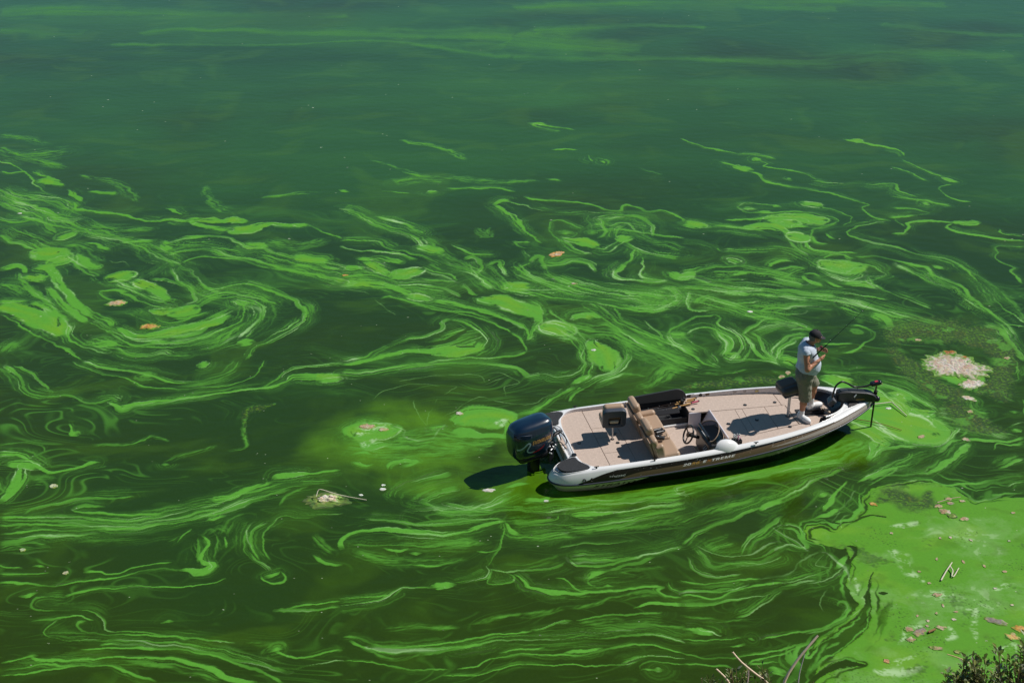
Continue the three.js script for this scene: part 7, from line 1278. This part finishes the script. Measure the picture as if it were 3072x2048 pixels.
{ // the rod the angler holds, tip up over the water
  const a = V(4.545, 1.80, 0.40), b = V(5.70, 2.83, 0.30), g = gear('fishing_rod', 'long black fishing rod held by the standing person, tip raised over the water', 'fishing rod', a.toArray());
  const d = b.clone().sub(a), n = d.length(); g.quaternion.premultiply(new THREE.Quaternion()); const q = new THREE.Quaternion().setFromUnitVectors(V(1, 0, 0), d.clone().normalize()); g.quaternion.setFromAxisAngle(V(0, 1, 0), BOAT_TURN).multiply(q);
  part('blank', xf(new THREE.CylinderGeometry(0.002, 0.006, n - 0.3, 10), [0.3 + (n - 0.3) / 2, 0, 0], [0, 0, -Math.PI / 2]), carbon, g);
  part('grip', xf(new THREE.CylinderGeometry(0.012, 0.013, 0.22, 14), [0.11, 0, 0], [0, 0, -Math.PI / 2]), black, g); part('foregrip', xf(new THREE.CylinderGeometry(0.010, 0.012, 0.09, 14), [0.30, 0, 0], [0, 0, -Math.PI / 2]), black, g);
  reelParts(g, 0.24, 0.035, std([0.25, 0.04, 0.05], 0.35));
  for (let i = 0; i < 6; i++) part('line_guide', xf(new THREE.TorusGeometry(0.012 - 0.0012 * i, 0.0018, 6, 14), [0.45 + i * 0.19, 0.014 - 0.001 * i, 0], [0, Math.PI / 2, 0]), steel, g);
}
// rods lying in the open locker, grips on the front deck
[[2.84, 0.505, -0.80, 0.04, cork, 'cork handled rod lying nearest the far gunwale of the boat', 0], [2.79, 0.50, -0.745, 0.06, cork, 'cork handled rod lying second from the far gunwale of the boat', 0], [2.86, 0.495, -0.70, 0.11, std([0.5, 0.05, 0.12], 0.6), 'fishing rod with a pink grip end lying on the deck edge', 1], [2.70, 0.49, -0.665, 0.13, cork, 'cork handled rod with pale reel lying beside the pink ended rod', 2]].forEach(([x, y, z, yaw, m, label, kind]) => {
  const g = gear('fishing_rod', label, 'fishing rod', [x, y, z], Math.PI + yaw); g.rotation.z = -0.10;
  part('butt_grip', xf(new THREE.CylinderGeometry(0.014, 0.016, 0.17, 14), [0.085, 0, 0], [0, 0, -Math.PI / 2]), m, g); part('butt_cap', xf(new THREE.CylinderGeometry(0.017, 0.017, 0.02, 14), [-0.01, 0, 0], [0, 0, -Math.PI / 2]), black, g);
  part('foregrip', xf(new THREE.CylinderGeometry(0.011, 0.015, 0.10, 14), [0.33, 0, 0], [0, 0, -Math.PI / 2]), kind ? cork : m, g); reelParts(g, 0.23, kind ? -0.03 : 0.034, kind === 2 ? chrome : satin);
  part('blank', xf(new THREE.CylinderGeometry(0.003, 0.007, 0.85, 8), [0.78, 0, 0], [0, 0, -Math.PI / 2]), std([0.05, 0.03, 0.02], 0.3), g);
  for (let i = 0; i < 3; i++) part('line_guide', xf(new THREE.TorusGeometry(0.011, 0.0018, 6, 12), [0.5 + i * 0.22, 0.014, 0], [0, Math.PI / 2, 0]), steel, g);
});
{ const g = gear('binoculars', 'black binoculars resting on the tan bench seat', 'binoculars', [1.78, 0.535, 0.22], 0.25);
  for (const s of [-1, 1]) { part('barrel', xf(new THREE.CylinderGeometry(0.034, 0.026, 0.15, 16), [0, 0, s * 0.045], [0, 0, Math.PI / 2]), black, g); part('eyepiece', xf(new THREE.CylinderGeometry(0.022, 0.024, 0.04, 14), [0.09, 0, s * 0.036], [0, 0, Math.PI / 2]), rubber, g); }
  part('bridge', bx(0.07, 0.03, 0.06, 0.01, [0, 0.01, 0]), black, g); part('strap', tube([[-0.05, 0.01, 0.08], [-0.02, -0.02, 0.14], [0.06, -0.025, 0.17], [0.10, -0.02, 0.10]], 0.006, 20, 6), rubber, g); }
{ const g = gear('camera_case', 'small black case with strap on the tan bench beside the binoculars', 'case', [1.74, 0.53, 0.44], -0.4);
  part('pouch', bx(0.17, 0.07, 0.08, 0.03, [0, 0, 0]), rubber, g); part('buckle', bx(0.03, 0.012, 0.03, 0.004, [-0.04, 0.038, 0.01]), chrome, g); part('strap', tube([[-0.08, 0.0, 0], [-0.13, 0.04, -0.04], [-0.12, 0.0, -0.1]], 0.008, 14, 6), rubber, g); }
{ const g = gear('lure_box', 'black open box of pink and white lures beside the white helm pod', 'tackle box', [3.06, FD + 0.005, 0.80], 0.1);
  part('bin', join(bx(0.16, 0.012, 0.12, 0.004, [0, 0.006, 0]), bx(0.16, 0.09, 0.012, 0.004, [0, 0.05, 0.055]), bx(0.16, 0.09, 0.012, 0.004, [0, 0.05, -0.055]), bx(0.012, 0.09, 0.12, 0.004, [0.075, 0.05, 0]), bx(0.012, 0.09, 0.12, 0.004, [-0.075, 0.05, 0])), black, g);
  for (let i = 0; i < 9; i++) { const x = rr(-0.06, 0.06), z = rr(-0.045, 0.045), h = rr(0.1, 0.19); part('lure', join(xf(new THREE.CapsuleGeometry(0.014, 0.05, 4, 10), [x, h, z], [rr(-0.4, 0.4), 0, rr(-0.5, 0.5)]), bx(0.004, h - 0.02, 0.004, 0.001, [x, h / 2, z])), std(i % 3 === 1 ? [0.6, 0.25, 0.38] : i % 3 ? [0.65, 0.65, 0.62] : [0.4, 0.4, 0.42], 0.4), g); } }

// ---------------------------------------------------------------- floating clumps, sticks and scraps
const clumpMat = new THREE.MeshPhysicalMaterial({ vertexColors: true, roughness: 0.95 });
const DRY = [[0.46, 0.33, 0.21], [0.36, 0.24, 0.13], [0.52, 0.45, 0.33], [0.085, 0.28, 0.02]], RUST = [[0.50, 0.26, 0.05], [0.62, 0.40, 0.14], [0.34, 0.13, 0.03], [0.10, 0.27, 0.02]], GREY = [[0.26, 0.225, 0.20], [0.18, 0.155, 0.145], [0.42, 0.30, 0.24], [0.15, 0.27, 0.03]], PALE = [[0.62, 0.56, 0.48], [0.56, 0.42, 0.32], [0.68, 0.66, 0.60], [0.12, 0.28, 0.03]], MOSS = [[0.12, 0.22, 0.03], [0.20, 0.28, 0.05], [0.40, 0.40, 0.16], [0.05, 0.10, 0.02]];
function clumpGeo(rx, rz, h, pal, detail = 26) {
  const R = Math.max(5, Math.round(detail / 2.4)), pos = [0, h * 0.3, 0], col = [], ix = [], s = rnd() * 90, C = (x, z, e) => { const a = 0.5 + 0.75 * fbm(x * 5 + s, z * 5, 3), b = noise(x * 26 + s, z * 26), c = [0, 1, 2].map((q) => { let v = mix(pal[0][q], pal[1][q], sm(0.35, 0.8, a)); v = mix(v, pal[2][q], sm(0.1, 0.45, noise(x * 9 + s, z * 9 + 5))); v = mix(v, pal[3][q], Math.max(sm(0.62, 0.9, e + 0.55 * noise(x * 15, z * 15 + s) + 0.35 * noise(x * 40, z * 40 + s)), 0.7 * sm(0.26, 0.5, b))); return v * (0.86 + 0.6 * b + 0.35 * (rnd() - 0.5)); }); col.push(...c); };
  C(0, 0, 0);
  for (let j = 1; j <= R; j++) for (let i = 0; i < detail; i++) { const a = i / detail * 2 * Math.PI, t = j / R, k = 1 + 0.42 * noise(Math.cos(a) * 1.3 + s, Math.sin(a) * 1.3) + 0.34 * noise(Math.cos(a) * 3.5 + s, Math.sin(a) * 3.5) + 0.2 * noise(Math.cos(a) * 9 + s, Math.sin(a) * 9), x = Math.cos(a) * rx * t * k, z = Math.sin(a) * rz * t * k;
    pos.push(x, j === R ? -0.006 : h * 0.42 * Math.pow(1 - t * t * 0.98, 0.4) * (0.6 + 0.8 * noise(x * 16 + s, z * 16) + 0.6 * noise(x * 45, z * 45 + s)) + 0.004, z); C(x, z, t); }
  for (let i = 0; i < detail; i++) ix.push(0, 1 + (i + 1) % detail, 1 + i);
  for (let j = 1; j < R; j++) for (let i = 0; i < detail; i++) { const a = 1 + (j - 1) * detail + i, b = 1 + (j - 1) * detail + (i + 1) % detail, c = a + detail, d = b + detail; ix.push(a, b, c, b, d, c); }
  const g = new THREE.BufferGeometry(); g.setAttribute('position', new THREE.Float32BufferAttribute(pos, 3)); g.setAttribute('color', new THREE.Float32BufferAttribute(col, 3)); g.setAttribute('uv', new THREE.Float32BufferAttribute(new Float32Array(pos.length / 3 * 2), 2)); g.setIndex(ix); g.computeVertexNormals(); return g;
}
function clump(x, z, rx, rz, h, pal, label, group, turn = 0, detail) { const m = mesh('algae_clump', clumpGeo(rx, rz, h, pal, detail), clumpMat); m.position.set(x, 0, z); m.rotation.y = turn; return tag(m, label, 'algae clump', group); }
clump(-8.73, -28.12, 0.25, 0.15, 0.04, [DRY[0], RUST[1], DRY[2], DRY[3]], 'pinkish brown dried clump floating in the upper left swirl, left of the orange one', null, 0.15, 34);
clump(-7.76, -27.0, 0.23, 0.14, 0.05, RUST, 'orange rusty clump floating in dark water inside the left swirl', null, 0.1, 34);
clump(1.06, -30.74, 0.21, 0.13, 0.04, [DRY[0], RUST[1], DRY[2], RUST[0]], 'pink brown clump floating alone beyond the boat near the curled green band', null, 0.6, 32);
clump(-3.84, -29.56, 0.08, 0.06, 0.02, RUST, 'tiny orange clump in the long green band left of centre', null, 0, 18);
clump(1.41, -29.12, 0.09, 0.06, 0.02, DRY, 'tiny pale brown clump in the green swirls beyond the boat', null, 0, 18);
clump(8.98, -25.25, 0.66, 0.52, 0.05, [[0.58, 0.50, 0.42], [0.50, 0.36, 0.27], [0.64, 0.60, 0.52], [0.12, 0.28, 0.03]], 'large pale dried algae patch floating right of the bow', null, -0.35, 96);
clump(9.12, -24.52, 0.28, 0.19, 0.04, PALE, 'pale dried lobe hanging on the near edge of the large dried patch', null, 0.3, 44);
clump(9.04, -25.83, 0.16, 0.10, 0.05, [RUST[2], DRY[1], DRY[0], DRY[3]], 'round brown clump on the far edge of the large dried patch', null, 0, 26);
clump(9.30, -25.62, 0.09, 0.07, 0.04, [RUST[2], RUST[0], DRY[0], DRY[3]], 'small rust brown clump on the far right edge of the large dried patch', null, 0, 20);
clump(8.92, -23.96, 0.15, 0.10, 0.03, PALE, 'small pale clump just nearer than the large dried patch', null, -0.4, 22);
clump(8.43, -22.45, 0.08, 0.07, 0.02, [GREY[0], DRY[0], DRY[2], DRY[3]], 'tiny grey brown clump at the rounded tip of the green mat off the bow', null, 0, 16);
clump(-2.74, -22.91, 0.16, 0.10, 0.02, [DRY[0], [0.45, 0.34, 0.2], DRY[2], MOSS[1]], 'pinkish crust on the green island left of the outboard motor', null, 0, 24);
clump(-2.42, -22.80, 0.10, 0.07, 0.02, [DRY[0], [0.42, 0.4, 0.14], DRY[2], MOSS[1]], 'small brown crust on the right side of the green island behind the motor', null, 0, 18);
clump(-3.22, -20.47, 0.42, 0.24, 0.035, MOSS, 'mossy green weed cushion under the cream clump with the bent reed', null, 0.05, 40);
{ const m = clump(-3.20, -20.50, 0.22, 0.13, 0.13, [[0.72, 0.65, 0.50], [0.66, 0.52, 0.40], [0.78, 0.74, 0.62], [0.20, 0.36, 0.06]], 'cream dried clump with a bent reed on a mossy cushion left of the boat', null, 0.1, 32); }
clump(-7.17, -18.41, 0.055, 0.05, 0.03, [[0.42, 0.42, 0.25], [0.5, 0.48, 0.32], [0.55, 0.5, 0.4], MOSS[1]], 'round pale olive clump near the lower left edge', null, 0, 18);
clump(-8.05, -19.03, 0.06, 0.05, 0.025, [[0.35, 0.42, 0.25], [0.5, 0.5, 0.4], [0.55, 0.55, 0.45], MOSS[1]], 'pale green clump at the left edge below the streaked bands', null, 0, 18);
clump(-8.07, -20.91, 0.085, 0.07, 0.03, [[0.45, 0.48, 0.30], [0.5, 0.5, 0.4], [0.6, 0.6, 0.5], MOSS[1]], 'whitish clump by the green lobe on the left edge', null, 0, 18);
clump(-1.01, -23.39, 0.085, 0.07, 0.03, [[0.5, 0.48, 0.38], [0.55, 0.5, 0.4], [0.6, 0.58, 0.5], MOSS[1]], 'small cream clump at the rim of the green pad beside the motor', null, 0, 18);
clump(-0.41, -20.78, 0.12, 0.055, 0.025, [[0.62, 0.6, 0.55], [0.6, 0.5, 0.42], [0.7, 0.7, 0.66], [0.5, 0.5, 0.4]], 'white crumpled scrap of scum floating left of the stern', null, 0.1, 20);
// crusts on the mat by the shore
[[7.57, -20.51, 0.08, 0.06, DRY, 'small pinkish crust, farthest of the cluster on the dark weed patch'], [7.34, -20.29, 0.10, 0.07, DRY, 'pinkish crust at the left end of the thin twig on the mat'], [7.40, -20.13, 0.14, 0.11, DRY, 'largest pinkish brown crust of the cluster beside the dark weed patch'], [7.80, -20.44, 0.07, 0.05, DRY, 'small pink crust at the right end of the thin twig on the mat'], [7.58, -20.38, 0.09, 0.06, [GREY[0], DRY[0], DRY[1], DRY[3]], 'greyish pink crust in the middle of the cluster on the mat'], [7.69, -19.90, 0.13, 0.07, DRY, 'pale brown crust just nearer than the pink cluster on the mat'], [7.50, -20.0, 0.11, 0.10, MOSS, 'olive mossy clump between the pink crusts and the pale brown crust'], [6.24, -20.35, 0.10, 0.06, RUST, 'yellow brown crust at the left edge of the dark weed patch'],
 [6.68, -17.86, 0.10, 0.07, DRY, 'pink brown crust in the whitish froth in the middle of the mat'], [6.19, -16.96, 0.18, 0.11, [GREY[0], DRY[1], DRY[0], DRY[3]], 'large grey pink crust low on the mat'], [6.03, -17.02, 0.10, 0.08, DRY, 'pinkish crust touching the left side of the large grey pink crust'], [6.52, -17.06, 0.11, 0.07, DRY, 'pale pink crust right of the large grey pink crust'], [6.0, -16.78, 0.10, 0.08, DRY, 'pale brown crust nearer than the large grey pink crust'], [6.32, -16.59, 0.12, 0.06, [DRY[0], MOSS[1], DRY[2], MOSS[0]], 'faded crust with green specks near the bottom of the mat'], [5.53, -16.30, 0.07, 0.07, [[0.5, 0.25, 0.14], RUST[1], DRY[0], DRY[3]], 'orange brown crust beside the long white froth streak'], [7.41, -17.20, 0.20, 0.10, GREY, 'dark grey oval clump on the yellow green patch of the mat'], [7.74, -17.02, 0.16, 0.12, RUST, 'orange brown crust at the right edge above the shrub'], [7.56, -16.84, 0.12, 0.13, [RUST[1], RUST[0], DRY[0], DRY[3]], 'orange crust just left of the shrub at the right edge'], [6.62, -16.50, 0.06, 0.06, MOSS, 'round olive clump above the tip of the dry twig'],
].forEach(([x, z, a, b, p, l], i) => clump(x, z, a * 0.85, b * 0.85, 0.022, p, l, null, rr(-0.6, 0.6), 26));
// the smallest crusts
[[6.35, -19.5, 'tiny crust alone on the mat just nearer than the dark weed patch'], [7.13, -19.36, 'tiny crust in the row beyond the bleached sticks, leftmost of four'], [7.30, -19.38, 'tiny crust in the row beyond the bleached sticks, second of four'], [7.62, -19.3, 'tiny crust in the row beyond the bleached sticks, third of four'], [8.25, -19.28, 'tiny crust in the row beyond the bleached sticks, last by the frame edge'], [6.92, -18.78, 'tiny crust just beyond the far end of the straight bleached stick'], [7.33, -18.72, 'tiny crust just beyond the hooked stick'], [7.64, -18.59, 'tiny crust right of the hooked stick, the one closer to it'], [7.92, -18.45, 'tiny crust right of the hooked stick, the farther one by the frame edge'], [6.55, -18.45, 'tiny crust in the froth streak left of the straight bleached stick'], [6.63, -18.15, 'tiny crust left of the near end of the straight bleached stick'], [7.64, -18.02, 'tiny crust alone midway between the hooked stick and the grey oval clump'], [6.70, -17.59, 'tiny crust just nearer than the pink brown crust in the middle froth'], [6.55, -17.39, 'tiny crust beyond the large grey pink crust, midway to the middle froth'], [7.78, -17.6, 'tiny crust beyond the dark grey oval clump by the frame edge'], [6.37, -17.22, 'tiny crust beyond the large grey pink crust, right one of a close trio'], [6.78, -17.25, 'tiny crust beyond and right of the pale pink crust'], [6.24, -17.34, 'tiny crust beyond the large grey pink crust, left one of a close trio'], [6.33, -17.10, 'tiny crust beyond the large grey pink crust, nearest one of a close trio'], [6.86, -17.44, 'tiny crust right of the froth, between the oval clump and the middle crusts'], [8.57, -20.09, 'tiny crust at the frame edge right of the pink crust cluster']].forEach(([x, z, l]) => clump(x, z, rr(0.03, 0.055), rr(0.022, 0.036), 0.015, rnd() < 0.7 ? DRY : PALE, l, 'tiny crusts scattered on the mat', rr(0, 3), 16));
[[5.40, -24.82, 'larger of two pale brown clumps floating behind the bow seat'], [5.56, -24.98, 'smaller of two pale brown clumps floating behind the bow seat'], [10.16, -25.59, 'brown clump alone at the far right of the dried patch'], [8.53, -26.39, 'small orange brown clump beyond the large dried patch'], [8.79, -23.46, 'tiny tan clump between the dried patch and the green bands'], [7.63, -22.55, 'tiny whitish crumb on the mat off the bow']].forEach(([x, z, l]) => clump(x, z, 0.09, 0.06, 0.025, DRY, l, null, rr(0, 2), 18));
// dried stems and sticks
function taperTube(pts, r0, r1, n = 30, k = 7) { const c = new THREE.CatmullRomCurve3(pts.map((p) => V(...p)), false, 'centripetal'), g = new THREE.TubeGeometry(c, n, 1, k), p = g.attributes.position; for (let i = 0; i <= n; i++) { const o = c.getPointAt(i / n), r = mix(r0, r1, i / n); for (let j = 0; j <= k; j++) { const q = i * (k + 1) + j; p.setXYZ(q, o.x + (p.getX(q) - o.x) * r, o.y + (p.getY(q) - o.y) * r, o.z + (p.getZ(q) - o.z) * r); } } return g; }
const straw = std([0.60, 0.56, 0.42], 0.7), stick = std([0.80, 0.63, 0.45], 0.8), bark = std([0.30, 0.16, 0.07], 0.9);
const stem = (name, pts, r0, r1, m, label, cat, group) => tag(mesh(name, taperTube(pts, r0, r1), m), label, cat, group);
stem('stick', [[6.83, 0.02, -18.2], [6.97, 0.05, -18.41], [7.12, 0.05, -18.63]], 0.013, 0.009, straw, 'straight bleached stick lying on the green mat', 'stick');
stem('stick', [[7.06, 0.05, -18.53], [7.075, 0.04, -18.42], [7.03, 0.025, -18.30], [7.045, 0.025, -18.29], [7.2, 0.03, -18.51]], 0.012, 0.008, straw, 'bleached stick bent like a hook beside the straight stick', 'stick');
stem('reed_stem', [[-3.39, 0.08, -20.47], [-3.36, 0.15, -20.56], [-3.34, 0.16, -20.57], [-3.0, 0.08, -20.52], [-2.52, 0.02, -20.45]], 0.008, 0.007, straw, 'long bent straw reed leaning over the cream clump', 'reed');
stem('reed_stem', [[6.80, 0.06, -23.62], [7.08, 0.05, -23.68], [7.35, 0.05, -23.73], [7.36, 0.05, -23.71], [7.53, 0.02, -23.27]], 0.012, 0.009, straw, 'pale reed bent at a sharp angle off the bow', 'reed');
stem('stick', [[6.40, 0.02, -23.2], [6.9, 0.04, -22.98], [7.31, 0.02, -22.76]], 0.009, 0.006, bark, 'thin brown stick floating under the bow by the trolling motor', 'stick');
stem('twig', [[7.33, 0.05, -20.33], [7.6, 0.06, -20.44], [7.78, 0.05, -20.5]], 0.008, 0.005, std([0.5, 0.36, 0.28], 0.8), 'thin pinkish twig lying across the pink crusts', 'twig');
stem('stick', [[6.3, 0.02, -16.93], [6.42, 0.04, -16.98]], 0.02, 0.016, bark, 'short dark stick against the large grey pink crust', 'stick');
// foam scraps
const foam = std([0.66, 0.70, 0.64], 0.8);
for (const [x, z, l] of [[-2.27, -20.94, 'white foam scrap left of the stern, farther one of a close pair'], [-2.27, -20.81, 'white foam scrap left of the stern, nearer one of a close pair'], [-2.64, -20.63, 'white foam scrap just above the end of the bent reed'], [0.59, -20.45, 'white foam scrap just nearer than the stern corner of the boat'], [1.69, -25.95, 'white foam scrap on the smooth green pad beyond the rear seat'], [-12.43, -33.21, 'white foam scrap at the far left edge above the swirl'], [7.25, -23.58, 'white foam scrap by the bent pale reed off the bow'], [5.19, -27.71, 'white foam scrap in the swirls beyond the standing person']]) { const s = rr(0.03, 0.055), m = mesh('foam_scrap', clumpGeo(s * 1.4, s, 0.015, [[0.66, 0.7, 0.62], [0.6, 0.6, 0.52], [0.75, 0.76, 0.72], [0.5, 0.56, 0.42]], 14), clumpMat); m.position.set(x, 0, z); tag(m, l, 'foam scrap', 'white scraps of foam on the water'); }

// ---------------------------------------------------------------- the bank below the viewpoint, its shrubs and dry branches
{
  const prof = [[60, 14.5], [20, 13.4], [3, 12.9], [0, 12.4], [-1.5, 11.8], [-3, 10.7], [-4.5, 9.2], [-6, 7.6], [-8, 5.6], [-10, 3.6], [-12, 1.4], [-13.3, -0.4]], NX = 160, XW = 120, pos = [], uv = [], ix = [], col = [];
  const hgt = (x, z) => { let i = 0; while (i < prof.length - 2 && z < prof[i + 1][0]) i++; const [a, b] = [prof[i], prof[i + 1]]; return mix(a[1], b[1], Math.min(1, Math.max(0, (z - a[0]) / (b[0] - a[0])))) - 0.3 + 0.35 * noise(x * 0.35 + 3, z * 0.4) + 0.12 * noise(x * 1.7, z * 1.7); };
  const zs = []; for (let z = 60; z > 4; z -= 4) zs.push(z); for (let z = 4; z > -13.3; z -= 0.35) zs.push(z); zs.push(-13.5);
  zs.forEach((z, j) => { for (let i = 0; i <= NX; i++) { const u = i / NX * 2 - 1, x = Math.sign(u) * Math.pow(Math.abs(u), 1.6) * XW, zz = z - (z < 4 ? 0.25 * Math.abs(noise(x * 0.2, 8)) : 0); pos.push(x, hgt(x, z), zz); uv.push(x * 0.25, z * 0.25); const f = 0.5 + 0.8 * fbm(x * 0.6, z * 0.6, 4); col.push(mix(0.16, 0.11, f), mix(0.12, 0.11, f), mix(0.075, 0.035, f)); if (i && j) { const w = NX + 1, a = (j - 1) * w + i; ix.push(a - 1, a, a - 1 + w, a, a + w, a - 1 + w); } } });
  const g = new THREE.BufferGeometry(); g.setAttribute('position', new THREE.Float32BufferAttribute(pos, 3)); g.setAttribute('uv', new THREE.Float32BufferAttribute(uv, 2)); g.setAttribute('color', new THREE.Float32BufferAttribute(col, 3)); g.setIndex(ix); g.computeVertexNormals();
  struct(mesh('bank', g, new THREE.MeshPhysicalMaterial({ vertexColors: true, roughness: 0.95, side: THREE.DoubleSide })));
}
const leafMat = [[0.16, 0.21, 0.03], [0.28, 0.31, 0.07], [0.09, 0.125, 0.02], [0.5, 0.5, 0.32]].map((c) => std(c, 0.45, { side: THREE.DoubleSide, transmission: 0.4, thickness: 0 }));
function leaves(list, len, wid) { // each leaf a folded blade of six triangles
  const pos = [], ix = []; for (const [p, d, u] of list) { const D = d.clone().normalize(), Sd = D.clone().cross(u).normalize(), Up = Sd.clone().cross(D), L = len * rr(0.7, 1.25), W = wid * rr(0.75, 1.2), b = pos.length / 3; const q = (l, s, h) => { const r = p.clone().addScaledVector(D, l * L).addScaledVector(Sd, s * W).addScaledVector(Up, h * W); pos.push(r.x, r.y, r.z); };
    q(0, 0, 0); q(0.35, 0.5, 0.22); q(0.35, -0.5, 0.22); q(0.4, 0, 0); q(0.75, 0.36, 0.12); q(0.75, -0.36, 0.12); q(1, 0, -0.1); ix.push(b, b + 1, b + 3, b, b + 3, b + 2, b + 1, b + 4, b + 3, b + 2, b + 3, b + 5, b + 4, b + 6, b + 3, b + 3, b + 6, b + 5); }
  const g = new THREE.BufferGeometry(); g.setAttribute('position', new THREE.Float32BufferAttribute(pos, 3)); g.setAttribute('uv', new THREE.Float32BufferAttribute(new Float32Array(pos.length / 3 * 2), 2)); g.setIndex(ix); g.computeVertexNormals(); return g; }
function shrub(label, root, heads, spread, nStem, perStem, len = 0.030, wid = 0.013, cat = 'shrub', name = 'shrub') {
  const g = new THREE.Group(); g.name = name; scene.add(g); g.position.set(...root); tag(g, label, cat); const lists = leafMat.map(() => []), stems = [];
  for (let i = 0; i < nStem; i++) { const h = heads[i % heads.length], tip = V(h[0] - root[0] + rr(-1, 1) * spread, h[1] - root[1] + rr(-0.7, 0.9) * spread, h[2] - root[2] + rr(-1, 1) * spread), midp = tip.clone().multiplyScalar(0.55).add(V(rr(-0.1, 0.1), 0.05, rr(-0.1, 0.1)));
    const pts = [[rr(-0.05, 0.05), 0, rr(-0.05, 0.05)], midp.toArray(), tip.toArray()]; stems.push(taperTube(pts, 0.007, 0.0018, 14, 5)); const c = new THREE.CatmullRomCurve3(pts.map((p) => V(...p)), false, 'centripetal');
    for (let k = 0; k < perStem; k++) { const t = 1 - Math.pow(rnd(), 1.3) * 0.28, o = c.getPointAt(t), tg = c.getTangentAt(t), a = rr(0, 6.283), side = V(Math.cos(a), rr(-0.1, 0.6), Math.sin(a)).addScaledVector(tg, 0.7); o.addScaledVector(side, 0.008); const w = rnd(); lists[w < 0.42 ? 0 : w < 0.68 ? 1 : w < 0.92 ? 2 : 3].push([o, side, V(rr(-0.5, 0.5), 1, rr(-0.5, 0.5))]); } }
  mergeStuff('stem', mergeGeometries(stems), std([0.22, 0.15, 0.09], 0.9), g); lists.forEach((l, i) => { if (l.length) mergeStuff('foliage', leaves(l, len, wid), leafMat[i], g); });
  return g; }
function mergeStuff(name, geo, m, parent) { const o = part(name, geo, m, parent); o.userData.kind = 'stuff'; return o; }
shrub('leafy green shrub at the bottom edge, left of the taller corner shrub', [2.55, 7.6, -5.95], [[2.47, 8.85, -5.88], [2.40, 8.80, -5.9], [2.52, 8.90, -5.88], [2.56, 8.82, -5.82]], 0.085, 54, 26, 0.036, 0.017);
shrub('tall leafy green shrub in the bottom right corner', [2.75, 7.6, -5.6], [[2.60, 9.14, -5.56], [2.56, 9.02, -5.60], [2.66, 9.26, -5.56], [2.70, 9.15, -5.5], [2.62, 8.90, -5.56], [2.55, 9.20, -5.6]], 0.10, 76, 26, 0.036, 0.017);
shrub('olive leaf tuft at the bottom edge, left of the crossing dry branches', [1.25, 6.6, -6.75], [[1.26, 8.02, -6.79], [1.22, 8.0, -6.79]], 0.05, 11, 16, 0.034, 0.012);
shrub('leaf tuft with pale tips between the two dry branches at the bottom edge', [1.45, 6.6, -6.6], [[1.40, 8.12, -6.74], [1.46, 8.08, -6.72], [1.36, 8.08, -6.74]], 0.05, 18, 18, 0.034, 0.013);
shrub('small leaf tuft right of the left dry branch at the bottom edge', [1.58, 6.6, -6.6], [[1.54, 8.12, -6.73]], 0.045, 10, 15, 0.034, 0.013);
{ const g = shrub('wiry bare tuft of brown twiglets right of the tallest dry branch', [1.80, 6.9, -6.4], [[1.745, 8.24, -6.48]], 0.05, 16, 6, 0.03, 0.003); }
stem('dry_branch', [[1.52, 7.2, -6.2], [1.62, 8.19, -6.54], [1.69, 8.31, -6.6], [1.76, 8.39, -6.64], [1.83, 8.46, -6.68]], 0.016, 0.007, stick, 'thickest bare tan branch rising at the bottom edge, tallest of all', 'branch');
stem('dry_branch', [[1.75, 7.2, -6.3], [1.58, 8.05, -6.69], [1.48, 8.13, -6.73], [1.40, 8.19, -6.76], [1.35, 8.24, -6.79]], 0.013, 0.005, stick, 'bare tan branch leaning left at the bottom edge, second tallest', 'branch');
stem('dry_branch', [[1.45, 7.2, -6.4], [1.34, 8.05, -6.69], [1.31, 8.10, -6.71], [1.25, 8.15, -6.74]], 0.011, 0.005, stick, 'short bare branch leaning left at the bottom edge, leftmost', 'branch');
stem('dry_branch', [[1.70, 7.3, -6.3], [1.69, 8.26, -6.46], [1.70, 8.33, -6.5], [1.73, 8.43, -6.55]], 0.007, 0.003, std([0.45, 0.43, 0.40], 0.8), 'thin grey white twig just right of the tallest dry branch', 'branch');
stem('dry_branch', [[2.75, 7.8, -5.9], [2.64, 8.50, -6.12], [2.59, 8.63, -6.21], [2.52, 8.67, -6.23], [2.45, 8.69, -6.24]], 0.009, 0.003, std([0.50, 0.38, 0.17], 0.8), 'arching straw coloured twig in front of the bottom right shrubs', 'branch');
stem('dry_branch', [[2.62, 7.8, -6.0], [2.55, 8.46, -6.23], [2.52, 8.50, -6.25], [2.48, 8.52, -6.26]], 0.007, 0.003, std([0.50, 0.38, 0.17], 0.8), 'short straw coloured twig below the arching twig', 'branch');
stem('dry_branch', [[1.48, 7.3, -6.4], [1.42, 8.12, -6.61], [1.43, 8.17, -6.64], [1.43, 8.21, -6.66]], 0.007, 0.004, std([0.45, 0.34, 0.30], 0.8), 'short pinkish twig stub standing among the leaf tufts', 'branch');
renderer.setSize(1024, 682);
renderer.render(scene, camera);
